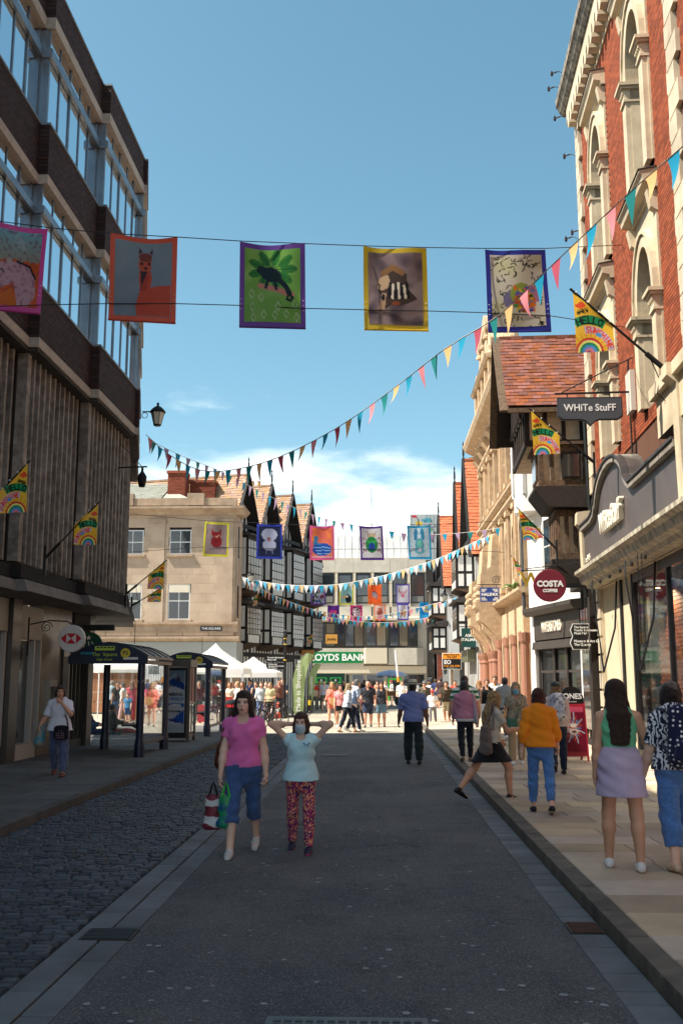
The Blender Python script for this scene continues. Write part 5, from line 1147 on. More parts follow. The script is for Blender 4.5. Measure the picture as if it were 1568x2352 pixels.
def flag_ops(left):
    A = 1.5; m = (lambda x: 1 - x) if left else (lambda x: x)
    cx = .63 if left else .37; s = -1 if left else 1
    o = [('fill', (240, 190, 62)), *[('ell', m(.17) + dx, .235 + dy, .075, .035, (226, 84, 48)) for dx, dy in ((0, 0), (.06, .01), (-.06, .01), (.02, -.02), (.0, .025))]]
    for a in np.arange(-1.3, 1.4, .28): o.append(('line', [(cx + .36 * math.sin(a), (1.0 * A - .36 * math.cos(a)) / A), (cx + .50 * math.sin(a), (1.0 * A - .5 * math.cos(a)) / A)], .012, (226, 140, 40)))
    def band(r0, r1, c, a0=-1.6, a1=1.6):
        q = [(cx + r0 * math.sin(a), (1.0 * A - r0 * math.cos(a)) / A) for a in np.linspace(a0, a1, 24)] + [(cx + r1 * math.sin(a), (1.0 * A - r1 * math.cos(a)) / A) for a in np.linspace(a1, a0, 24)]; return ('poly', q, c)
    h0, h1 = (-.50, .42) if left else (-.42, .50)
    o.append(band(.67, .90, (24, 146, 92), h0 - .05, h1 + .05))
    o += arc_text('HELLO', cx, 1.0, .785, h0, h1, .17, .10, .020, (22, 26, 24), A)
    s0, s1 = ((-1.42, .15) if left else (-.15, 1.42))
    o += [band(.46, .64, (196, 190, 214), s0 - .05, s1 + .05)]
    o += arc_text('SUNSHINE', cx, 1.0, .55, s0, s1, .14, .075, .017, (226, 78, 52), A)
    o += [('ell', m(.62), .72, .08, .035, (80, 160, 214), .3 * s)]
    for r_, c in ((.36, (206, 50, 56)), (.305, (240, 232, 130)), (.25, (30, 140, 90)), (.195, (76, 150, 206)), (.13, (190, 130, 180)), (.085, (226, 130, 90)), (.05, (110, 60, 140))): o.append(('ell', cx, 1.0, r_, r_ / A, c))
    ox = m(.22)
    for i, ch in enumerate('OPEN'):
        for st in GL[ch]: o.append(('line', [(ox - .14 + .075 * i + x * .05, .345 - s * .012 * i + y * .045) for x, y in st], .014, (28, 24, 20)))
    o.append(('line', [(ox - .13, .325), (ox + .12, .325 - s * .04)], .008, (60, 44, 20)))
    return o
FL_R, FL_L = flag_ops(False), flag_ops(True)
def pole_flag(label, Y, tip, tr, br, bl, base, left=False, res=(56, 84), dY=0.):
    P = lambda p: aY(p[0], p[1], Y)
    b = aY(base[0], base[1], Y + dY); t = thing('pole_flag', label, 'flag', b, 0, 'yellow rainbow flags on poles')
    q = [P(tip) - b, P(tr) - b, P(br) - b, P(bl) - b]
    if left: q = [P(tr) - b, P(tip) - b, P(bl) - b, P(br) - b]
    tp = P(tip) - b; d = tp.normalized(); r_ = max(.014, tp.length * .010)
    MB().tube([Vector((0, 0, 0)), d * tp.length * .28], r_ * 2.0, 8).build('pole_socket', m_iron, t)
    MB().tube([d * tp.length * .27, tp + d * .06], r_, 8).build('pole', m_iron, t)
    cloth('sheet', t, q, res[0], res[1], ((lambda uv: paint(uv, FL_L if left else FL_R, 1.5)), 'flat'), m_print, .012, .0, 0, len(label), 0)
    s = -1 if left else 1
    MB().box(-.02, .02, -.04, .04, -.35, .25).build('bracket_plate', m_iron, t)
    MB().tube([(d * tp.length * .25), Vector((d.x * .35, 0, -.02)), Vector((d.x * .42, 0, -.25)), Vector((d.x * .25, 0, -.38)), Vector((d.x * .18, 0, -.3))], r_ * .4, 6).build('scroll', m_iron, t)
    for k in range(4): 
        e = q[0].lerp(q[1], .08 + .28 * k); MB().lathe([(0, -.02), (.02, 0), (0, .02)], 6, tuple(e + Vector((0, -.02, .02)))).build('tie', M('eyelet_white'), t)
pole_flag('largest rainbow flag, on the brick wall above the hanging clothes shop sign', 15.9, (1315, 668), (1408, 748), (1411, 805), (1324, 810), (1550, 868))
pole_flag('rainbow flag on the timber house below the white lettered hanging sign', 23.6, (1219, 942), (1284, 1000), (1286, 1042), (1225, 1045), (1364, 1062))
pole_flag('rainbow flag over the white bookshop building above the round red sign', 25.55, (1189, 1168), (1242, 1218), (1247, 1236), (1203, 1242), (1278, 1262), res=(36, 54))
pole_flag('small rainbow flag nearly edge on above the navy bank sign', 37.0, (1175, 1278), (1201, 1310), (1206, 1322), (1191, 1322), (1226, 1334), res=(24, 36))
pole_flag('rainbow flag at the left edge of the picture over the bank', 16.6, (64, 1063), (0, 1130), (-6, 1180), (61, 1176), (-60, 1195), True)
pole_flag('rainbow flag on the ribbed concrete wall of the left building', 19.3, (224, 1157), (170, 1207), (169, 1251), (222, 1252), (104, 1282), True)
pole_flag('upper of the two rainbow flags before the stone corner building', 25.2, (379, 1290), (341, 1321), (338, 1353), (374, 1353), (290, 1364), True, (36, 54))
pole_flag('lower of the two rainbow flags before the stone corner building', 27.2, (372, 1350), (340, 1368), (338, 1383), (369, 1383), (302, 1392), True, (36, 54))
pole_flag('tiny rainbow flag in front of the first timber gable', 55.0, (593, 1343 + 20), (581, 1380), (580, 1392), (590, 1392), (565, 1398), True, (14, 20))
pole_flag('tiny rainbow flag in front of the last timber gable', 64.0, (718, 1456), (707, 1466), (706, 1480), (716, 1480), (692, 1492), True, (14, 20))
# ================================================================ signs, lanterns, street furniture
def disc(name, r, th, mat, parent, c=(0, 0, 0), n=40):
    return MB(Matrix.Translation(c) @ Matrix.Rotation(R(90), 4, 'X')).lathe([(0, -th / 2), (r * .97, -th / 2), (r, -th / 2 + .01), (r, th / 2 - .01), (r * .97, th / 2), (0, th / 2)], n).build(name, mat, parent)
def flat(name, poly, y, mat, parent): return MB().add([(x, y, z) for x, z in poly], [tuple(range(len(poly)))[::-1]]).build(name, mat, parent)
m_wl = M('white_letters')
# white-lettered hanging sign of the clothes shop
Yh = 19.9; p = aY(1354, 944, Yh); t = thing('hanging_sign', 'slate grey hanging sign with white shop name on the brick building', 'sign', p)
W2, H2 = .64, .26
bd = [(-W2, H2), (-W2, -.10), (-W2 + .10, -.17), (-.18, -.17), (-.10, -.20), (.0, -.30), (.10, -.20), (.18, -.17), (W2 - .10, -.17), (W2, -.10), (W2, H2)]
MB().prism(bd, -.03, .03, 'y').build('board', M('slate_grey_paint', (74, 78, 84), .5), t)
MB().prism([(x * 1.03, z * 1.0 + (.03 if z > .2 else -.025)) for x, z in bd], -.02, .02, 'y').build('board_edge', M('sign_edge', (44, 46, 50), .5), t)
text('WHiTe StuFF', .205, m_wl, t, (0, -.032, .06), ext=.004, bold=.003, sx=.92)
MB().bar((-.7, 0, .37), (1.0, 0, .40), .035).build('bracket_bar', m_iron, t); MB().tube([(-.55, 0, .40), (.95, 0, 1.15)], .014, 6).build('bracket_stay', m_iron, t); MB().bar((.95, 0, .3), (.95, 0, 1.2), .03).build('bracket_plate', m_iron, t)
for x in (-.45, .42): MB().tube([(x, 0, .38), (x, 0, .25)], .012, 6).build('hook', m_iron, t)
# round red coffee sign
Yc = 25.15; p = aY(1262, 1345, Yc); t = thing('hanging_sign', 'round maroon coffee shop sign on an arm from the timber house', 'sign', p)
disc('disc', .41, .08, M('maroon_sign', (112, 26, 44), .5), t); text('COSTA', .2, m_wl, t, (0, -.045, .035), ext=.004, bold=.010); text('COFFEE', .105, m_wl, t, (0, -.045, -.135), ext=.004, bold=.005)
MB().box(.38, .95, -.03, .03, -.06, .06).build('arm', m_black, t); MB().box(.88, .95, -.05, .05, -.3, .3).build('arm_plate', m_iron, t)
for k, (x, z, L_) in enumerate(((-.05, .85, 1.0), )): MB().tube([(-.6, 0, .42), (.95, 0, .60)], .012, 5).build('stay', m_iron, t)
# fingerboards by the coffee sign
for k, (yy, tx) in enumerate(((1448, 'The Square\nTourist Information\nMusic Hall'), (1477, 'Museum & Art Gallery\nThe Quarry'))):
    p = aY(1338, yy, 24.9); t = thing('finger_sign', ['upper black fingerboard with three lines beside the bookshop', 'lower black fingerboard with two lines beside the bookshop'][k], 'sign', p)
    MB().prism([(-.30, 0), (-.24, .15), (.14, .15), (.14, -.15), (-.24, -.15)], -.015, .015, 'y').build('board', m_black, t); MB().prism([(-.315, 0), (-.25, .165), (.15, .165), (.15, -.165), (-.25, -.165)], -.012, .012, 'y').build('border', m_wl, t)
    text(tx, .075 if k == 0 else .085, m_wl, t, (-.22, -.018, 0), ext=.002, align='LEFT', bold=.002)
    MB().bar((.14, .0, 0), (.3, 0.05, 0), .03).build('arm', m_iron, t)
# navy bank sign
p = aY(1124, 1366, 42); t = thing('hanging_sign', 'navy and white bank sign on a scrolled bracket at the sandstone building', 'sign', p)
w, h = .40, .30; MB().box(-w, w, -.03, .03, -h, h).build('board', M('bank_navy', (38, 68, 140), .5), t)
for s in (-1, 1):
    for k in range(4): flat('chevron', [(s * (.30 - .06 * k), .12 + .04 * k), (s * (.38 - .02 * k), .12 + .04 * k), (s * (.10 - .02 * k) + s * .0, .02), (s * .02, .02)] if False else [(s * .36, .24 - k * .035), (s * (.12 + .03 * k), .24 - k * .035), (s * (.10 + .03 * k), .22 - k * .035), (s * .34, .22 - k * .035)][::(1 if s < 0 else -1)], -.034, m_wl, t); flat('chevron', [(s * .36, -.24 + k * .035), (s * (.12 + .03 * k), -.24 + k * .035), (s * (.10 + .03 * k), -.22 + k * .035), (s * .34, -.22 + k * .035)][::(-1 if s < 0 else 1)], -.034, m_wl, t)
text('HALIFAX', .175, m_wl, t, (0, -.04, 0), ext=.004, bold=.006)
MB().bar((-.5, 0, .42), (.95, 0, .42), .03).build('bracket_bar', m_iron, t)
for x in (-.3, .3): MB().tube([(x, 0, .42), (x, 0, .3)], .012, 5).build('hook', m_iron, t)
MB().tube([(.3 + .22 * math.cos(a) * (1 - a / 14), 0, .62 + .18 * math.sin(a) * (1 - a / 14)) for a in np.linspace(0, 11, 40)], .012, 5).build('scroll', m_iron, t)
# gold W of the bookshop
p = aY(1219, 1333, 31.0); t = thing('hanging_sign', 'gold letter hanging beside the round maroon sign', 'sign', p); text('W', .62, M('gold_paint', (206, 166, 60), .4, .5), t, (0, 0, 0), ext=.04, bold=.01); MB().tube([(-.3, 0, .3), (1.0, 0, .34)], .02, 6).build('bracket_bar', m_iron, t)
# green restaurant sign, to-let board, small rigid signs
p = aY(1076, 1465, 51.5); t = thing('hanging_sign', 'dark green restaurant sign hanging before the timber gables', 'sign', p); MB().box(-.36, .36, -.03, .03, -.48, .48).build('board', M('restaurant_green', (14, 66, 62), .5), t); text('ASK\nITALIAN', .21, m_wl, t, (0, -.035, .0), ext=.004, bold=.004); MB().bar((-.45, 0, .56), (.6, 0, .56), .04).build('bracket_bar', m_iron, t)
p = aY(1037, 1519, 57); t = thing('to_let_board', 'black and orange to-let board on a post at the far right', 'sign', p)
MB().box(-.54, .54, -.02, .02, -.46, .46).build('board', m_wl, t); MB().box(-.51, .51, -.03, -.02, -.43, .12).build('black_panel', m_black, t); MB().box(-.51, .51, -.03, -.02, .13, .43).build('orange_panel', M('board_orange', (236, 150, 40), .5), t)
text('PRIME RETAIL UNIT', .1, m_black, t, (0, -.034, .36), ext=.002, bold=.002); text('TO LET', .17, m_black, t, (0, -.034, .22), ext=.002, bold=.003); text('EO', .3, m_wl, t, (-.24, -.034, -.06), ext=.002, bold=.01); text('0151 236 6700', .15, M('board_orange'), t, (0, -.034, -.27), ext=.002, bold=.003); text('www.edwardandco.com', .06, m_wl, t, (0, -.034, -.38), ext=.002)
MB().box(-.06, .06, .02, .08, -2.0 - p.z + 2.0, .5).build('post', M('timber_post', (120, 96, 70), .8), t)
for lb, x, y, w_, h_, Y, c, tx, tc_ in (('ochre shop sign at the left of the bank windows', 761, 1468, .45, .35, 76, (206, 150, 70), 'Joules', m_black), ('ochre hanging sign above the feather flags', 706, 1505, .42, .32, 64, (196, 140, 66), 'Joules', m_black), ('white five sided sign on a bracket near the far timber gable', 1048, 1436, .3, .42, 60, (230, 230, 226), '*', m_black)):
    p = aY(x, y, Y); t = thing('hanging_sign', lb, 'sign', p); MB().box(-w_, w_, -.03, .03, -h_, h_).build('board', M('sign_%d' % c[0], c, .6), t); text(tx, h_ * .8, tc_, t, (0, -.04, 0), ext=.003, shear=.2); MB().bar((-w_, 0, h_ + .06), (w_ + .3, 0, h_ + .06), .04).build('bracket_bar', m_iron, t)
# bank roundel and green roundel on the left
p = aY(165, 1467, 20.9); t = thing('hanging_sign', 'round white bank sign with a red hexagon under the left canopy', 'sign', p)
disc('disc', .285, .09, M('dull_white_sign', (212, 206, 200), .4), t); rd = M('bank_red', (190, 20, 34), .5); a_, b_ = .105, .21
for nm, poly in (('red_triangle', [(-b_ * 1.05, 0), (-a_, a_ * 1.0), (-a_, -a_)]), ('red_triangle', [(b_ * 1.05, 0), (a_, -a_), (a_, a_)]), ('red_triangle', [(-a_, a_), (a_, a_), (0, 0)]), ('red_triangle', [(-a_, -a_), (0, 0), (a_, -a_)])): flat(nm, poly, -.05, rd, t)
MB().tube([(.0, .0, .28), (-.1, 0, .36), (-.5, 0, .38), (-.9, 0, .30)], .014, 6).build('bracket', m_iron, t); MB().tube([(-.55 + .13 * math.cos(a) * (1 - a / 14), 0, .24 + .12 * math.sin(a) * (1 - a / 14)) for a in np.linspace(0, 11, 36)], .009, 5).build('scroll', m_iron, t); MB().bar((-.93, 0, -.35), (-.93, 0, .45), .03).build('bracket_plate', m_iron, t)
p = aY(204, 1484, 23.6); t = thing('hanging_sign', 'round green coffee house sign half hidden behind the bus shelter', 'sign', p)
disc('disc', .33, .08, M('coffee_green', (10, 74, 52), .5), t); flat('star', [(.0 + (.07 if i % 2 == 0 else .028) * math.sin(i * math.pi / 5), .19 + (.07 if i % 2 == 0 else .028) * math.cos(i * math.pi / 5)) for i in range(10)], -.045, m_wl, t)
for s in (-1, 0, 1): MB().tube([(s * .07, -.045, .1), (s * .13 + .02, -.045, 0), (s * .11, -.045, -.1), (s * .16, -.045, -.2)], .012, 5).build('wave', m_wl, t)
MB().box(-.1, .6, -.05, .05, .36, .5).build('bracket_box', m_black, t)
# ---------------------------------------------------------------- lanterns
def lantern(label, p, side, sc=1., arm=.5, grp='wall lanterns'):
    t = thing('wall_lantern', label, 'lantern', p, 0, grp); g_ = M('lantern_glass', (206, 204, 190), .3, spec=.6)
    MB().lathe([(.11 * sc, -.30 * sc), (.125 * sc, -.29 * sc), (.215 * sc, .10 * sc), (.20 * sc, .10 * sc)], 6).build('glass', g_, t)
    for i in range(6):
        a = math.pi / 3 * i; MB().bar((.118 * sc * math.cos(a), .118 * sc * math.sin(a), -.30 * sc), (.215 * sc * math.cos(a), .215 * sc * math.sin(a), .11 * sc), .018 * sc).build('glazing_bar', m_iron, t)
    MB().lathe([(.25 * sc, .10 * sc), (.26 * sc, .13 * sc), (.19 * sc, .22 * sc), (.10 * sc, .30 * sc), (.04 * sc, .33 * sc), (.035 * sc, .37 * sc), (.05 * sc, .40 * sc), (.02 * sc, .44 * sc), (0, .46 * sc)], 12).build('cap', m_iron, t); MB().lathe([(.10 * sc, -.34 * sc), (.13 * sc, -.32 * sc), (.13 * sc, -.29 * sc), (.1 * sc, -.29 * sc)], 6).build('base_ring', m_iron, t)
    MB().tube([(side * .2 * sc, 0, .14 * sc), (side * (.3 + arm) * sc, 0, .14 * sc)], .022 * sc, 6).build('arm', m_iron, t); MB().tube([(side * (.3 + arm * .6) * sc + .09 * sc * math.cos(a), 0, .02 * sc + .09 * sc * math.sin(a)) for a in np.linspace(0, 6.2, 16)], .012 * sc, 5).build('scroll', m_iron, t)
lantern('black wall lantern against the sky on the left building', aY(362, 955, 26.6), -1, .86, .2)
lantern('wall lantern on the sandstone bank before the orange roofs', aY(1138, 1180, 44.5), 1, .9, .5)
lantern('wall lantern on the corner of the stone building', aY(575, 1326, 51.5), -1, .75, .25)
lantern('small wall lantern beside the dark pier of the far bank', aY(985, 1352, 78), 1, .9, .2)
lantern('pale wall lantern under the far orange gable', aY(1019, 1372, 60), 1, .9, .3)
p = aY(326, 1105, 25.0); t = thing('security_camera', 'black dome camera hanging from a bracket on the left building', 'camera', p)
MB().lathe([(0, -.16), (.08, -.15), (.10, -.06), (.115, 0), (.12, .12), (.07, .2), (.035, .25), (.03, .36)], 14).build('dome', m_iron, t, True); MB().bar((-.62, 0, .36), (.12, 0, .38), .035).build('arm', m_iron, t)
MB().tube([(-.03, 0, .4), (-.3, -.02, .7), (-.6, 0, 1.0)], .01, 5).build('stay', m_iron, t)
for i in range(6):
    p = aY([1300, 1283, 1292, 1312, 1318, 1330][i] - [25, 15, 10, 8, 10, 8][i], [165, 200, 268, 355, 545, 530][i], 25.2)
    t = thing('buddleia_sprig', ['topmost dry plant sprig on the brick cornice', 'second dry sprig under the cornice gutter', 'sprig below the cornice corbels', 'single thin sprig on the far quoins', 'curled sprig low on the far quoins', 'lowest sprig beside the pink pennant'][i], 'plant', p, 0, 'dry sprigs on the brick building')
    MB().tube([(.25, 0, -.06), (.1, 0, .02), (0, 0, 0), (-.12, 0, -.05)], [.006, .008, .022, .006], 6).build('stem', M('dry_stem', (66, 58, 40), .9), t); MB().lathe([(0, -.1), (.025, -.04), (.022, .04), (0, .1)], 7, (-.1, 0, -.04), 1.6).build('seed_head', M('dry_seed_head', (52, 40, 46), .95, bump=.8, bscale=200), t)
# ---------------------------------------------------------------- bus shelters
m_navy = M('navy_paint', (16, 28, 58), .4, spec=.5); m_sglass = glass_mat('shelter_glass', (150, 170, 170), .05, .02, clear=.88)
m_lime = M('lime_print', (190, 214, 70), .5); m_roofp = M('bronze_roof', (92, 82, 78), .3, .3, col2=(70, 62, 60), nscale=3)
def shelter(label, x, y0, y1, w, title, code):
    t = thing('bus_shelter', label, 'bus shelter', (x, y0, .1), 0, 'navy bus shelters'); ln = y1 - y0
    for xx, yy in ((0, 0), (0, ln), (-w, ln)):
        MB().lathe([(.11, 0), (.11, .25), (.095, .35), (.085, .4), (.085, 2.0), (.1, 2.02)], 12, (xx, yy, 0)).build('post', m_navy, t)
    n = 12; ar = [(-w - .15 + (w + .30) * i / n, 2.06 + .40 * math.sin(math.pi * (.06 + .88 * i / n)) ** .8) for i in range(n + 1)]
    MB().prism(ar + [(.15, 2.0), (-w - .15, 2.0)], -.12, -.04, 'y').build('end_panel', m_navy, t)
    rf = MB().prism(ar + [(x_, z_ - .05) for x_, z_ in ar[::-1]], -.04, ln + .12, 'y').build('roof', m_roofp, t)
    for k in range(5):
        yy = -.02 + (ln + .1) * k / 4; MB().prism([(x_, z_ + .018) for x_, z_ in ar] + [(x_, z_ - .01) for x_, z_ in ar[::-1]], yy - .02, yy + .02, 'y').build('roof_rib', m_iron, rf)
    MB().box(-.06, .12, -.04, ln + .1, 2.0, 2.08).build('gutter', M('bronze_gutter', (84, 70, 60), .4, .4), t)
    MB().box(-.012, .012, .08, ln - .08, .32, 1.98).build('pane', m_sglass, t); MB().box(-.03, .03, .05, ln - .05, .24, .32).build('lower_rail', m_navy, t)
    MB().box(-w + .1, -.1, ln - .01, ln + .01, .32, 1.9).build('pane', m_sglass, t); MB().box(-.6, -.1, ln * .3, ln - .2, .62, .66).build('bench', m_navy, t); MB().bar((-.5, ln * .5, .64), (-.1, ln * .5, .4), .05).build('bench_bracket', m_navy, t)
    bus = MB(); bus.box(-w * .55 - .22, -w * .55 + .22, -.125, -.122, 2.29, 2.38); bus.build('bus_pictogram', m_lime, t)
    for k in range(5): MB().box(-w * .55 - .18 + k * .08, -w * .55 - .12 + k * .08, -.128, -.125, 2.335, 2.365).build('bus_window', m_navy, t)
    text(title, .115, m_lime, t, (-w * .55, -.126, 2.2), ext=.002); text('High Street', .075, m_lime, t, (-w * .55, -.126, 2.09), ext=.002)
    disc('stop_badge', .105, .008, M('badge_yellow', (226, 206, 60), .5), t, (-w * .55 + .46, -.125, 2.23), 24); text(code, .12, m_navy, t, (-w * .55 + .46, -.131, 2.23), ext=.002, bold=.003)
    MB().box(-.38, -.06, -.126, -.122, 2.09, 2.14).build('sticker', m_wl, t); MB().box(-w + .12, -w + .4, -.126, -.122, 2.2, 2.25).build('sticker', M('teal_print', (40, 130, 150), .5), t)
    disc('round_sticker', .06, .006, m_wl, t, (0, -.065, 1.62), 18)
    MB().tube([(-.3, ln * .2, 2.45), (-.3, ln * .2, 2.95)], .008, 5).build('aerial', m_iron, t)
    return t
shelter('nearer navy bus shelter with the yellow badge marked P2', -5.17, 21.95, 24.5, 1.45, 'The  Square', 'P2')
shelter('farther navy bus shelter with the yellow badge marked P3', -5.06, 30.0, 33.0, 1.3, 'The  Square', 'P3')
# phone kiosk with poster
t = thing('phone_kiosk', 'grey phone kiosk with a blue climbing poster between the bus shelters', 'kiosk', (-5.12, 27.3, .1)); m_kio = M('kiosk_metal', (98, 92, 86), .4, .5)
for xx, yy in ((0, 0), (-.8, 0), (0, .9), (-.8, .9)): MB().box(xx - .04, xx + .04, yy - .04, yy + .04, 0, 2.12).build('post', m_kio, t)
MB().box(-.85, .05, -.06, .95, 2.0, 2.2).build('roof', m_kio, t); MB().box(-.77, -.05, -.03, .03, .1, 1.98).build('poster_case', m_black, t)
def kposter(uv): return paint(uv, [('fill', (214, 220, 226)), ('poly', [(0, 0), (1, 0), (1, .2), (0, .3)], (120, 140, 156)), ('poly', [(0, .18), (1, .32), (1, .22), (.5, .12)], (30, 70, 150)), ('ell', .12, .33, .14, .07, (60, 130, 180)), ('poly', [(0, .53), (1, .53), (1, .60), (0, .60)], (24, 96, 170)), ('poly', [(.5, .78), (1, .62), (1, .86)], (30, 90, 190)), ('poly', [(0, .77), (.5, .78), (1, .86), (.6, .84)], (40, 60, 150)), ('line', [(.1, .2), (.6, .05)], .03, (170, 190, 206)), ('ell', .7, .14, .06, .05, (60, 50, 60)), ('poly', [(.0, .84), (1, .9), (1, 1), (0, 1)], (190, 204, 216)), ('ell', .2, .95, .04, .03, (60, 120, 70))], 2.3)
cloth('poster', t, [Vector((-.72, -.036, 1.9)), Vector((-.10, -.036, 1.9)), Vector((-.10, -.036, .25)), Vector((-.72, -.036, .25))], 24, 48, (kposter, 'uv'), m_print, 0, 0, 0, 0, 0)
for tx, z, sz, mt in (('CLIMBING', 1.26, .125, m_black), ('THE WALLS', 1.14, .115, M('poster_blue', (24, 96, 170), .5)), ('RE-OPEN', .955, .115, m_wl), ('BOOK TO CLIMB', .81, .06, m_black)): text(tx, sz, mt, t, (-.43, -.045, z), ext=.001, bold=.003)
for a, b in ((.25, 1.0), (1.06, 1.98)): MB().box(-.01, .01, .05, .4, a, b).build('pane', m_sglass, t); MB().box(-.01, .01, .45, .85, a, b).build('pane', m_sglass, t)
MB().box(-.025, .025, .0, .9, 1.0, 1.06).build('rail', m_kio, t); MB().box(-.025, .025, .4, .45, .2, 2.0).build('mullion', m_kio, t); MB().box(-.78, 0, .0, .9, .12, .2).build('base', m_kio, t)
# A-board of the shoe shop
p = gnd(1314, 1748, .1); t = thing('pavement_sign', 'black topped maroon pavement sign with a round head outside the bookshop', 'pavement sign', p, R(6))
hd_ = [(.26 * math.cos(a), 1.22 + .30 * math.sin(a)) for a in np.linspace(0, math.pi, 18)] + [(-.26, 1.16), (.26, 1.16)]
MB().prism(hd_, -.10, -.07, 'y').build('head', m_black, t); text('JONES', .155, m_wl, t, (0, -.105, 1.31), ext=.002, bold=.004); text('BOOTMAKER', .035, m_wl, t, (0, -.105, 1.2), ext=.001)
MB().add([(-.26, -.10, 1.16), (.26, -.10, 1.16), (.27, -.22, .1), (-.27, -.22, .1)], [(0, 1, 2, 3)]).build('frame', M('red_frame', (150, 24, 40), .5), t)
def jposter(uv): return paint(uv, [('fill', (120, 14, 44)), ('poly', [(0, 0), (1, 0), (1, .12), (0, .12)], (196, 80, 110)), *[('line', [(.5 + .12 * math.cos(a), .48 + .09 * math.sin(a)), (.5 + (.30 + .17 * ((i * 5) % 3) / 2) * math.cos(a), .48 + (.22 + .13 * ((i * 5) % 3) / 2) * math.sin(a))], .018, [(70, 160, 206), (190, 214, 226), (200, 90, 60)][i % 3]) for i, a in enumerate(np.arange(0, 6.28, .3))], ('ell', .5, .42, .15, .05, (226, 214, 196)), ('ell', .5, .55, .2, .07, (206, 190, 176)), ('ell', .52, .56, .1, .03, (80, 50, 44))], 1.9)
cloth('poster', t, [Vector((-.235, -.115, 1.10)), Vector((.235, -.115, 1.10)), Vector((.245, -.222, .2)), Vector((-.245, -.222, .2))], 26, 46, (jposter, 'uv'), m_print, 0, .004, 0, 0, 0)
for s in (-1, 1): MB().bar((s * .26, -.08, 1.2), (s * .27, -.23, .0), .035).build('leg', M('red_frame'), t); MB().bar((s * .26, -.06, 1.2), (s * .27, .25, .0), .035).build('leg', M('red_frame'), t)
# feather flags
def feather(label, px0, px1, ytop, ybot, Y, txt):
    b = aY(px0 + 4, ybot, Y); h = aY(px0, ytop, Y).z - b.z; w = (aY(px1, ytop, Y) - aY(px0, ytop, Y)).x; t = thing('feather_flag', label, 'flag', (b.x, Y, 0)); z0 = b.z
    edge = [(0, z0), (-.03 * w, z0 + .5 * h), (.1 * w, z0 + .75 * h), (.35 * w, z0 + .93 * h), (.7 * w, z0 + h), (1.0 * w, z0 + .965 * h)]
    MB().tube([(0, .02, 0)] + [(x, .02, z) for x, z in edge], .02, 6).build('pole', m_black, t)
    inner = [(.50 * w if px1 - px0 > 40 else .36 * w, z0 + .02 * h), (.54 * w, z0 + .5 * h), (.72 * w, z0 + .8 * h), (1.0 * w, z0 + .955 * h)]
    vs = []; fs = []; n = 16
    def ip(pl, f): 
        s = f * (len(pl) - 1); i = min(int(s), len(pl) - 2); return (pl[i][0] + (pl[i + 1][0] - pl[i][0]) * (s - i), pl[i][1] + (pl[i + 1][1] - pl[i][1]) * (s - i))
    for i in range(n + 1):
        a = ip(edge, i / n); c = ip(inner, i / n)
        for k in range(4): f = k / 3; vs.append((a[0] * (1 - f) + c[0] * f, .03 * math.sin(i * .8 + k), a[1] * (1 - f) + c[1] * f))
    for i in range(n):
        for k in range(3): fs.append((i * 4 + k, i * 4 + k + 1, (i + 1) * 4 + k + 1, (i + 1) * 4 + k))
    MB().add(vs, fs).build('sail', M('sage_flag', (164, 184, 128), .6, trans=.3), t, True)
    text(txt, w * .30, m_wl, t, (.26 * w, -.05, z0 + .46 * h), (R(90), R(-90), 0), ext=.002, bold=.004); MB().lathe([(.3, 0), (.3, .05), (.05, .08), (.04, .3)], 12).build('base', m_black, t)
feather('larger sage green feather flag with white lettering by the finger post', 668, 717, 1500, 1640, 48, 'Made in Shropshire'); feather('smaller sage green feather flag behind the larger one', 703, 732, 1525, 1616, 55, 'Shropshire')
# finger post
p = gnd(655, 1650); t = thing('finger_post', 'black and gold finger post with white lettered arms at the edge of the square', 'signpost', (p.x, 46.6, 0))
MB().lathe([(.14, 0), (.14, .5), (.1, .6), (.07, .7), (.06, 2.6), (.085, 2.65), (.06, 2.72), (.055, 3.3), (.09, 3.36), (.05, 3.45), (.05, 3.6), (.12, 3.75), (.10, 3.85), (.04, 3.9), (.05, 4.0), (0, 4.08)], 14).build('post', m_black, t)
for z in (2.62, 3.34, 3.62): MB().lathe([(.07, 0), (.1, .03), (.07, .06)], 14, (0, 0, z)).build('gold_ring', M('gold_paint'), t)
for z, L_, tx in ((2.72, .95, 'Tourist Information\nMusic Hall'), (2.38, .9, 'Market Hall\nMuseum & Art Gallery\nThe Quarry')):
    MB().prism([(-L_, z), (-L_ + .1, z + .15), (-.06, z + .15), (-.06, z - .15), (-L_ + .1, z - .15)], -.02, .02, 'y').build('arm', m_black, t); text(tx, .10 if z > 2.5 else .085, m_wl, t, (-L_ + .12, -.025, z), ext=.002, align='LEFT', bold=.002)
MB().prism([(.06, 2.87), (.4, 2.87), (.46, 2.72), (.4, 2.57), (.06, 2.57)], -.02, .02, 'y').build('arm', m_black, t)
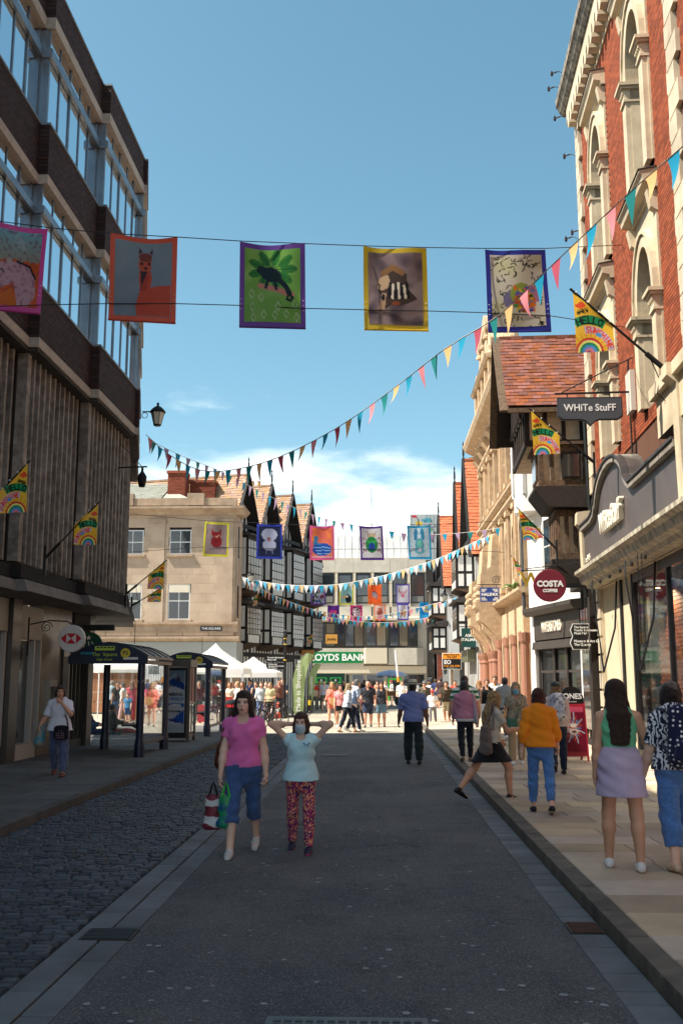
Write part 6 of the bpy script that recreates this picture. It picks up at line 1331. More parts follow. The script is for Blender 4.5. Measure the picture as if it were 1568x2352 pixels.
# cone, bollards, bin, cycles
p = gnd(638, 1650); t = thing('traffic_cone', 'orange and white traffic cone beside the finger post', 'traffic cone', p); mo = M('cone_orange', (232, 80, 30), .5)
MB().box(-.2, .2, -.2, .2, 0, .05).build('base', mo, t)
for a, b, r0, r1, mt in ((.05, .28, .15, .115, mo), (.28, .46, .115, .085, m_wl), (.46, .72, .085, .035, mo)): MB().lathe([(r0, a), (r1, b)], 18).build('cone_band', mt, t, True)
for lb, x, y in (('black bollard just right of the larger feather flag', 698, 1643), ('black bollard with a yellow sticker right of the feather flags', 711, 1640), ('short black bollard at the right kerb near the bank', 945, 1628)):
    p = gnd(x, y); t = thing('bollard', lb, 'bollard', p, 0, 'black bollards'); MB().lathe([(.1, 0), (.1, .1), (.075, .14), (.07, .75), (.09, .78), (.07, .82), (.08, .88), (.05, .95), (0, .97)], 12).build('post', m_black, t)
    if 'yellow' in lb: MB().lathe([(.073, .45), (.073, .7)], 12).build('sticker', M('sticker_yellow', (236, 196, 40), .5), t)
t = thing('litter_bin', 'black litter bin beside the farther bus shelter', 'bin', (-4.95, 34.6, .0)); MB().lathe([(.26, 0), (.28, .05), (.28, .8), (.3, .82)], 16).build('drum', m_black, t); MB().lathe([(.3, 0), (.31, .03), (.29, .1), (.12, .16), (.0, .17)], 16, (0, 0, .92)).build('lid', m_black, t)
for k in range(4): MB().bar((.24 * math.cos(k * 1.57), .24 * math.sin(k * 1.57), .8), (.24 * math.cos(k * 1.57), .24 * math.sin(k * 1.57), .95), .03).build('lid_post', m_iron, t)
def bicycle(label, x, y, rz, c):
    t = thing('bicycle', label, 'bicycle', (x, y, 0), rz, 'bicycles at the rack'); mt = M('cycle_paint_%d' % c[0], c, .4, .2)
    for yy in (-.52, .52):
        wv = MB(Matrix.Translation((0, yy, .34)) @ Matrix.Rotation(R(90), 4, 'Y')); wv.tube([(.32 * math.cos(a), .32 * math.sin(a), 0) for a in np.linspace(0, 2 * math.pi, 25)], .02, 6, False); w_ = wv.build('wheel', M('tyre_rubber', (24, 24, 24), .8), t)
        sv = MB(Matrix.Translation((0, yy, .34)) @ Matrix.Rotation(R(90), 4, 'Y'))
        for k in range(12): a = k * math.pi / 6; sv.tube([(0, 0, 0), (.3 * math.cos(a), .3 * math.sin(a), 0)], .003, 3)
        sv.build('spokes', M('spoke_steel', (150, 150, 150), .3, .8), w_)
    A = {'bb': (0, -.06, .30), 'seat': (0, -.2, .82), 'head': (0, .34, .86), 'rear': (0, -.52, .34), 'front': (0, .52, .34)}
    fm = MB()
    for a, b in (('bb', 'seat'), ('seat', 'head'), ('bb', 'head'), ('bb', 'rear'), ('seat', 'rear'), ('head', 'front')): fm.tube([A[a], A[b]], .017, 6)
    fm.build('frame', mt, t); MB().box(-.06, .06, -.33, -.08, .86, .9).build('saddle', m_black, t); MB().tube([(-.27, .28, .98), (0, .36, .96), (.27, .28, .98)], .014, 6).build('handlebar', m_iron, t); MB().tube([(-.1, -.06, .22), (.1, -.06, .38)], .012, 5).build('crank', m_iron, t)
for i, (px_, yy, c) in enumerate(((626, 1674, (24, 24, 26)), (616, 1668, (90, 30, 26)), (604, 1664, (30, 34, 44)))):
    p = gnd(px_, yy); bicycle(['black bicycle nearest the road behind the woman in pink', 'dark red bicycle in the middle of the rack', 'dark blue bicycle farthest left in the rack'][i], p.x, p.y, R([-38, -30, -25][i]), c)
# ---------------------------------------------------------------- market stalls
m_canvas = M('white_canvas', (236, 236, 234), .8, trans=.35)
def gazebo(label, x, y, w, d, eave=2.15, peak=3.45):
    t = thing('gazebo', label, 'gazebo', (x, y, 0), 0, 'white market gazebos')
    for sx in (-1, 1):
        for sy in (-1, 1): MB().box(sx * w / 2 - .025, sx * w / 2 + .025, sy * d / 2 - .025, sy * d / 2 + .025, 0, eave).build('leg', M('gazebo_leg', (206, 206, 204), .5), t)
    n = 8; vs = [(0, 0, peak)]; fs = []
    rows = 5
    V_ = [[None] * 4 for _ in range(rows + 1)]; cs = [(-1, -1), (1, -1), (1, 1), (-1, 1)]; vs = []
    for r_ in range(rows + 1):
        f = r_ / rows; z = peak - (peak - eave - .12) * (f ** .8)
        for k in range(4): vs.append((cs[k][0] * w / 2 * f * (1 + .02), cs[k][1] * d / 2 * f * 1.02, z))
    for r_ in range(rows):
        for k in range(4): fs.append((r_ * 4 + k, r_ * 4 + (k + 1) % 4, (r_ + 1) * 4 + (k + 1) % 4, (r_ + 1) * 4 + k))
    MB().add(vs, fs).build('canopy', m_canvas, t)
    v = MB(); c4 = [(a * w / 2 * 1.02, b_ * d / 2 * 1.02) for a, b_ in cs]
    for k in range(4): a, b_ = c4[k], c4[(k + 1) % 4]; v.add([(*a, eave + .12), (*b_, eave + .12), (b_[0] * 1.01, b_[1] * 1.01, eave - .13), (a[0] * 1.01, a[1] * 1.01, eave - .13)], [(0, 1, 2, 3)])
    v.build('valance', m_canvas, t)
    return t
gazebo('large white gazebo in front of the stone building', -7.6, 47.0, 3.0, 3.0); gazebo('white gazebo seen through the nearer bus shelter', -11.2, 44.5, 3.2, 3.0, 2.2, 3.2); gazebo('small white gazebo behind the large one', -6.2, 50.2, 2.6, 2.6, 2.0, 2.9)
def table(label, x, y, w, d, mat, goods, group='market tables'):
    t = thing('market_table', label, 'table', (x, y, 0), 0, group); MB().box(-w / 2, w / 2, -d / 2, d / 2, .72, .76).build('top', mat, t); MB().box(-w / 2 - .01, w / 2 + .01, -d / 2 - .012, -d / 2, .1, .75).build('cloth_front', mat, t); MB().box(w / 2, w / 2 + .012, -d / 2, d / 2, .1, .75).build('cloth_side', mat, t)
    for k in range(goods[0]):
        x_ = -w / 2 + w * (k + .5) / goods[0]; o = MB().box(x_ - .12, x_ + .12, -.15, .15, .0, .12 + .1 * (k % 3)).build('crate', M('crate_%d' % (k % 4), [(150, 110, 70), (90, 120, 150), (170, 60, 50), (214, 206, 190)][k % 4], .8)); o.location = (x + x_ * 1., y, .762); tag(o, goods[1][k % len(goods[1])] + ' on the ' + label, 'crate')
    return t
table('red spotted market table by the farther shelter', -6.35, 40.5, 1.6, .8, fab_red if False else M('spotted_cloth', (190, 30, 44), .8, pattern=None), (4, ['brown crate at the left end', 'blue crate second from the left', 'red crate third from the left', 'pale crate at the right end']))
table('white market table under the large gazebo', -7.8, 46.2, 2.2, .8, M('white_cloth', (226, 226, 222), .8), (4, ['brown box at the left end', 'blue box second from left', 'red box third from left', 'white box at the right end']))
table('brown market table under the left gazebo', -10.6, 43.6, 2.4, .8, M('brown_cloth', (150, 110, 76), .8), (4, ['brown tray at the left end', 'blue tray second from left', 'red tray third from left', 'white tray at the right end']))
# display board, parasol with barrow, slanted marker pole, plant trough
t = thing('display_board', 'red framed display board behind the nearer bus shelter post', 'board', (-9.0, 40.5, 0)); MB().box(-.35, .35, -.02, .02, .25, 1.35).build('panel', M('brick_red_panel', (146, 70, 60), .7), t); MB().box(-.38, .38, -.01, .03, .22, 1.38).build('frame', M('black_paint'), t)
for s in (-1, 1): MB().bar((s * .3, 0, .25), (s * .3, .2, 0), .04).build('leg', m_black, t)
p = gnd(891, 1632); t = thing('market_barrow', 'wooden market barrow under a blue and white parasol before the bank', 'barrow', (p.x + .3, 68, 0)); MB().box(-.8, .8, -.4, .4, .7, 1.0).build('tray', M('barrow_wood', (140, 92, 58), .8), t)
for s in (-.55, .55): MB(Matrix.Translation((s, -.42, .35)) @ Matrix.Rotation(R(90), 4, 'X')).lathe([(.34, -.02), (.35, .0), (.34, .02)], 16).build('wheel', m_black, t); MB().bar((s, 0, .0), (s, 0, .7), .05).build('leg', M('barrow_wood'), t)
t = thing('parasol', 'blue and white parasol over the market barrow before the bank', 'parasol', (p.x + .3, 68.2, 0)); MB().tube([(0, 0, 0), (0, 0, 2.4)], .025, 8).build('pole', M('white_pole'), t); MB().lathe([(0, .32), (.5, .24), (.9, .12), (1.0, .0), (.98, -.1)], 12, (0, 0, 2.1)).build('canopy', M('parasol_cloth', (176, 196, 226), .7, trans=.3), t)
t = thing('marker_pole', 'slanted black and white pole with an orange tag before the bank', 'pole', tuple(gnd(921, 1640))); Yq = t.location.y; a = Vector((0, 0, 0)); top_ = aY(908, 1494, Yq) - t.location
MB().tube([a, top_ * .5], .04, 8).build('lower_pole', m_black, t); MB().tube([top_ * .5, top_ * .58], .07, 8).build('orange_tag', M('board_orange'), t); MB().tube([top_ * .58, top_], .06, 8).build('white_sleeve', m_wl, t)
# painted hoarding above the bank
t = thing('painted_hoarding', 'tall pale hoarding with a child-like rainbow drawing above the bank roof', 'hoarding', (aY(975, 1240, 96).x, 96, 0)); zt = aY(975, 1181, 96).z; MB().box(-1.4, 1.4, .05, .6, 0, zt).build('backing', M('hoarding_grey', (170, 176, 176), .7), t)
cloth('painting', t, [Vector((-1.38, .04, zt - .03)), Vector((1.38, .04, zt - .03)), Vector((1.38, .04, zt - 7)), Vector((-1.38, .04, zt - 7))], 24, 56, (lambda uv: paint(uv, [('fill', (196, 200, 198)), *[('line', [(x, 0), (x, 1)], .012, (160, 166, 166)) for x in np.arange(.05, 1, .13)], ('ell', .6, .08, .2, .03, (90, 170, 190)), ('ell', .3, .13, .12, .04, (230, 200, 60)), ('ell', .15, .03, .1, .02, (206, 60, 70)), ('line', [(.1, .2), (.3, .16), (.5, .22), (.8, .18)], .03, (110, 90, 170)), ('line', [(.2, .28), (.5, .25), (.8, .3)], .03, (206, 90, 120)), ('ell', .7, .22, .1, .03, (120, 170, 120)), *rnd_lines(16, (90, 84, 100), .012, 21, .2)], 2.5), 'uv'), m_print, 0, 0, 0, 0, 0)
# fern growing on the bank
p = aY(1183, 1355, 37.5); t = thing('wall_fern', 'green fern growing from the sandstone ledge', 'plant', p)
for k in range(14):
    a = k * 2.4; d = Vector((math.cos(a) * .5 - .3, math.sin(a) * .3 - .3, .3 - .08 * (k % 5))); MB().add([(0, 0, 0), tuple(d * .5 + Vector((0, 0, .1)) + Vector((.05, 0, 0))), tuple(d * .7), tuple(d * .5 + Vector((0, 0, .1)) - Vector((.05, 0, 0)))], [(0, 1, 2, 3)]).build('frond', M('fern_green', (70, 112, 48), .7), t)
# ================================================================ people: smooth bodies grown from blended limbs, clothes as layers over them
V3 = lambda *a: np.array(a, float)
def ec(a, b, r0, r1, ex=(1, 0, 0), clips=()):
    """elliptic cone from a to b; r = radius or (rx, ry)"""
    r0 = r0 if isinstance(r0, tuple) else (r0, r0); r1 = r1 if isinstance(r1, tuple) else (r1, r1)
    return (np.array(a, float), np.array(b, float), r0, r1, np.array(ex, float), tuple(clips))
def ell(c, rx, ry, rz): 
    e = .25 * rz; return ec((c[0], c[1], c[2] - e), (c[0], c[1], c[2] + e), (rx, ry), (rx, ry))
def grow(prims, vox, k=.03, sub=(), clips=(), wr=0., ph=0., wf=1.):
    lo = np.min([np.minimum(p[0], p[1]) - max(*p[2], *p[3]) for p in prims], 0) - 3 * vox; hi = np.max([np.maximum(p[0], p[1]) + max(*p[2], *p[3]) for p in prims], 0) + 3 * vox
    n = np.ceil((hi - lo) / vox).astype(int) + 1
    ax = [lo[i] + vox * np.arange(n[i]) for i in range(3)]
    F = np.full(n, .5, np.float32)
    def dist(p, sl):
        a, b, r0, r1, ex, cl = p; X = ax[0][sl[0]][:, None, None]; Y = ax[1][sl[1]][None, :, None]; Z = ax[2][sl[2]][None, None, :]
        d = b - a; Ln = np.linalg.norm(d) + 1e-9; d = d / Ln; ex = ex - d * (ex @ d); nn = np.linalg.norm(ex)
        if nn < 1e-3: ex = np.cross(d, V3(0, 1, 0)); nn = np.linalg.norm(ex)
        ex = ex / nn; ey = np.cross(d, ex)
        px, py, pz = X - a[0], Y - a[1], Z - a[2]
        ta = px * d[0] + py * d[1] + pz * d[2]; t = np.clip(ta, 0, Ln); w = ta - t; f = t / Ln
        u = px * ex[0] + py * ex[1] + pz * ex[2]; v = px * ey[0] + py * ey[1] + pz * ey[2]
        rx = r0[0] + (r1[0] - r0[0]) * f; ry = r0[1] + (r1[1] - r0[1]) * f; rm = np.minimum(rx, ry)
        D = (np.sqrt((u / rx) ** 2 + (v / ry) ** 2 + (w / rm) ** 2) - 1) * rm
        for q, nm in cl: D = np.maximum(D, (X - q[0]) * nm[0] + (Y - q[1]) * nm[1] + (Z - q[2]) * nm[2])
        return D
    for p in prims:
        m = max(*p[2], *p[3]) + 2.5 * k + 2 * vox; l_ = np.minimum(p[0], p[1]) - m; h_ = np.maximum(p[0], p[1]) + m
        sl = tuple(slice(max(0, int((l_[i] - lo[i]) / vox)), min(n[i], int((h_[i] - lo[i]) / vox) + 2)) for i in range(3))
        D = dist(p, sl); G = F[sl]; h = np.maximum(k - np.abs(G - D), 0) / k; F[sl] = np.minimum(G, D) - h * h * k * .25
    if wr:
        X = ax[0][:, None, None]; Y = ax[1][None, :, None]; Z = ax[2][None, None, :]
        F = F + wr * (np.sin((23 * X + 31 * Z + ph) * wf) * np.sin((19 * Y - 27 * Z + 2 * ph) * wf) + .6 * np.sin((41 * Z + 17 * X * Y * 9 + 23 * X + ph * 3) * wf))
    for p in sub:
        sl = (slice(None),) * 3; F = np.maximum(F, -dist(p, sl))
    for q, nm in clips:
        F = np.maximum(F, (ax[0][:, None, None] - q[0]) * nm[0] + (ax[1][None, :, None] - q[1]) * nm[1] + (ax[2][None, None, :] - q[2]) * nm[2])
    # surface nets
    I = F < 0; c = I[:-1, :-1, :-1].astype(np.int8)
    cnt = sum(I[i:n[0] - 1 + i, j:n[1] - 1 + j, l:n[2] - 1 + l].astype(np.int8) for i in (0, 1) for j in (0, 1) for l in (0, 1))
    act = (cnt > 0) & (cnt < 8); idx = np.full(act.shape, -1, np.int64); A = np.argwhere(act); idx[act] = np.arange(len(A))
    if len(A) == 0: return np.zeros((0, 3)), np.zeros((0, 4), int)
    S = np.zeros((len(A), 3)); C = np.zeros(len(A))
    cor = [(0, 0, 0), (1, 0, 0), (0, 1, 0), (1, 1, 0), (0, 0, 1), (1, 0, 1), (0, 1, 1), (1, 1, 1)]
    val = [F[A[:, 0] + o[0], A[:, 1] + o[1], A[:, 2] + o[2]] for o in cor]
    for i, j in ((0, 1), (2, 3), (4, 5), (6, 7), (0, 2), (1, 3), (4, 6), (5, 7), (0, 4), (1, 5), (2, 6), (3, 7)):
        m = (val[i] < 0) != (val[j] < 0); t = np.where(m, val[i] / (val[i] - val[j] + 1e-12), 0)
        P = np.array(cor[i]) + t[:, None] * (np.array(cor[j]) - np.array(cor[i])); S += P * m[:, None]; C += m
    V = lo + vox * (A + S / C[:, None]); Q = []
    for axis in range(3):
        o1, o2 = [(1, 2), (2, 0), (0, 1)][axis]
        a = I.take(range(n[axis] - 1), axis); b = I.take(range(1, n[axis]), axis); E = np.argwhere(a != b)
        E = E[(E[:, o1] > 0) & (E[:, o2] > 0) & (E[:, o1] < n[o1] - 1) & (E[:, o2] < n[o2] - 1)]
        def cell(d1, d2): q = E.copy(); q[:, o1] -= d1; q[:, o2] -= d2; return idx[q[:, 0], q[:, 1], q[:, 2]]
        q = np.stack([cell(1, 1), cell(0, 1), cell(0, 0), cell(1, 0)], 1); fl = ~a[E[:, 0], E[:, 1], E[:, 2]]; q[fl] = q[fl][:, ::-1]; Q.append(q)
    Q = np.concatenate(Q); return V, Q[(Q >= 0).all(1)]
def mesh_of(name, parts, mat, cols=None):
    vs = []; fs = []; o = 0
    for V, Q in parts: vs.append(V); fs.append(Q + o); o += len(V)
    vs = np.concatenate(vs); fs = np.concatenate(fs)
    me = bpy.data.meshes.new(name); me.vertices.add(len(vs)); me.vertices.foreach_set('co', vs.astype(np.float32).ravel())
    me.loops.add(len(fs) * 4); me.loops.foreach_set('vertex_index', fs.astype(np.int32).ravel())
    me.polygons.add(len(fs)); me.polygons.foreach_set('loop_start', np.arange(0, len(fs) * 4, 4, dtype=np.int32)); me.polygons.foreach_set('loop_total', np.full(len(fs), 4, np.int32))
    me.update(calc_edges=True); me.validate(); me.materials.append(mat); me.shade_smooth()
    if cols is not None:
        c = np.ones((len(vs), 4)); c[:, :3] = np.concatenate(cols); at = me.color_attributes.new('Col', 'FLOAT_COLOR', 'POINT'); at.data.foreach_set('color', c.ravel())
    return me
m_skin = M('skin', rough=.55, attr=True, spec=.35)
SKIN = dict(fair=(230, 186, 162), tan=(210, 158, 128), dark=(134, 94, 72), ruddy=(216, 158, 134))
def pt_dots(c2, scale=40, th=.32):
    def f(n, l, tc, mixc, rng, c):
        v = n.new('ShaderNodeTexVoronoi'); v.inputs['Scale'].default_value = scale; v.inputs['Randomness'].default_value = .35; l.new(tc.outputs['Object'], v.inputs['Vector']); return mixc(rng(v.outputs[0], th, th + .08, 1, 0), c, lin(c2))
    return f
def pt_stripes(c2, axis='z', scale=12, dist=0., lo=.45, hi=.55):
    def f(n, l, tc, mixc, rng, c):
        w = n.new('ShaderNodeTexWave'); w.wave_type = 'BANDS'; w.bands_direction = axis.upper(); w.inputs['Scale'].default_value = scale; w.inputs['Distortion'].default_value = dist; w.inputs['Detail Scale'].default_value = 2.
        l.new(tc.outputs['Object'], w.inputs['Vector']); return mixc(rng(w.outputs[1], lo, hi), c, lin(c2))
    return f
def pt_floral(c2, c3, scale=30, amt=.5):
    def f(n, l, tc, mixc, rng, c):
        v = n.new('ShaderNodeTexVoronoi'); v.inputs['Scale'].default_value = scale; l.new(tc.outputs['Object'], v.inputs['Vector'])
        s = n.new('ShaderNodeSeparateColor'); l.new(v.outputs['Color'], s.inputs[0])
        return mixc(rng(s.outputs[1], .55, .6), mixc(rng(s.outputs[0], 1 - amt - .05, 1 - amt + .05), c, lin(c2)), lin(c3))
    return f
def fab(col, pattern=None, key='', rough=.85, bump=.25, bs=90): return M('fabric_%02x%02x%02x%s' % (*col, key), col, rough, bump=bump, bscale=bs, pattern=pattern, sheen=.15, spec=.2)
DENIM = lambda c=(52, 74, 110): M('denim_%02x%02x%02x' % c, c, .85, col2=tuple(min(255, int(v * 1.35)) for v in c), nscale=40, namt=.4, bump=.4, bscale=200, sheen=.2, spec=.2)
def hairm(c): return M('hair_%02x%02x%02x' % c, c, .45, bump=1., bscale=1., stretch=(150, 150, 14), col2=tuple(int(v * .6) for v in c), nscale=30, namt=.8, spec=.5)
def rotz(p, a): c, s = math.cos(a), math.sin(a); return V3(p[0] * c - p[1] * s, p[0] * s + p[1] * c, p[2])
def person(label, pos, rz, H=1.68, lod=1, sex='f', b=0., skin='fair', hair=('short', (60, 40, 30)), top=None, bottom=None, shoes=((40, 40, 44), 1), legs=((18, 4), (-14, 10)), arms=((12, 8, 20), (-14, 8, 15)), lean=3, head=(0, 0), sit=None, mask=None, hat=None, extra=None, group=None, curl=.5, seed=0):
    """facing local +y. legs: (forward deg, knee bend) right, left; arms: (forward, out, elbow bend) or explicit (elbow, wrist) in units of height, right (+x) then left"""
    s = H / 1.7; t = thing('person', label, 'person', pos, rz, group); rt = t
    vb, vg, vh, vf = ((.03, .026, None, None), (.02, .017, .011, .009), (.014, .0115, .0055, .0055))[lod]
    lw = 1 + b * .8; ph = (hash(label) % 97) * .7 if False else (sum(map(ord, label)) % 97) * .7
    fem = sex == 'f'
    hx = .088 * s; L1 = .43 * s; L2 = .41 * s; J = {}
    legpts = []
    for i, sg in enumerate((1, -1)):
        a, k = legs[i][0], legs[i][1]; o = legs[i][2] if len(legs[i]) > 2 else 2
        hip = V3(sg * hx, 0, 0); A, K = R(a), R(a - k); oo = sg * math.sin(R(o))
        kn = hip + L1 * V3(oo, math.sin(A), -math.cos(A)); an = kn + L2 * V3(oo * .3, math.sin(K), -math.cos(K)); legpts.append((hip, kn, an, K))
    fh = .075 * s
    zh = -min(lp[2][2] for lp in legpts) + fh if sit is None else sit * s
    up = V3(0, 0, zh); legpts = [(h + up, k + up, a + up, K) for h, k, a, K in legpts]
    lr = R(lean); sp = lambda x, y, z: V3(x, y * math.cos(lr) + (z) * math.sin(lr), z * math.cos(lr) - y * math.sin(lr)) + up   # z above the hip joint
    sw = (.158 if fem else .186) * s * (1 + b * .35); shz = .485 * s
    prof = [(-.10, .135, .095, 0), (.0, .172, .118, -.008), (.09, .156, .108, 0), (.19, .124 + (.0 if fem else .022), .094, .005), (.29, .146 + (0 if fem else .014), .106, .008), (.39, .146 + (0 if fem else .022), .106, .004), (.455, .126 + (0 if fem else .02), .084, -.004), (.515, .070, .062, -.010)]
    prof = [(z * s, rx * s * (1 + b), ry * s * (1 + b * 1.25), y * s) for z, rx, ry, y in prof]
    def torso(inf, z0=-9, z1=9, bust=True, flare=0.):
        out = []
        pp = [q for q in prof if z0 - .08 * s <= q[0] <= z1 + .08 * s]
        for q0, q1 in zip(pp[:-1], pp[1:]): out.append(ec(sp(0, q0[3], q0[0]), sp(0, q1[3], q1[0]), (q0[1] + inf, q0[2] + inf), (q1[1] + inf, q1[2] + inf)))
        if fem and bust:
            for sg in (1, -1): out.append(ell(sp(sg * .072 * s, .078 * s, .345 * s), .058 * s + inf * .6, .055 * s * (1 + b) + inf * .6, .058 * s))
        return out
    armpts = []
    for i, sg in enumerate((1, -1)):
        sh = sp(sg * sw, -.005 * s, shz - .05 * s); A = arms[i]
        if isinstance(A[0], (tuple, list)):
            el = V3(*A[0]) * H; wr_ = V3(*A[1]) * H
        else:
            f, o, fl = R(A[0]), R(A[1]), R(A[2]); d = V3(sg * math.sin(o), math.sin(f) * math.cos(o), -math.cos(f) * math.cos(o)); el = sh + .28 * s * d
            f2 = f + fl; inw = R(A[3]) if len(A) > 3 else 0; d2 = V3(sg * math.sin(o * .5 - inw), math.sin(f2) * math.cos(o * .5 - inw), -math.cos(f2) * math.cos(o * .5 - inw)); wr_ = el + .245 * s * d2
        armpts.append((sh, el, wr_))
    J['arms'] = armpts; J['legs'] = legpts; J['sp'] = sp; J['s'] = s
    hc = sp(0, .012 * s, .650 * s) + V3(0, .02 * s * (1 if lean > 0 else 0), 0); J['head'] = hc
    nk = ec(sp(0, -.012 * s, .49 * s), hc + V3(0, -.015, -.05) * s, .056 * s * (1 + b * .3), .054 * s)
    cov = .86 if top else 1.
    body = [nk] + [ec(p[0], p[1], tuple(v * cov for v in p[2]), tuple(v * cov for v in p[3])) for p in torso(0)]
    sl = (top or {}).get('sleeve', 0)
    for i, (sh, el, wr_) in enumerate(armpts):
        ra = (.047 if fem else .054) * s * lw
        body += [ec(sp((1 if i == 0 else -1) * .08 * s, 0, shz - .01 * s), sh, .052 * s * cov, ra * cov), ec(sh, el, ra * (cov if sl > .2 else 1), ra * .78 * (cov if sl > .9 else 1)), ec(el, el * .62 + wr_ * .38, ra * .78 * (cov if sl > 1.2 else 1), ra * .80 * (cov if sl > 1.2 else 1)), ec(el * .62 + wr_ * .38, wr_, ra * .80 * (cov if sl > 1.5 else 1), ra * .52)]
    bt = bottom or {}; end = bt.get('end', 2.); bty = bt.get('type', 'trousers')
    for h, k, a, K in legpts:
        rt_ = (.088 if fem else .084) * s * (1 + b * .9); c1 = .86 if (end > .5 and bty != 'skirt') else 1; c2 = .86 if end > 1.3 else 1
        ca = k * .7 + a * .3 + V3(0, -.014 * s * math.cos(K), 0)
        body += [ec(h, k, rt_ * .93 * c1, .057 * s * lw * (c1 if end < 1 else c2 if end > 1.3 else .95)), ec(k, ca, .056 * s * lw * c2, .057 * s * lw * c2), ec(ca, a, .057 * s * lw * c2, .036 * s)]
        fd = V3(0, math.cos(min(K, 0) * .7), math.sin(min(K, 0) * .7)) if True else V3(0, 1, 0)
        body += [ec(a + V3(0, -.02, -.03) * s, a + fd * .13 * s + V3(0, 0, -.045) * s, (.034 * s, .032 * s), (.036 * s, .022 * s))]
    hy, hp = R(head[0]), R(head[1])
    def hd(x, y, z):
        p = V3(x, y * math.cos(hp) - z * math.sin(hp), y * math.sin(hp) + z * math.cos(hp)); return hc + rotz(p, hy) * s
    hex_ = rotz((1, 0, 0), hy)
    def hell(x, y, z, rx, ry, rz_): e = .2 * rz_; return ec(hd(x, y, z - e), hd(x, y, z + e), (rx * s, ry * s), (rx * s, ry * s), hex_)
    skull = [hell(0, -.012, .022, .074, .092, .098), hell(0, .028, -.045, .056, .060, .072), hell(0, .05, -.092, .030, .028, .026), ec(hd(0, .086, .012), hd(0, .105, -.024), .008 * s, .014 * s, hex_), hell(0, .078, -.064, .026, .018, .012), hell(0, .068, .03, .05, .022, .012), *[hell(q * .034, .060, -.03, .024, .022, .024) for q in (1, -1)], *[hell(q * .076, -.008, -.008, .010, .022, .034) for q in (1, -1)]]
    sk = np.array(lin(SKIN[skin])); parts = []; cols = []
    def skincol(V, face):
        c = np.tile(sk, (len(V), 1)); c *= (1 + .07 * np.sin(V[:, 2:3] * 13 + ph))
        if face:
            q = (V - hc) / s; q = np.stack([q[:, 0] * math.cos(-hy) - q[:, 1] * math.sin(-hy), q[:, 0] * math.sin(-hy) + q[:, 1] * math.cos(-hy), q[:, 2]], 1)
            q = np.stack([q[:, 0], q[:, 1] * math.cos(-hp) - q[:, 2] * math.sin(-hp), q[:, 1] * math.sin(-hp) + q[:, 2] * math.cos(-hp)], 1); x, y, z = q.T; fr = y > .03
            c[fr & (((np.abs(x) - .034) / .02) ** 2 + ((z + .035) / .02) ** 2 < 1)] *= (1.0, .86, .84)
            c[fr & ((x / .027) ** 2 + ((z + .066) / .010) ** 2 < 1)] = np.array(lin((172, 92, 88))) * (sk.mean() / .45) ** .5
            c[fr & (((np.abs(x) - .032) / .016) ** 2 + ((z - .004) / .0085) ** 2 < 1)] = lin((190, 184, 178)); c[fr & (((np.abs(x) - .032) / .0075) ** 2 + ((z - .004) / .008) ** 2 < 1)] = lin((40, 30, 26)); c[fr & (np.abs(np.abs(x) - .032) < .018) & (np.abs(z - .0135) < .003)] = lin((50, 36, 32))
            c[fr & (((np.abs(x) - .034) / .019) ** 2 + ((z - .026) / .004) ** 2 < 1)] = np.array(lin(hair[1])) * .6 + sk * .3
        return c
    if lod == 0:
        for i, (sh, el, wr_) in enumerate(armpts):
            d = (wr_ - el) / np.linalg.norm(wr_ - el); body += [ec(wr_, wr_ + d * .14 * s, .028 * s, (.022 * s, .03 * s))]
        V, Q = grow(body + skull, vb, .03); parts.append((V, Q)); cols.append(skincol(V, True))
    else:
        V, Q = grow(body, vb, .03); parts.append((V, Q)); cols.append(skincol(V, False))
        V, Q = grow(skull + [nk], vh, .018); parts.append((V, Q)); cols.append(skincol(V, True))
        for i, (sh, el, wr_) in enumerate(armpts):
            sg = 1 if i == 0 else -1; d = (wr_ - el) / np.linalg.norm(wr_ - el); cu = curl[i] if isinstance(curl, (list, tuple)) else curl
            fwd = V3(0, 1, 0) - d * d[1]; 
            if np.linalg.norm(fwd) < .2: fwd = V3(0, 0, 1) - d * d[2]
            fwd /= np.linalg.norm(fwd); inn = np.cross(d, fwd) * (-sg if False else 1); inn = inn if inn @ V3(-sg, 0, 0) > 0 else -inn
            pc = wr_ + d * .075 * s; hp_ = [ec(wr_ - d * .03 * s, wr_ + d * .02 * s, .026 * s, .028 * s), ec(wr_ + d * .02 * s, pc, (.030 * s, .015 * s), (.040 * s, .016 * s), fwd)]
            for j, (o, Lf) in enumerate(((.030, .068), (.010, .078), (-.010, .072), (-.029, .056))):
                b0 = pc + fwd * o * s; d1 = d * math.cos(cu * .7) + inn * math.sin(cu * .7); b1 = b0 + d1 * Lf * .5 * s; d2 = d * math.cos(cu * 2.) + inn * math.sin(cu * 2.); b2 = b1 + d2 * Lf * .5 * s
                hp_ += [ec(b0, b1, .0095 * s, .0085 * s), ec(b1, b2, .0085 * s, .0072 * s)]
            tb = wr_ + d * .03 * s + fwd * .026 * s; t1 = tb + (d * .6 + fwd * .6 + inn * .4) * .042 * s; hp_ += [ec(tb, t1, .013 * s, .0105 * s), ec(t1, t1 + (d * .85 + fwd * .1 + inn * .4) * .032 * s, .0105 * s, .008 * s)]
            V, Q = grow(hp_, vf, .008); parts.append((V, Q)); cols.append(skincol(V, False))
    obj('body', mesh_of('body', parts, m_skin, cols), t)
    wr = .0055 * s if lod else .0
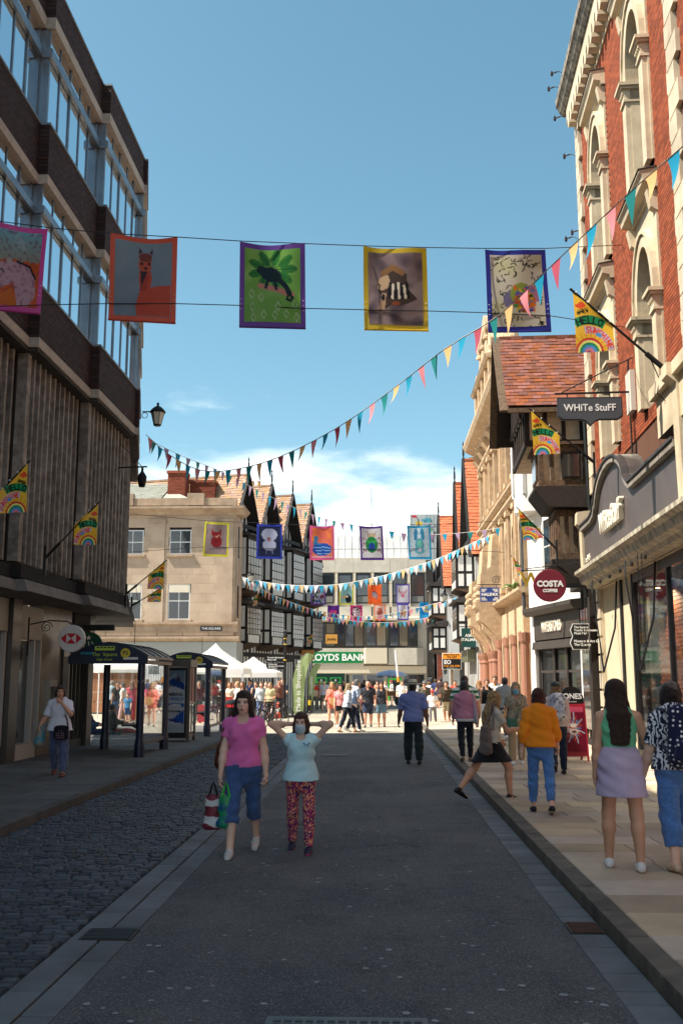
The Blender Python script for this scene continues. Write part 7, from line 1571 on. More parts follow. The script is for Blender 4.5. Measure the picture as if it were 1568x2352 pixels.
    # ---- clothes
    if top:
        inf = top.get('inf', .016) * s; hem = top.get('hem', -.02) * s; neck = top.get('neck', .50) * s
        g = torso(inf, hem - .02, 9)
        fl_ = top.get('flare', .0)
        if hem < .0 or fl_: g.append(ec(sp(0, 0, .1 * s), sp(0, 0, hem - .03), (prof[2][1] + inf, prof[2][2] + inf), (prof[1][1] + inf + .02 + fl_, prof[1][2] + inf + .02 + fl_)))
        clips = [(sp(0, 0, hem), tuple(sp(0, 0, -1) - up))]
        nsub = [ec(sp(0, -.015 * s, .46 * s), hc, .060 * s, .085 * s), ell(sp(0, .075 * s, .50 * s + top.get('nz', 0) * s), .062 * s, .06 * s, .05 * s)]
        if sl > 0:
            for i, (sh, el, wr_) in enumerate(armpts):
                ra = (.047 if fem else .054) * s * lw + inf * top.get('sinf', .85); sx = (1 if i == 0 else -1)
                g.append(ec(sp(sx * .08 * s, 0, shz - .012 * s), sh, .052 * s + inf * .6, ra))
                f = min(sl, 1.); e = sh + (el - sh) * f; d = (el - sh) / np.linalg.norm(el - sh)
                g.append(ec(sh, e + d * .03, ra, ra * (.98 if sl < .9 else .84), clips=[(e, d)] if sl < 1 else ()))
                if sl > 1:
                    f = min(sl - 1., 1.); d = (wr_ - el) / np.linalg.norm(wr_ - el); e = el + (wr_ - el) * f; g.append(ec(el, e + d * .02, ra * .84, ra * .64, clips=[(e, d)]))
        V, Q = grow(g, vg, .022, sub=nsub, clips=clips, wr=wr * top.get('wr', 1), ph=ph); obj(top.get('name', 'shirt'), mesh_of('shirt', [(V, Q)], top['mat']), t)
        if top.get('two'):
            V, Q = grow(torso(inf + .006, hem, 9), vg, .02, clips=[(sp(0, 0, hem - .05 * s), tuple(sp(0, 0, -1) - up)), (sp(0, 0, hem + .01), tuple(sp(0, 0, 1) - up))]); len(V) and obj('undershirt_hem', mesh_of('hem', [(V, Q)], top['two']), t)
    if bottom:
        inf = bt.get('inf', .012) * s; wz = bt.get('waist', .13 if not top else min(.13, top.get('hem', 0) + .035)) * s; clips = [(sp(0, 0, wz), tuple(sp(0, 0, 1) - up))]
        g = torso(inf, -9, wz + .02, bust=False)
        if bty == 'skirt':
            kz = legpts[0][0][2] - L1 * end; fl_ = bt.get('flare', .05) * s; my = (legpts[0][1][1] + legpts[1][1][1]) / 2; spn = abs(legpts[0][1][1] - legpts[1][1][1]) * .45
            g += [ec(sp(0, 0, .02 * s), V3(0, my * .8, kz - .05), (prof[1][1] + inf, prof[1][2] + inf), (prof[1][1] + inf + fl_, prof[1][2] + inf + fl_ + spn))]
            V, Q = grow(g, vg, .02, clips=clips + [(V3(0, 0, kz), (0, 0, -1))], wr=wr, ph=ph)
        else:
            rt_ = (.088 if fem else .084) * s * (1 + b * .9)
            for h, k, a, K in legpts:
                w2 = bt.get('wide', 0.) * s; f1 = min(end, 1.); d1 = (k - h) / np.linalg.norm(k - h); e1 = h + (k - h) * f1
                g.append(ec(h, e1 + d1 * .02, rt_ * .93 + inf, (rt_ * .93 * (1 - f1) + .057 * s * lw * f1) + inf + w2 * f1, clips=[(e1, d1)] if end < 1 else ()))
                if end > 1:
                    f2 = min(end - 1., .97); ca = k * .7 + a * .3 + V3(0, -.014 * s * math.cos(K), 0); e2 = k + (a - k) * f2; d2 = (a - k) / np.linalg.norm(a - k)
                    g.append(ec(k, ca, .057 * s * lw + inf + w2, .058 * s * lw + inf + w2, clips=[(e2, d2)])); 
                    if f2 > .3: g.append(ec(ca, e2 + d2 * .02, .058 * s * lw + inf + w2, .058 * s * lw * (1 - f2) + .040 * s * f2 + inf + w2, clips=[(e2, d2)]))
            V, Q = grow(g, vg, .018, clips=clips, wr=wr * bt.get('wr', 1), ph=ph + 2)
        obj(bt.get('name', bty), mesh_of(bty, [(V, Q)], bt['mat']), t)
    if shoes:
        for i, (h, k, a, K) in enumerate(legpts):
            pit = min(K + R(4), 0) * .75 if sit is None else 0; fd = V3(0, math.cos(pit), math.sin(pit)); up2 = V3(0, -math.sin(pit), math.cos(pit)); hl = a - up2 * .035 * s - fd * .035 * s
            if sit is not None: fd = V3(.25 * (1 if i == 0 else -1), .3, .9); hl = a
            g = [ec(hl, hl + fd * .10 * s, (.034 * s, .040 * s), (.042 * s, .034 * s)), ec(hl + fd * .10 * s - up2 * .006 * s, hl + fd * .195 * s - up2 * .014 * s, (.043 * s, .032 * s), (.034 * s, .022 * s))]
            if shoes[1]: g.append(ec(hl, a + (k - a) * .05 * (shoes[1] - 1.2), .037 * s, .038 * s))
            V, Q = grow(g, vg * .8, .02, clips=[(hl - up2 * .036 * s, tuple(-up2))]); sh_ = obj('shoe', mesh_of('shoe', [(V, Q)], M('shoe_%02x%02x%02x' % shoes[0], shoes[0], .5, bump=.1)), t)
            if len(shoes) > 2 and lod:
                V, Q = grow([ec(p[0], p[1], tuple(q + .004 for q in p[2]), tuple(q + .004 for q in p[3])) for p in g[:2]], vg * .8, .02, clips=[(hl - up2 * .040 * s, tuple(-up2)), (hl - up2 * .018 * s, tuple(up2))]); len(V) and obj('sole', mesh_of('sole', [(V, Q)], M('sole_%02x%02x%02x' % shoes[2], shoes[2], .7)), sh_)
    # ---- hair
    hv = vh or .022; ht, hcol = hair[0], hair[1]; hl_ = hair[2] if len(hair) > 2 else .2
    face = [hell(0, .105, -.035, .066, .088, .092)]
    if ht != 'bald':
        g = [hell(0, -.020, .026, .083, .104, .105)]; sub = face
        if ht == 'short': g += [hell(0, -.06, -.035, .064, .045, .06)]
        if ht in ('bob', 'long', 'curly', 'pony'):
            g[0] = hell(0, -.020, .028, .088, .106, .108)
        if ht in ('bob', 'curly'): g += [ec(hd(q * .066, -.012, .03), hd(q * .070, -.015, -.05 - hl_ * .35), (.030 * s, .06 * s), (.034 * s, .05 * s), hex_) for q in (1, -1)] + [ec(hd(0, -.055, .0), hd(0, -.065, -.06 - hl_ * .35), (.08 * s, .05 * s), (.075 * s, .045 * s), hex_)]
        if ht == 'curly': g += [hell(.075 * math.cos(a), -.03 + .06 * math.sin(a), .0 - .1 * ((i * 37) % 7) / 7, .036, .036, .036) for i, a in enumerate(np.linspace(-.6, 3.74, 14))]
        if ht == 'long':
            e = hd(0, -.02, 0); bk = sp(0, -.115 * s * (1 + b), .665 * s - hl_ * s)
            g += [ec(hd(0, -.06, .0), sp(0, -.10 * s, .44 * s), (.082 * s, .055 * s), (.105 * s, .045 * s)), ec(sp(0, -.10 * s, .44 * s), bk, (.105 * s, .045 * s), (.085 * s, .022 * s))] + [ec(hd(q * .068, .0, .03), sp(q * .095 * s, .035 * s, .46 * s), (.026 * s, .05 * s), (.036 * s, .03 * s)) for q in (1, -1)]
            if len(hair) > 3: g += [ec(sp(q * .095 * s, .045 * s, .46 * s), sp(q * .09 * s, .10 * s, .46 * s - hair[3] * s), .036 * s, .02 * s) for q in (1, -1)]
        if ht == 'pony': g += [hell(0, -.13, .045, .035, .04, .035), ec(hd(0, -.14, .05), hd(0, -.155, -.12), .032 * s, .015 * s)]
        V, Q = grow(g, hv, .02 if ht != 'curly' else .012, sub=sub, wr=(.0016 if ht == 'long' else .003) if lod else .0, ph=ph, wf=2.2); obj('hair', mesh_of('hair', [(V, Q)], hairm(hcol)), t)
    elif len(hair) > 2: pass
    if mask:
        V, Q = grow([hell(0, .038, -.058, .066, .072, .072), hell(0, .10, -.045, .026, .022, .034)], hv, .02, clips=[(hd(0, 0, -.018), tuple(hd(0, 0, 1) - hd(0, 0, 0))), (hd(0, .03, 0), tuple(hd(0, -1, 0) - hd(0, 0, 0)))]); obj('face_mask', mesh_of('face_mask', [(V, Q)], fab(mask, None, 'm', .9)), t)
    if hat:
        k_, hc_ = hat; mt = fab(hc_, None, 'hat')
        if k_ == 'cap':
            V, Q = grow([hell(0, -.015, .045, .09, .11, .085), ec(hd(0, .08, .06), hd(0, .16, .045), (.07 * s, .012 * s), (.05 * s, .008 * s), hex_)], hv, .012, clips=[(hd(0, 0, .035), tuple(hd(0, 0, -1) - hd(0, 0, 0)))]); obj('cap', mesh_of('cap', [(V, Q)], mt), t)
        else:
            mb = MB(); mb.lathe([(.105 * s, 0), (.17 * s, .005), (.19 * s, .02), (.185 * s, .028), (.11 * s, .018), (.098 * s, .02), (.09 * s, .085), (.07 * s, .115), (.03 * s, .105), (0, .10)], 22, tuple(hd(0, -.01, .055)), 1, 1.15); o = mb.build('hat', mt, t, True); MB().lathe([(.1 * s, .0), (.106 * s, .0), (.1 * s, .03)], 22, tuple(hd(0, -.01, .073)), 1, 1.15).build('hat_band', fab((70, 64, 54)), o, True)
    t['_'] = 0; del t['_']
    if extra: extra(t, J, dict(hd=hd, sp=sp, s=s, hell=hell, vg=vg, hex=hex_))
    J['root'] = t; J['vg'] = vg; return J
def top(c, sleeve=.55, hem=-.02, mat=None, **k): return dict(mat=mat or fab(c), sleeve=sleeve, hem=hem, **k)
def bot(c, type='trousers', end=1.97, mat=None, **k): return dict(mat=mat or fab(c), type=type, end=end, **k)
# ================================================================ the people of the street
DEN = DENIM(); BLK = (30, 30, 34)
m_leather = M('brown_leather', (96, 48, 30), .45, bump=.2, bscale=60); 
def soft(name, label, cat, parts, mat, loc, rz=0., vox=.012, k=.02, straps=(), smat=None, strap_r=.012, wr=0., clips=()):
    """a soft bag: blended volume plus strap tubes, local coordinates of its carrier"""
    t = thing(name, label, cat, loc, rz); V, Q = grow(parts, vox, k, wr=wr, clips=clips); obj('body', mesh_of('bag_body', [(V, Q)], mat), t)
    for st in straps: MB().tube(st, strap_r, 6).build('strap', smat or mat, t, True)
    return t
# --- woman in pink
pw = gnd(556, 1962)
J = person('woman in a bright pink t-shirt and cropped jeans walking towards the camera', pw, R(180), 1.68, 2, hair=('long', (58, 36, 28), .27, .12), top=top((240, 118, 184), .5, .0, inf=.013), bottom=bot(BLK, 'trousers', 1.36, DENIM((58, 80, 120)), inf=.013, name='cropped_jeans'), b=.07, legs=((17, 2, 1), (-17, 16, 1)), arms=((4, 9, 10), (-4, 11, 14)), shoes=((206, 202, 196), 1, (232, 230, 224)), head=(-4, 0), curl=[.5, 1.0])
wL = J['arms'][1][2]; s_ = J['s']; sp = J['sp']
# (she faces the camera, so her left arm is on the right of the picture; the bags hang from the arm on the left of the picture)
wR = J['arms'][0][2]; hL = wL
def hang(label, cat, arm, off, w, d, h, col, handle, name='shopping_bag', pos=pw, rz=R(180), mat=None, drop=.13):
    x, y, z = arm[0] + off[0], arm[1] + off[1], arm[2] - .1; zb = z - drop
    pr = [ec((x, y, zb), (x, y, zb - h), (w * .45, d * .35), (w * .5, d * .5), (1, 0, 0)), ec((x - w * .35, y, zb - h), (x + w * .35, y, zb - h), d * .45, d * .45)]
    t = soft(name, label, cat, pr, mat or fab(col), pos, rz, .011, .02, [[(x - w * .25, y + q, zb + .02), (x - w * .1, y + q * .5, z - .02), (x, y, z + .03), (x + w * .1, y + q * .5, z - .02), (x + w * .25, y + q, zb + .02)] for q in (-d * .3, d * .3)], fab(handle), .009, .004)
    return t
hang('green and blue shopping bag with bright green handles held by the woman in pink', 'shopping bag', wR, (-.07, .06), .17, .09, .25, (20, 110, 90), (60, 200, 70), mat=M('bag_green_blue', (16, 80, 130), .35, col2=(40, 160, 60), nscale=4, namt=1.2))
hang('dark red and white chequered shopping bag held by the woman in pink', 'shopping bag', wR, (.07, .0), .17, .10, .27, (130, 44, 56), (30, 24, 30), mat=M('bag_red_check', (124, 40, 54), .5, pattern=pt_stripes((206, 202, 200), 'z', 1.6, 6)))
soft('handbag', 'brown leather shoulder bag on the arm of the woman in pink', 'bag', [ec((.235, -.06, 1.06), (.245, -.06, .90), (.055, .11), (.07, .14), (1, 0, 0))], m_leather, pw, R(180), .011, .02, [[(.235, -.14, 1.05), (.20, -.11, 1.2), (.145, -.03, 1.415), (.20, .07, 1.25), (.235, .03, 1.08)]], strap_r=.016)
# --- girl with mask
pg = gnd(690, 1957)
J = person('girl in a pale blue top and flowered leggings with hands behind her head', pg, R(180), 1.43, 2, b=.03, hair=('curly', (86, 50, 36), .22), top=top((198, 234, 240), .22, -.05, inf=.02, flare=.02, name='t_shirt'), bottom=bot(BLK, mat=fab((206, 64, 100), pt_floral((240, 170, 120), (84, 44, 100), 75, .5), 'fl'), inf=.012, name='leggings'), arms=(((.215, .05, .905), (.075, -.055, .90)), ((-.215, .05, .905), (-.075, -.055, .90))), mask=(190, 216, 226), legs=((-9, 10, 3), (9, 2, 2)), shoes=((44, 44, 70), 1, (214, 80, 120)), head=(-6, -4), curl=.4)
mb = MB()
for q, w_, h_ in ((-1, .035, .03), (1, .035, .03), (-1, .022, -.024), (1, .022, -.024)): mb.add([(-.065, .1475, 1.085), (-.065 + q * w_, .1475 - abs(q) * .006, 1.085 + h_), (-.065 + q * w_ * .9, .1475 - .006, 1.085 + h_ * .2)], [(0, 1, 2)])
mb.build('butterfly_print', M('butterfly_blue', (30, 110, 170), .7), J['root'])
# --- man with hat, mauve woman, hooped shirt
person('man in a straw hat and blue short-sleeved shirt walking away on the road', gnd(950, 1756), R(2), 1.74, 1, 'm', .12, 'dark', ('short', (40, 36, 34)), top((124, 138, 194), .85, -.06, inf=.022, sinf=1.2), bot((40, 48, 52), wide=.018), hat=('brim', (206, 198, 180)), legs=((-8, 4), (9, 8)), arms=((-6, 14, 12), (8, 14, 16)))
p = gnd(1070, 1750, .1)
person('grey-haired woman in a mauve jumper and black leggings walking away', p, R(4), 1.64, 1, 'f', .08, 'tan', ('bob', (72, 70, 72), .12), top((194, 134, 158), 1.85, -.03, inf=.024, two=fab((226, 224, 228))), bot((30, 34, 44), inf=.006), legs=((6, 4), (-10, 14)), shoes=((120, 100, 84), .3), arms=((-14, 10, 12), (12, 10, 14)))
soft('tote_bag', 'pale grey tote bag on the shoulder of the woman in mauve', 'bag', [ec((.20, -.06, .98), (.21, -.07, .80), (.04, .12), (.05, .14), (1, 0, 0))], fab((176, 170, 176)), p, R(4), .016, .02, [[(.20, -.15, .97), (.155, -.06, 1.40), (.19, .05, .98)]], strap_r=.016)
person('man in a green and white hooped shirt walking away behind the woman in mauve', (2.0, 23.4, .1), R(0), 1.80, 1, 'm', .2, 'tan', ('short', (70, 52, 42)), dict(mat=fab((20, 110, 74), pt_stripes((232, 234, 232), 'z', 2.5, 0), 'hoop'), sleeve=.75, hem=-.05, inf=.02), bot((60, 64, 72)), arms=((6, 18, 20), (-6, 18, 20)))
# --- blonde girl striding
pb = (1.62, 14.72, .05)
J = person('girl with very long blonde hair striding across the kerb in a black dress', pb, R(-62), 1.62, 2, 'f', -.02, 'tan', ('long', (196, 158, 104), .56), top((196, 190, 176), .55, .0, inf=.016), bot(BLK, 'skirt', .62, mat=fab((26, 28, 34)), flare=.05, name='skirt'), legs=((34, 32, 1), (-34, 8, 1)), arms=((28, 8, 70), (14, 10, 40)), shoes=((18, 18, 20), 2), lean=5)
soft('tote_bag', 'taupe canvas bag on the back of the blonde girl', 'bag', [ec((.12, -.17, 1.02), (.13, -.18, .70), (.11, .045), (.14, .06), (1, 0, 0))], fab((122, 104, 96)), pb, R(-62), .013, .03, [[(.06, -.14, 1.0), (.12, -.02, 1.37), (.20, -.1, 1.0)]], strap_r=.022, wr=.004)
# --- patterned blouse woman facing
p = gnd(1188, 1756, .1)
person('masked fair-haired woman in a spotted blouse and beige trousers facing the camera', p, R(178), 1.62, 1, 'f', .03, 'tan', ('bob', (186, 160, 122), .18), dict(mat=fab((196, 184, 160), pt_dots((40, 34, 34), 75, .42), 'sp'), sleeve=.6, hem=-.04, inf=.02), bot((176, 150, 116), wide=.012), mask=(120, 176, 206), shoes=((226, 224, 220), 1), legs=((9, 4), (-6, 8)), arms=((0, 12, 22), (10, 10, 90, 20)))
soft('handbag', 'green leather bag at the hip of the masked woman in the spotted blouse', 'bag', [ec((.10, .15, .86), (.10, .16, .72), (.11, .04), (.12, .05), (1, 0, 0))], M('green_leather', (58, 104, 84), .5), p, R(178), .014, .02, [[(.02, .16, .85), (-.12, .08, 1.36), (.1, -.1, 1.3), (.2, .1, .88)]])
soft('tote_bag', 'teal patterned tote bag in the arm of the masked woman in the spotted blouse', 'bag', [ec((.26, .08, 1.02), (.28, .08, .80), (.05, .10), (.06, .13), (1, 0, 0))], fab((40, 120, 140), pt_floral((206, 60, 70), (226, 190, 120), 26), 'tt'), p, R(178), .014, .02, [[(.25, .0, 1.0), (.17, .0, 1.38), (.27, .16, 1.0)]])
# --- orange jumper
p = gnd(1245, 1868, .1)
person('woman with short auburn hair in a mustard orange jumper and jeans walking away', p, R(-4), 1.56, 2, 'f', .04, 'fair', ('bob', (84, 40, 34), .04), top((236, 140, 30), 1.55, -.03, inf=.026, sinf=1.1, wr=1.2, name='jumper'), bot(BLK, 'trousers', 1.82, DENIM((74, 112, 164)), inf=.010, name='jeans'), legs=((-13, 12), (9, 3)), arms=((6, 14, 30), (-10, 14, 16)), shoes=((30, 32, 40), .3, (206, 200, 186)))
# --- cap and backpack
p = gnd(1283, 1780, .1)
person('woman in a dark cap with a pale backpack walking away past the pavement sign', p, R(-3), 1.62, 1, 'f', .05, 'fair', ('long', (176, 132, 84), .24), top((206, 186, 184), 1.9, -.04, inf=.024), bot((34, 42, 62)), hat=('cap', (54, 58, 60)), legs=((8, 4), (-16, 24)), shoes=((30, 30, 32), .5))
soft('backpack', 'pale grey patterned backpack worn by the woman in the dark cap', 'backpack', [ec((0, -.19, 1.36), (0, -.21, 1.02), (.13, .07), (.15, .09), (1, 0, 0)), ec((0, -.28, 1.12), (0, -.28, 1.04), (.10, .04), (.11, .05), (1, 0, 0))], fab((172, 172, 184), pt_floral((120, 124, 140), (206, 206, 210), 20), 'bp'), p, R(-3), .015, .03, [[(q, -.14, 1.38), (q * 1.15, .04, 1.38), (q * 1.2, .09, 1.2), (q * 1.1, -.1, 1.05)] for q in (-.1, .1)], strap_r=.018)
# --- girl in green top and lilac skirt
pgn = (2.17, 9.27, .1)
J = person('girl with long brown hair in a green top and lilac skirt seen from behind', pgn, R(-8), 1.67, 2, 'f', .05, 'tan', ('long', (62, 38, 28), .47), dict(mat=fab((112, 196, 148)), sleeve=0, hem=.06, inf=.009, name='vest_top'), bot(BLK, 'skirt', .62, mat=M('lilac_denim', (200, 182, 208), .85, col2=(184, 166, 194), nscale=6, bump=.3, bscale=120), flare=.045, waist=.17, inf=.012, name='skirt'), legs=((-7, 2, 4), (9, 5, 4)), arms=((8, 20, 52, -16), (-2, 9, 10)), shoes=((226, 224, 222), 1, (236, 236, 232)), head=(-38, 0))
# --- woman with polka dot backpack
pp = (2.66, 9.25, .1)
J = person('dark-haired woman in a zebra print top and rolled jeans at the right edge', pp, R(6), 1.64, 2, 'f', .18, 'fair', ('bob', (44, 34, 34), .03), dict(mat=fab((226, 226, 230), pt_stripes((30, 34, 60), 'x', 9, 9), 'zb'), sleeve=.85, hem=-.02, inf=.018), bot(BLK, 'trousers', 1.66, DENIM((70, 104, 154)), wide=.014, name='rolled_jeans'), legs=((4, 4, 2), (-6, 6, 2)), arms=((6, 12, 14), (4, 14, 16)), shoes=((206, 180, 150), 0))
soft('backpack', 'navy backpack with white polka dots on the woman at the right edge', 'backpack', [ec((0, -.23, 1.37), (0, -.26, .98), (.15, .08), (.18, .11), (1, 0, 0)), ec((0, -.36, 1.10), (0, -.36, .99), (.13, .04), (.15, .05), (1, 0, 0))], fab((28, 34, 66), pt_dots((236, 236, 236), 24, .24), 'pd'), pp, R(6), .011, .03, [[(q, -.16, 1.38), (q * 1.2, .05, 1.39), (q * 1.25, .1, 1.2), (q * 1.15, -.12, 1.02)] for q in (-.11, .11)], strap_r=.02)
# --- woman at the left
pl_ = gnd(132, 1783, .1)
J = person('woman in a white t-shirt and striped trousers walking past the left bank', pl_, R(186), 1.58, 2, 'f', .06, 'tan', ('bob', (70, 46, 36), .02), top((228, 226, 236), .85, -.06, inf=.024, flare=.02), bot(BLK, mat=fab((24, 28, 50), pt_stripes((120, 130, 170), 'x', 16, 1.5), 'vs'), wide=.012, name='striped_trousers'), legs=((-14, 14, 3), (13, 3, 4)), arms=((2, 22, 55), ((-.135, .10, .67), (-.03, .115, .80))), shoes=((120, 60, 44), 0), head=(10, 0))
soft('handbag', 'black flowered bag across the front of the woman in striped trousers', 'bag', [ec((-.06, .15, .84), (-.06, .155, .66), (.13, .035), (.14, .045), (1, 0, 0))], fab((26, 24, 34), pt_dots((176, 140, 150), 26, .2), 'fb'), pl_, R(186), .012, .02, [[(-.17, .13, .83), (-.14, .1, .98), (.0, .13, 1.2), (.11, .03, 1.33)]])
soft('tote_bag', 'turquoise and patterned tote bag on the arm of the woman in striped trousers', 'bag', [ec((.30, .06, .86), (.33, .06, .58), (.07, .08), (.10, .11), (1, 0, 0))], M('turquoise_bag', (60, 136, 156), .4, col2=(150, 140, 120), nscale=7, namt=1.4), pl_, R(186), .012, .02, [[(.27, .0, .85), (.25, .05, 1.02), (.33, .1, .85)]])
# --- two seated on the pavement
for lb, x, y, rz, c, bc, hc in (('person with a hair bun sitting on the pavement under a red blanket', -8.35, 31.8, R(-75), (46, 40, 38), (170, 24, 34), ('pony', (40, 30, 26))), ('person in a blue jacket lying back against the shop window', -8.75, 30.9, R(-80), (40, 70, 96), (48, 64, 96), ('short', (90, 76, 66)))):
    person(lb, (x, y, .1), rz, 1.7, 1, 'm', 0, 'tan', hc, top(c, 1.9, -.04, inf=.03), bot(bc, mat=fab(bc), inf=.03 if bc[0] > 100 else .015), legs=((84, 6, 6), (82, 10, 4)), arms=((30, 10, 60), (40, 10, 40)), sit=.12, lean=-18 if 'lying' in lb else -4, shoes=(BLK, .5))
o = MB().box(-.5, .5, -.3, .3, 0, .06).build('red_blanket', M('red_wool', (168, 24, 34), .9, bump=.4, bscale=30)); o.location = (-7.2, 31.8, .1); tag(o, 'red blanket spread on the pavement beside the seated people', 'blanket')
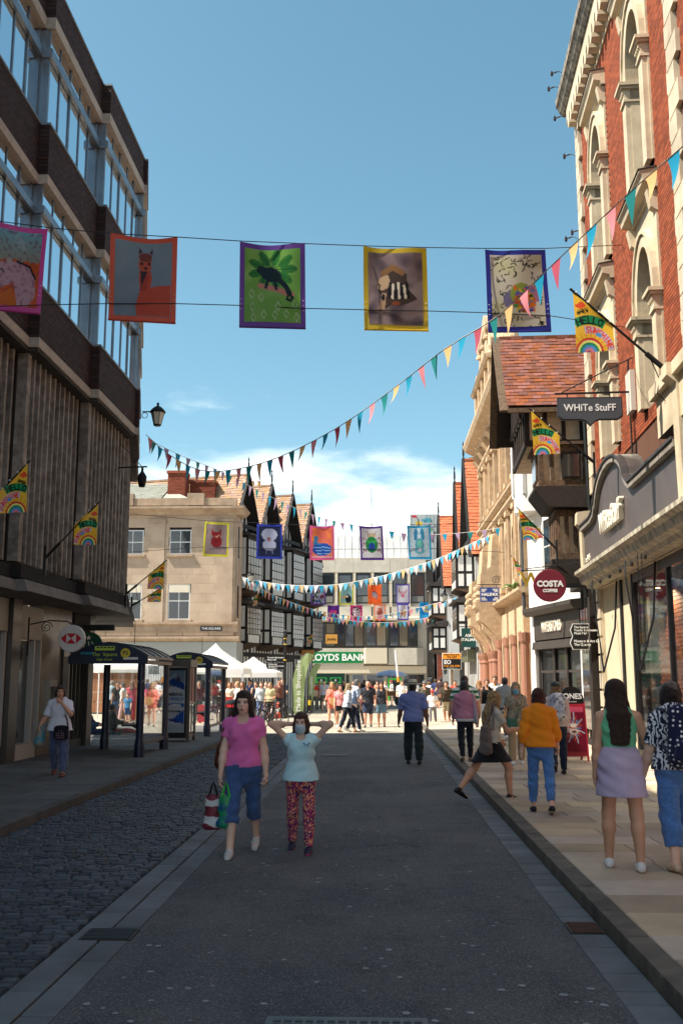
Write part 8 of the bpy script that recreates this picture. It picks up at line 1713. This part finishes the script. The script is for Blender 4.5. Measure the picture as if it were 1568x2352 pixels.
# --- middle distance and crowd: px, py (or distance), facing, sex, height, build, skin, hair, top colour, sleeve, bottom (colour, kind, end), label, walking?
C_ = [
 (845, 1671, 180, 'm', 1.76, .2, 'ruddy', ('bald', (90, 70, 60)), (44, 46, 56), .6, (44, 56, 80), 'shorts', .92, 'bald man in a black t-shirt and navy shorts walking up the street', 1),
 (876, 1670, 180, 'f', 1.70, .12, 'tan', ('long', (70, 46, 36), .22), (52, 54, 62), 0, (96, 128, 150), 'shorts', .9, 'woman in a black vest and denim shorts beside the bald man', 1),
 (797, 1683, -80, 'f', 1.68, .04, 'fair', ('long', (186, 158, 116), .2), (206, 214, 230), 1.6, (28, 34, 50), 'trousers', 1.75, 'woman in a pale blue shirt crossing the road end', 1),
 (816, 1682, -80, 'm', 1.80, .08, 'fair', ('short', (130, 126, 122)), (190, 204, 222), .9, (40, 50, 72), 'trousers', 1.97, 'grey-haired man in a pale shirt crossing the road end', 1),
 (763, 1670, 180, 'f', 1.70, 0, 'tan', ('long', (206, 170, 110), .26), (232, 130, 110), 1.6, (226, 120, 100), 'shorts', .5, 'blonde woman in a coral jacket and shorts at the edge of the square', 1),
 (781, 1672, 178, 'f', 1.62, .1, 'tan', ('pony', (80, 56, 44)), (230, 150, 150), .6, (34, 34, 40), 'shorts', .55, 'woman in a salmon top and black shorts behind the pale shirt', 1),
 (824, 1664, 175, 'f', 1.68, 0, 'tan', ('long', (70, 40, 36), .2), (206, 60, 110), 1.0, (60, 50, 60), 'trousers', 1.97, 'woman in a deep pink top behind the bald man', 1),
 (923, 1641, 178, 'm', 1.76, .05, 'fair', ('short', (120, 84, 60)), (238, 238, 238), .7, (50, 50, 56), 'trousers', 1.5, 'man in a white t-shirt crossing in front of the far bank', 1),
 (994, 1664, 175, 'm', 1.36, .05, 'tan', ('short', (60, 44, 36)), (226, 226, 222), .7, (120, 124, 130), 'trousers', 1.97, 'boy in a red cap and white t-shirt right of the man in the straw hat', 1),
 (1026, 1662, 178, 'm', 1.74, .06, 'tan', ('short', (50, 38, 32)), (66, 58, 44), .7, (176, 164, 130), 'shorts', .95, 'man in an olive t-shirt and khaki shorts by the right kerb', 1),
 (975, 1660, 180, 'm', 1.74, .0, 'tan', ('short', (50, 38, 32)), (96, 92, 80), 1.7, (50, 48, 46), 'trousers', 1.97, 'bearded man with a grey cap and open jacket behind the boy', 1),
 (1117, 31.5, 178, 'f', 1.70, 0, 'tan', ('pony', (130, 84, 54)), (26, 26, 30), 0, (60, 66, 84), 'trousers', 1.97, 'woman in sunglasses and a black vest by the sandstone bank', 0),
 (1136, 33.0, 178, 'm', 1.80, .05, 'tan', ('short', (110, 76, 50)), (232, 232, 232), .6, (60, 60, 66), 'trousers', 1.97, 'man in sunglasses and a white t-shirt by the sandstone bank', 0),
 (1012, 54, 0, 'm', 1.80, .05, 'tan', ('short', (60, 46, 40)), (70, 56, 60), .6, (60, 60, 60), 'shorts', .9, 'man in a plum t-shirt with his back turned by the right kerb', 0),
 (1000, 60, 0, 'm', 1.82, 0, 'fair', ('short', (90, 66, 46)), (52, 66, 110), .6, (90, 90, 96), 'trousers', 1.97, 'tall man in a navy shirt far along the right side', 0),
 (985, 62, 0, 'f', 1.66, 0, 'fair', ('bob', (140, 100, 64), .1), (236, 236, 236), .6, (60, 70, 90), 'trousers', 1.97, 'woman in a white top far along the right side', 0),
 (1044, 48, 180, 'f', 1.64, .05, 'tan', ('short', (60, 44, 36)), (190, 60, 56), .6, (40, 40, 44), 'trousers', 1.97, 'person in a rust red top between the hooped shirt and the to-let board', 0),
 (1008, 66, 180, 'm', 1.74, 0, 'fair', ('short', (150, 120, 80)), (150, 170, 200), .6, (70, 70, 80), 'trousers', 1.97, 'person in a light blue top near the red fascia', 0),
 (955, 74, 178, 'f', 1.66, 0, 'fair', ('short', (170, 130, 80)), (238, 238, 236), 1.7, (40, 50, 80), 'trousers', 1.97, 'person in a white jacket and face mask before the bank door', 0),
 (900, 70, 100, 'm', 1.72, 0, 'fair', ('short', (170, 140, 90)), (236, 236, 232), .7, (206, 196, 170), 'shorts', .8, 'trader in a straw-coloured cap and white t-shirt at the barrow', 0),
 (884, 71, 190, 'f', 1.66, 0, 'fair', ('short', (190, 150, 90)), (232, 232, 228), .6, (70, 80, 100), 'trousers', 1.5, 'woman in a white top left of the barrow', 0),
 (866, 76, 178, 'f', 1.66, .05, 'fair', ('long', (120, 80, 50), .2), (206, 150, 120), .6, (60, 60, 70), 'trousers', 1.97, 'woman in a peach top at the bank entrance', 0),
 (836, 66, 178, 'm', 1.78, 0, 'dark', ('short', (24, 22, 22)), (40, 40, 46), .6, (50, 50, 56), 'trousers', 1.97, 'dark-haired man in black near the bank sign', 0),
 (850, 60, 178, 'f', 1.66, .08, 'fair', ('bob', (120, 50, 36), .1), (206, 70, 70), .6, (80, 84, 96), 'trousers', 1.97, 'woman with red hair in a red top near the bank', 0),
 (722, 58, 165, 'f', 1.64, .08, 'tan', ('short', (50, 36, 32)), (214, 50, 48), .6, (120, 116, 110), 'trousers', 1.97, 'woman in a scarlet top with a cream shoulder bag by the timber gables', 0),
 (733, 60, 10, 'f', 1.68, 0, 'fair', ('long', (206, 150, 90), .3), (90, 84, 90), .6, (60, 60, 70), 'trousers', 1.97, 'woman with long fair hair at the cash machine', 0),
 (745, 57, 170, 'm', 1.76, 0, 'fair', ('short', (70, 50, 40)), (196, 200, 214), .6, (120, 110, 100), 'shorts', .9, 'man in a pale grey t-shirt by the cash machines', 0),
 (757, 64, 180, 'm', 1.74, .05, 'tan', ('short', (50, 42, 40)), (40, 70, 90), .6, (60, 60, 66), 'trousers', 1.97, 'man in a teal t-shirt before the cash machines', 0),
 (773, 62, 175, 'f', 1.64, .05, 'fair', ('bob', (130, 60, 40), .1), (150, 140, 120), .6, (60, 60, 70), 'trousers', 1.97, 'woman with auburn hair in a stone-coloured top', 0),
 (790, 70, 180, 'm', 1.76, 0, 'tan', ('short', (40, 34, 32)), (60, 60, 64), .6, (50, 50, 60), 'trousers', 1.97, 'man in a charcoal shirt far off by the bank wall', 0),
 (811, 72, 178, 'f', 1.66, 0, 'fair', ('long', (160, 110, 70), .2), (226, 200, 190), .6, (70, 70, 80), 'trousers', 1.97, 'woman in a shell pink top far off by the bank wall', 0),
 (548, 41, 120, 'f', 1.70, .03, 'fair', ('long', (206, 170, 120), .18), (236, 234, 230), 0, (232, 230, 226), 'trousers', 1.97, 'fair-haired woman dressed all in white at the market', 0),
 (558, 42, 160, 'f', 1.70, 0, 'tan', ('long', (120, 80, 56), .22), (40, 36, 36), 0, (60, 60, 66), 'trousers', 1.97, 'woman in a black vest right of the woman in white', 0),
 (576, 46, 150, 'm', 1.78, .05, 'tan', ('short', (60, 46, 40)), (60, 84, 130), .7, (60, 60, 70), 'trousers', 1.97, 'man in a blue shirt by the gazebo leg', 0),
 (588, 45, 175, 'f', 1.70, .05, 'tan', ('short', (40, 30, 30)), (34, 34, 40), 0, (40, 40, 46), 'trousers', 1.97, 'woman in sunglasses and dark clothes by the bicycles', 0),
 (600, 43, 175, 'f', 1.68, .08, 'fair', ('bob', (120, 84, 60), .2), (190, 200, 206), 1.5, (90, 110, 150), 'trousers', 1.97, 'woman in a pale denim shirt by the bicycles', 0),
 (612, 44, 165, 'm', 1.70, .05, 'fair', ('short', (150, 110, 70)), (206, 196, 170), .9, (60, 60, 66), 'trousers', 1.97, 'person in a cream shirt holding a cup by the bicycles', 0),
 (622, 42.5, 150, 'f', 1.66, .1, 'tan', ('short', (170, 140, 90)), (190, 180, 140), .7, (40, 40, 44), 'trousers', 1.97, 'woman in sunglasses and a khaki top right of the bicycles', 0),
 (641, 47.5, 200, 'm', 1.78, 0, 'tan', ('short', (70, 52, 40)), (120, 80, 70), .6, (60, 60, 70), 'trousers', 1.97, 'man in a brown t-shirt behind the traffic cone', 0),
 (650, 49, 160, 'm', 1.82, 0, 'fair', ('short', (140, 96, 60)), (44, 54, 84), .6, (60, 64, 80), 'trousers', 1.97, 'tall man in a navy t-shirt by the finger post', 0),
 (686, 52, 20, 'f', 1.68, .05, 'tan', ('long', (60, 40, 32), .2), (110, 60, 40), .6, (60, 60, 66), 'trousers', 1.97, 'woman in a rust brown top between the feather flags', 0),
 (258, 43, 10, 'm', 1.74, .05, 'fair', ('short', (190, 180, 170)), (196, 214, 226), .8, (44, 44, 48), 'shorts', .95, 'man in a pale blue shirt and black shorts at the left stall', 0),
 (271, 42.5, 200, 'f', 1.70, .05, 'tan', ('short', (50, 36, 32)), (40, 36, 36), .5, (70, 96, 136), 'trousers', 1.97, 'woman in a black t-shirt and jeans at the left stall', 0),
 (285, 41.5, 95, 'f', 1.66, .03, 'tan', ('short', (90, 88, 86)), (236, 234, 232), .1, (226, 180, 176), 'trousers', 1.9, 'grey-haired woman in a white vest and pink trousers striding past the stall', 1),
 (303, 42, 20, 'f', 1.70, .08, 'fair', ('long', (150, 100, 66), .2), (206, 90, 110), .1, (190, 60, 80), 'trousers', 1.97, 'woman in a rose pink top at the left stall', 0),
 (296, 40.5, 170, 'm', 1.22, 0, 'fair', ('short', (120, 80, 50)), (70, 130, 180), .6, (40, 70, 120), 'shorts', .95, 'small boy in blue clothes beside the display board', 0),
 (345, 41, 180, 'f', 1.66, .05, 'tan', ('bob', (90, 60, 44), .15), (226, 180, 170), .6, (206, 90, 80), 'skirt', .9, 'woman in a pink blouse seen through the shelter glass', 0),
 (360, 42, 0, 'f', 1.68, .05, 'fair', ('long', (130, 90, 60), .2), (236, 206, 196), .5, (214, 110, 100), 'trousers', 1.97, 'woman in pale pink and coral seen through the shelter glass', 0),
 (456, 41.5, 210, 'm', 1.76, .05, 'fair', ('short', (50, 38, 32)), (96, 40, 50), .6, (40, 40, 46), 'trousers', 1.97, 'man in a maroon t-shirt leaning over the spotted table', 0),
 (490, 43, 170, 'f', 1.66, .05, 'tan', ('long', (80, 54, 40), .2), (206, 150, 140), .6, (70, 60, 66), 'trousers', 1.97, 'woman in a dusty pink top seen through the farther shelter', 0),
 (530, 43.5, 160, 'f', 1.66, .05, 'tan', ('bob', (150, 110, 70), .1), (214, 196, 176), .6, (80, 70, 66), 'trousers', 1.97, 'woman in a beige top at the edge of the large gazebo', 0),
 (1100, 36, 0, 'f', 1.64, .05, 'fair', ('long', (170, 120, 70), .2), (60, 70, 90), .6, (60, 60, 66), 'trousers', 1.97, 'woman in a slate blue top walking away near the granite columns', 0),
 (1160, 28.5, 0, 'm', 1.78, .05, 'tan', ('short', (50, 40, 36)), (150, 156, 160), .7, (60, 66, 84), 'trousers', 1.97, 'man in a grey t-shirt walking away past the bookshop', 1),
]
for i, (x, y, fz, sx, H, b, sk, hr, tc_, sl, bc, bk, be, lb, wk) in enumerate(C_):
    if y > 200: pos = gnd(x, y)
    else: q = aY(x, 1562, y); pos = Vector((q.x, y, .1 if (q.x > 1.7 and y < 60) else 0))
    g = random.Random(i); lg = ((g.uniform(12, 20), 4), (g.uniform(-18, -12), g.uniform(8, 20))) if wk else ((g.uniform(-4, 6), 3), (g.uniform(-6, 4), 5))
    if i % 2: lg = lg[::-1]
    if bk == 'shorts' or be < 1: bot_ = bot(bc, 'shorts', be, wide=.015)
    else: bot_ = bot(bc, bk, be)
    hat = ('cap', (200, 40, 44)) if 'red cap' in lb else ('cap', (96, 100, 104)) if 'grey cap' in lb else ('cap', (214, 190, 140)) if 'straw-coloured' in lb else None
    a1 = g.uniform(-12, 14)
    person(lb, pos, R(fz + g.uniform(-10, 10)), H, 1 if y > 200 or y < 34 else 0, sx, b, sk, hr, top(tc_, sl, -.04, inf=.018), bot_, legs=lg, arms=((a1, 10, g.choice((14, 20, 70, 90))), (-a1, 10, g.choice((12, 20, 80)))), hat=hat, mask=(120, 176, 206) if 'face mask' in lb else None, shoes=(g.choice([(226, 224, 220), (40, 40, 44), (150, 110, 80)]), .5), group=None, head=(g.uniform(-15, 15), 0))
for lb, x, Y, z, rz, c in (('round straw bag of the woman in the coral jacket', 768, 38.4, .95, 0, (206, 164, 104)), ('cream shoulder bag of the woman in the scarlet top', 722, 57.7, 1.0, 0, (226, 206, 170)), ('white paper carrier bag held by the woman in the black vest', 1108, 31.2, .85, 0, (240, 240, 240))):
    q = aY(x, 1562, Y); t = thing('bag', lb, 'bag', (q.x, Y - .22, z))
    if 'round' in lb: disc('body', .16, .09, M('straw_weave', c, .8, bump=.5, bscale=80), t)
    else: MB().box(-.17, .17, -.05, .05, -.18, .18).build('body', M('bag_%d' % c[2], c, .7), t)
    MB().tube([(-.12, 0, .14), (-.1, .05, .4), (.1, .05, .4), (.12, 0, .14)], .008, 5).build('handle', m_leather, t)
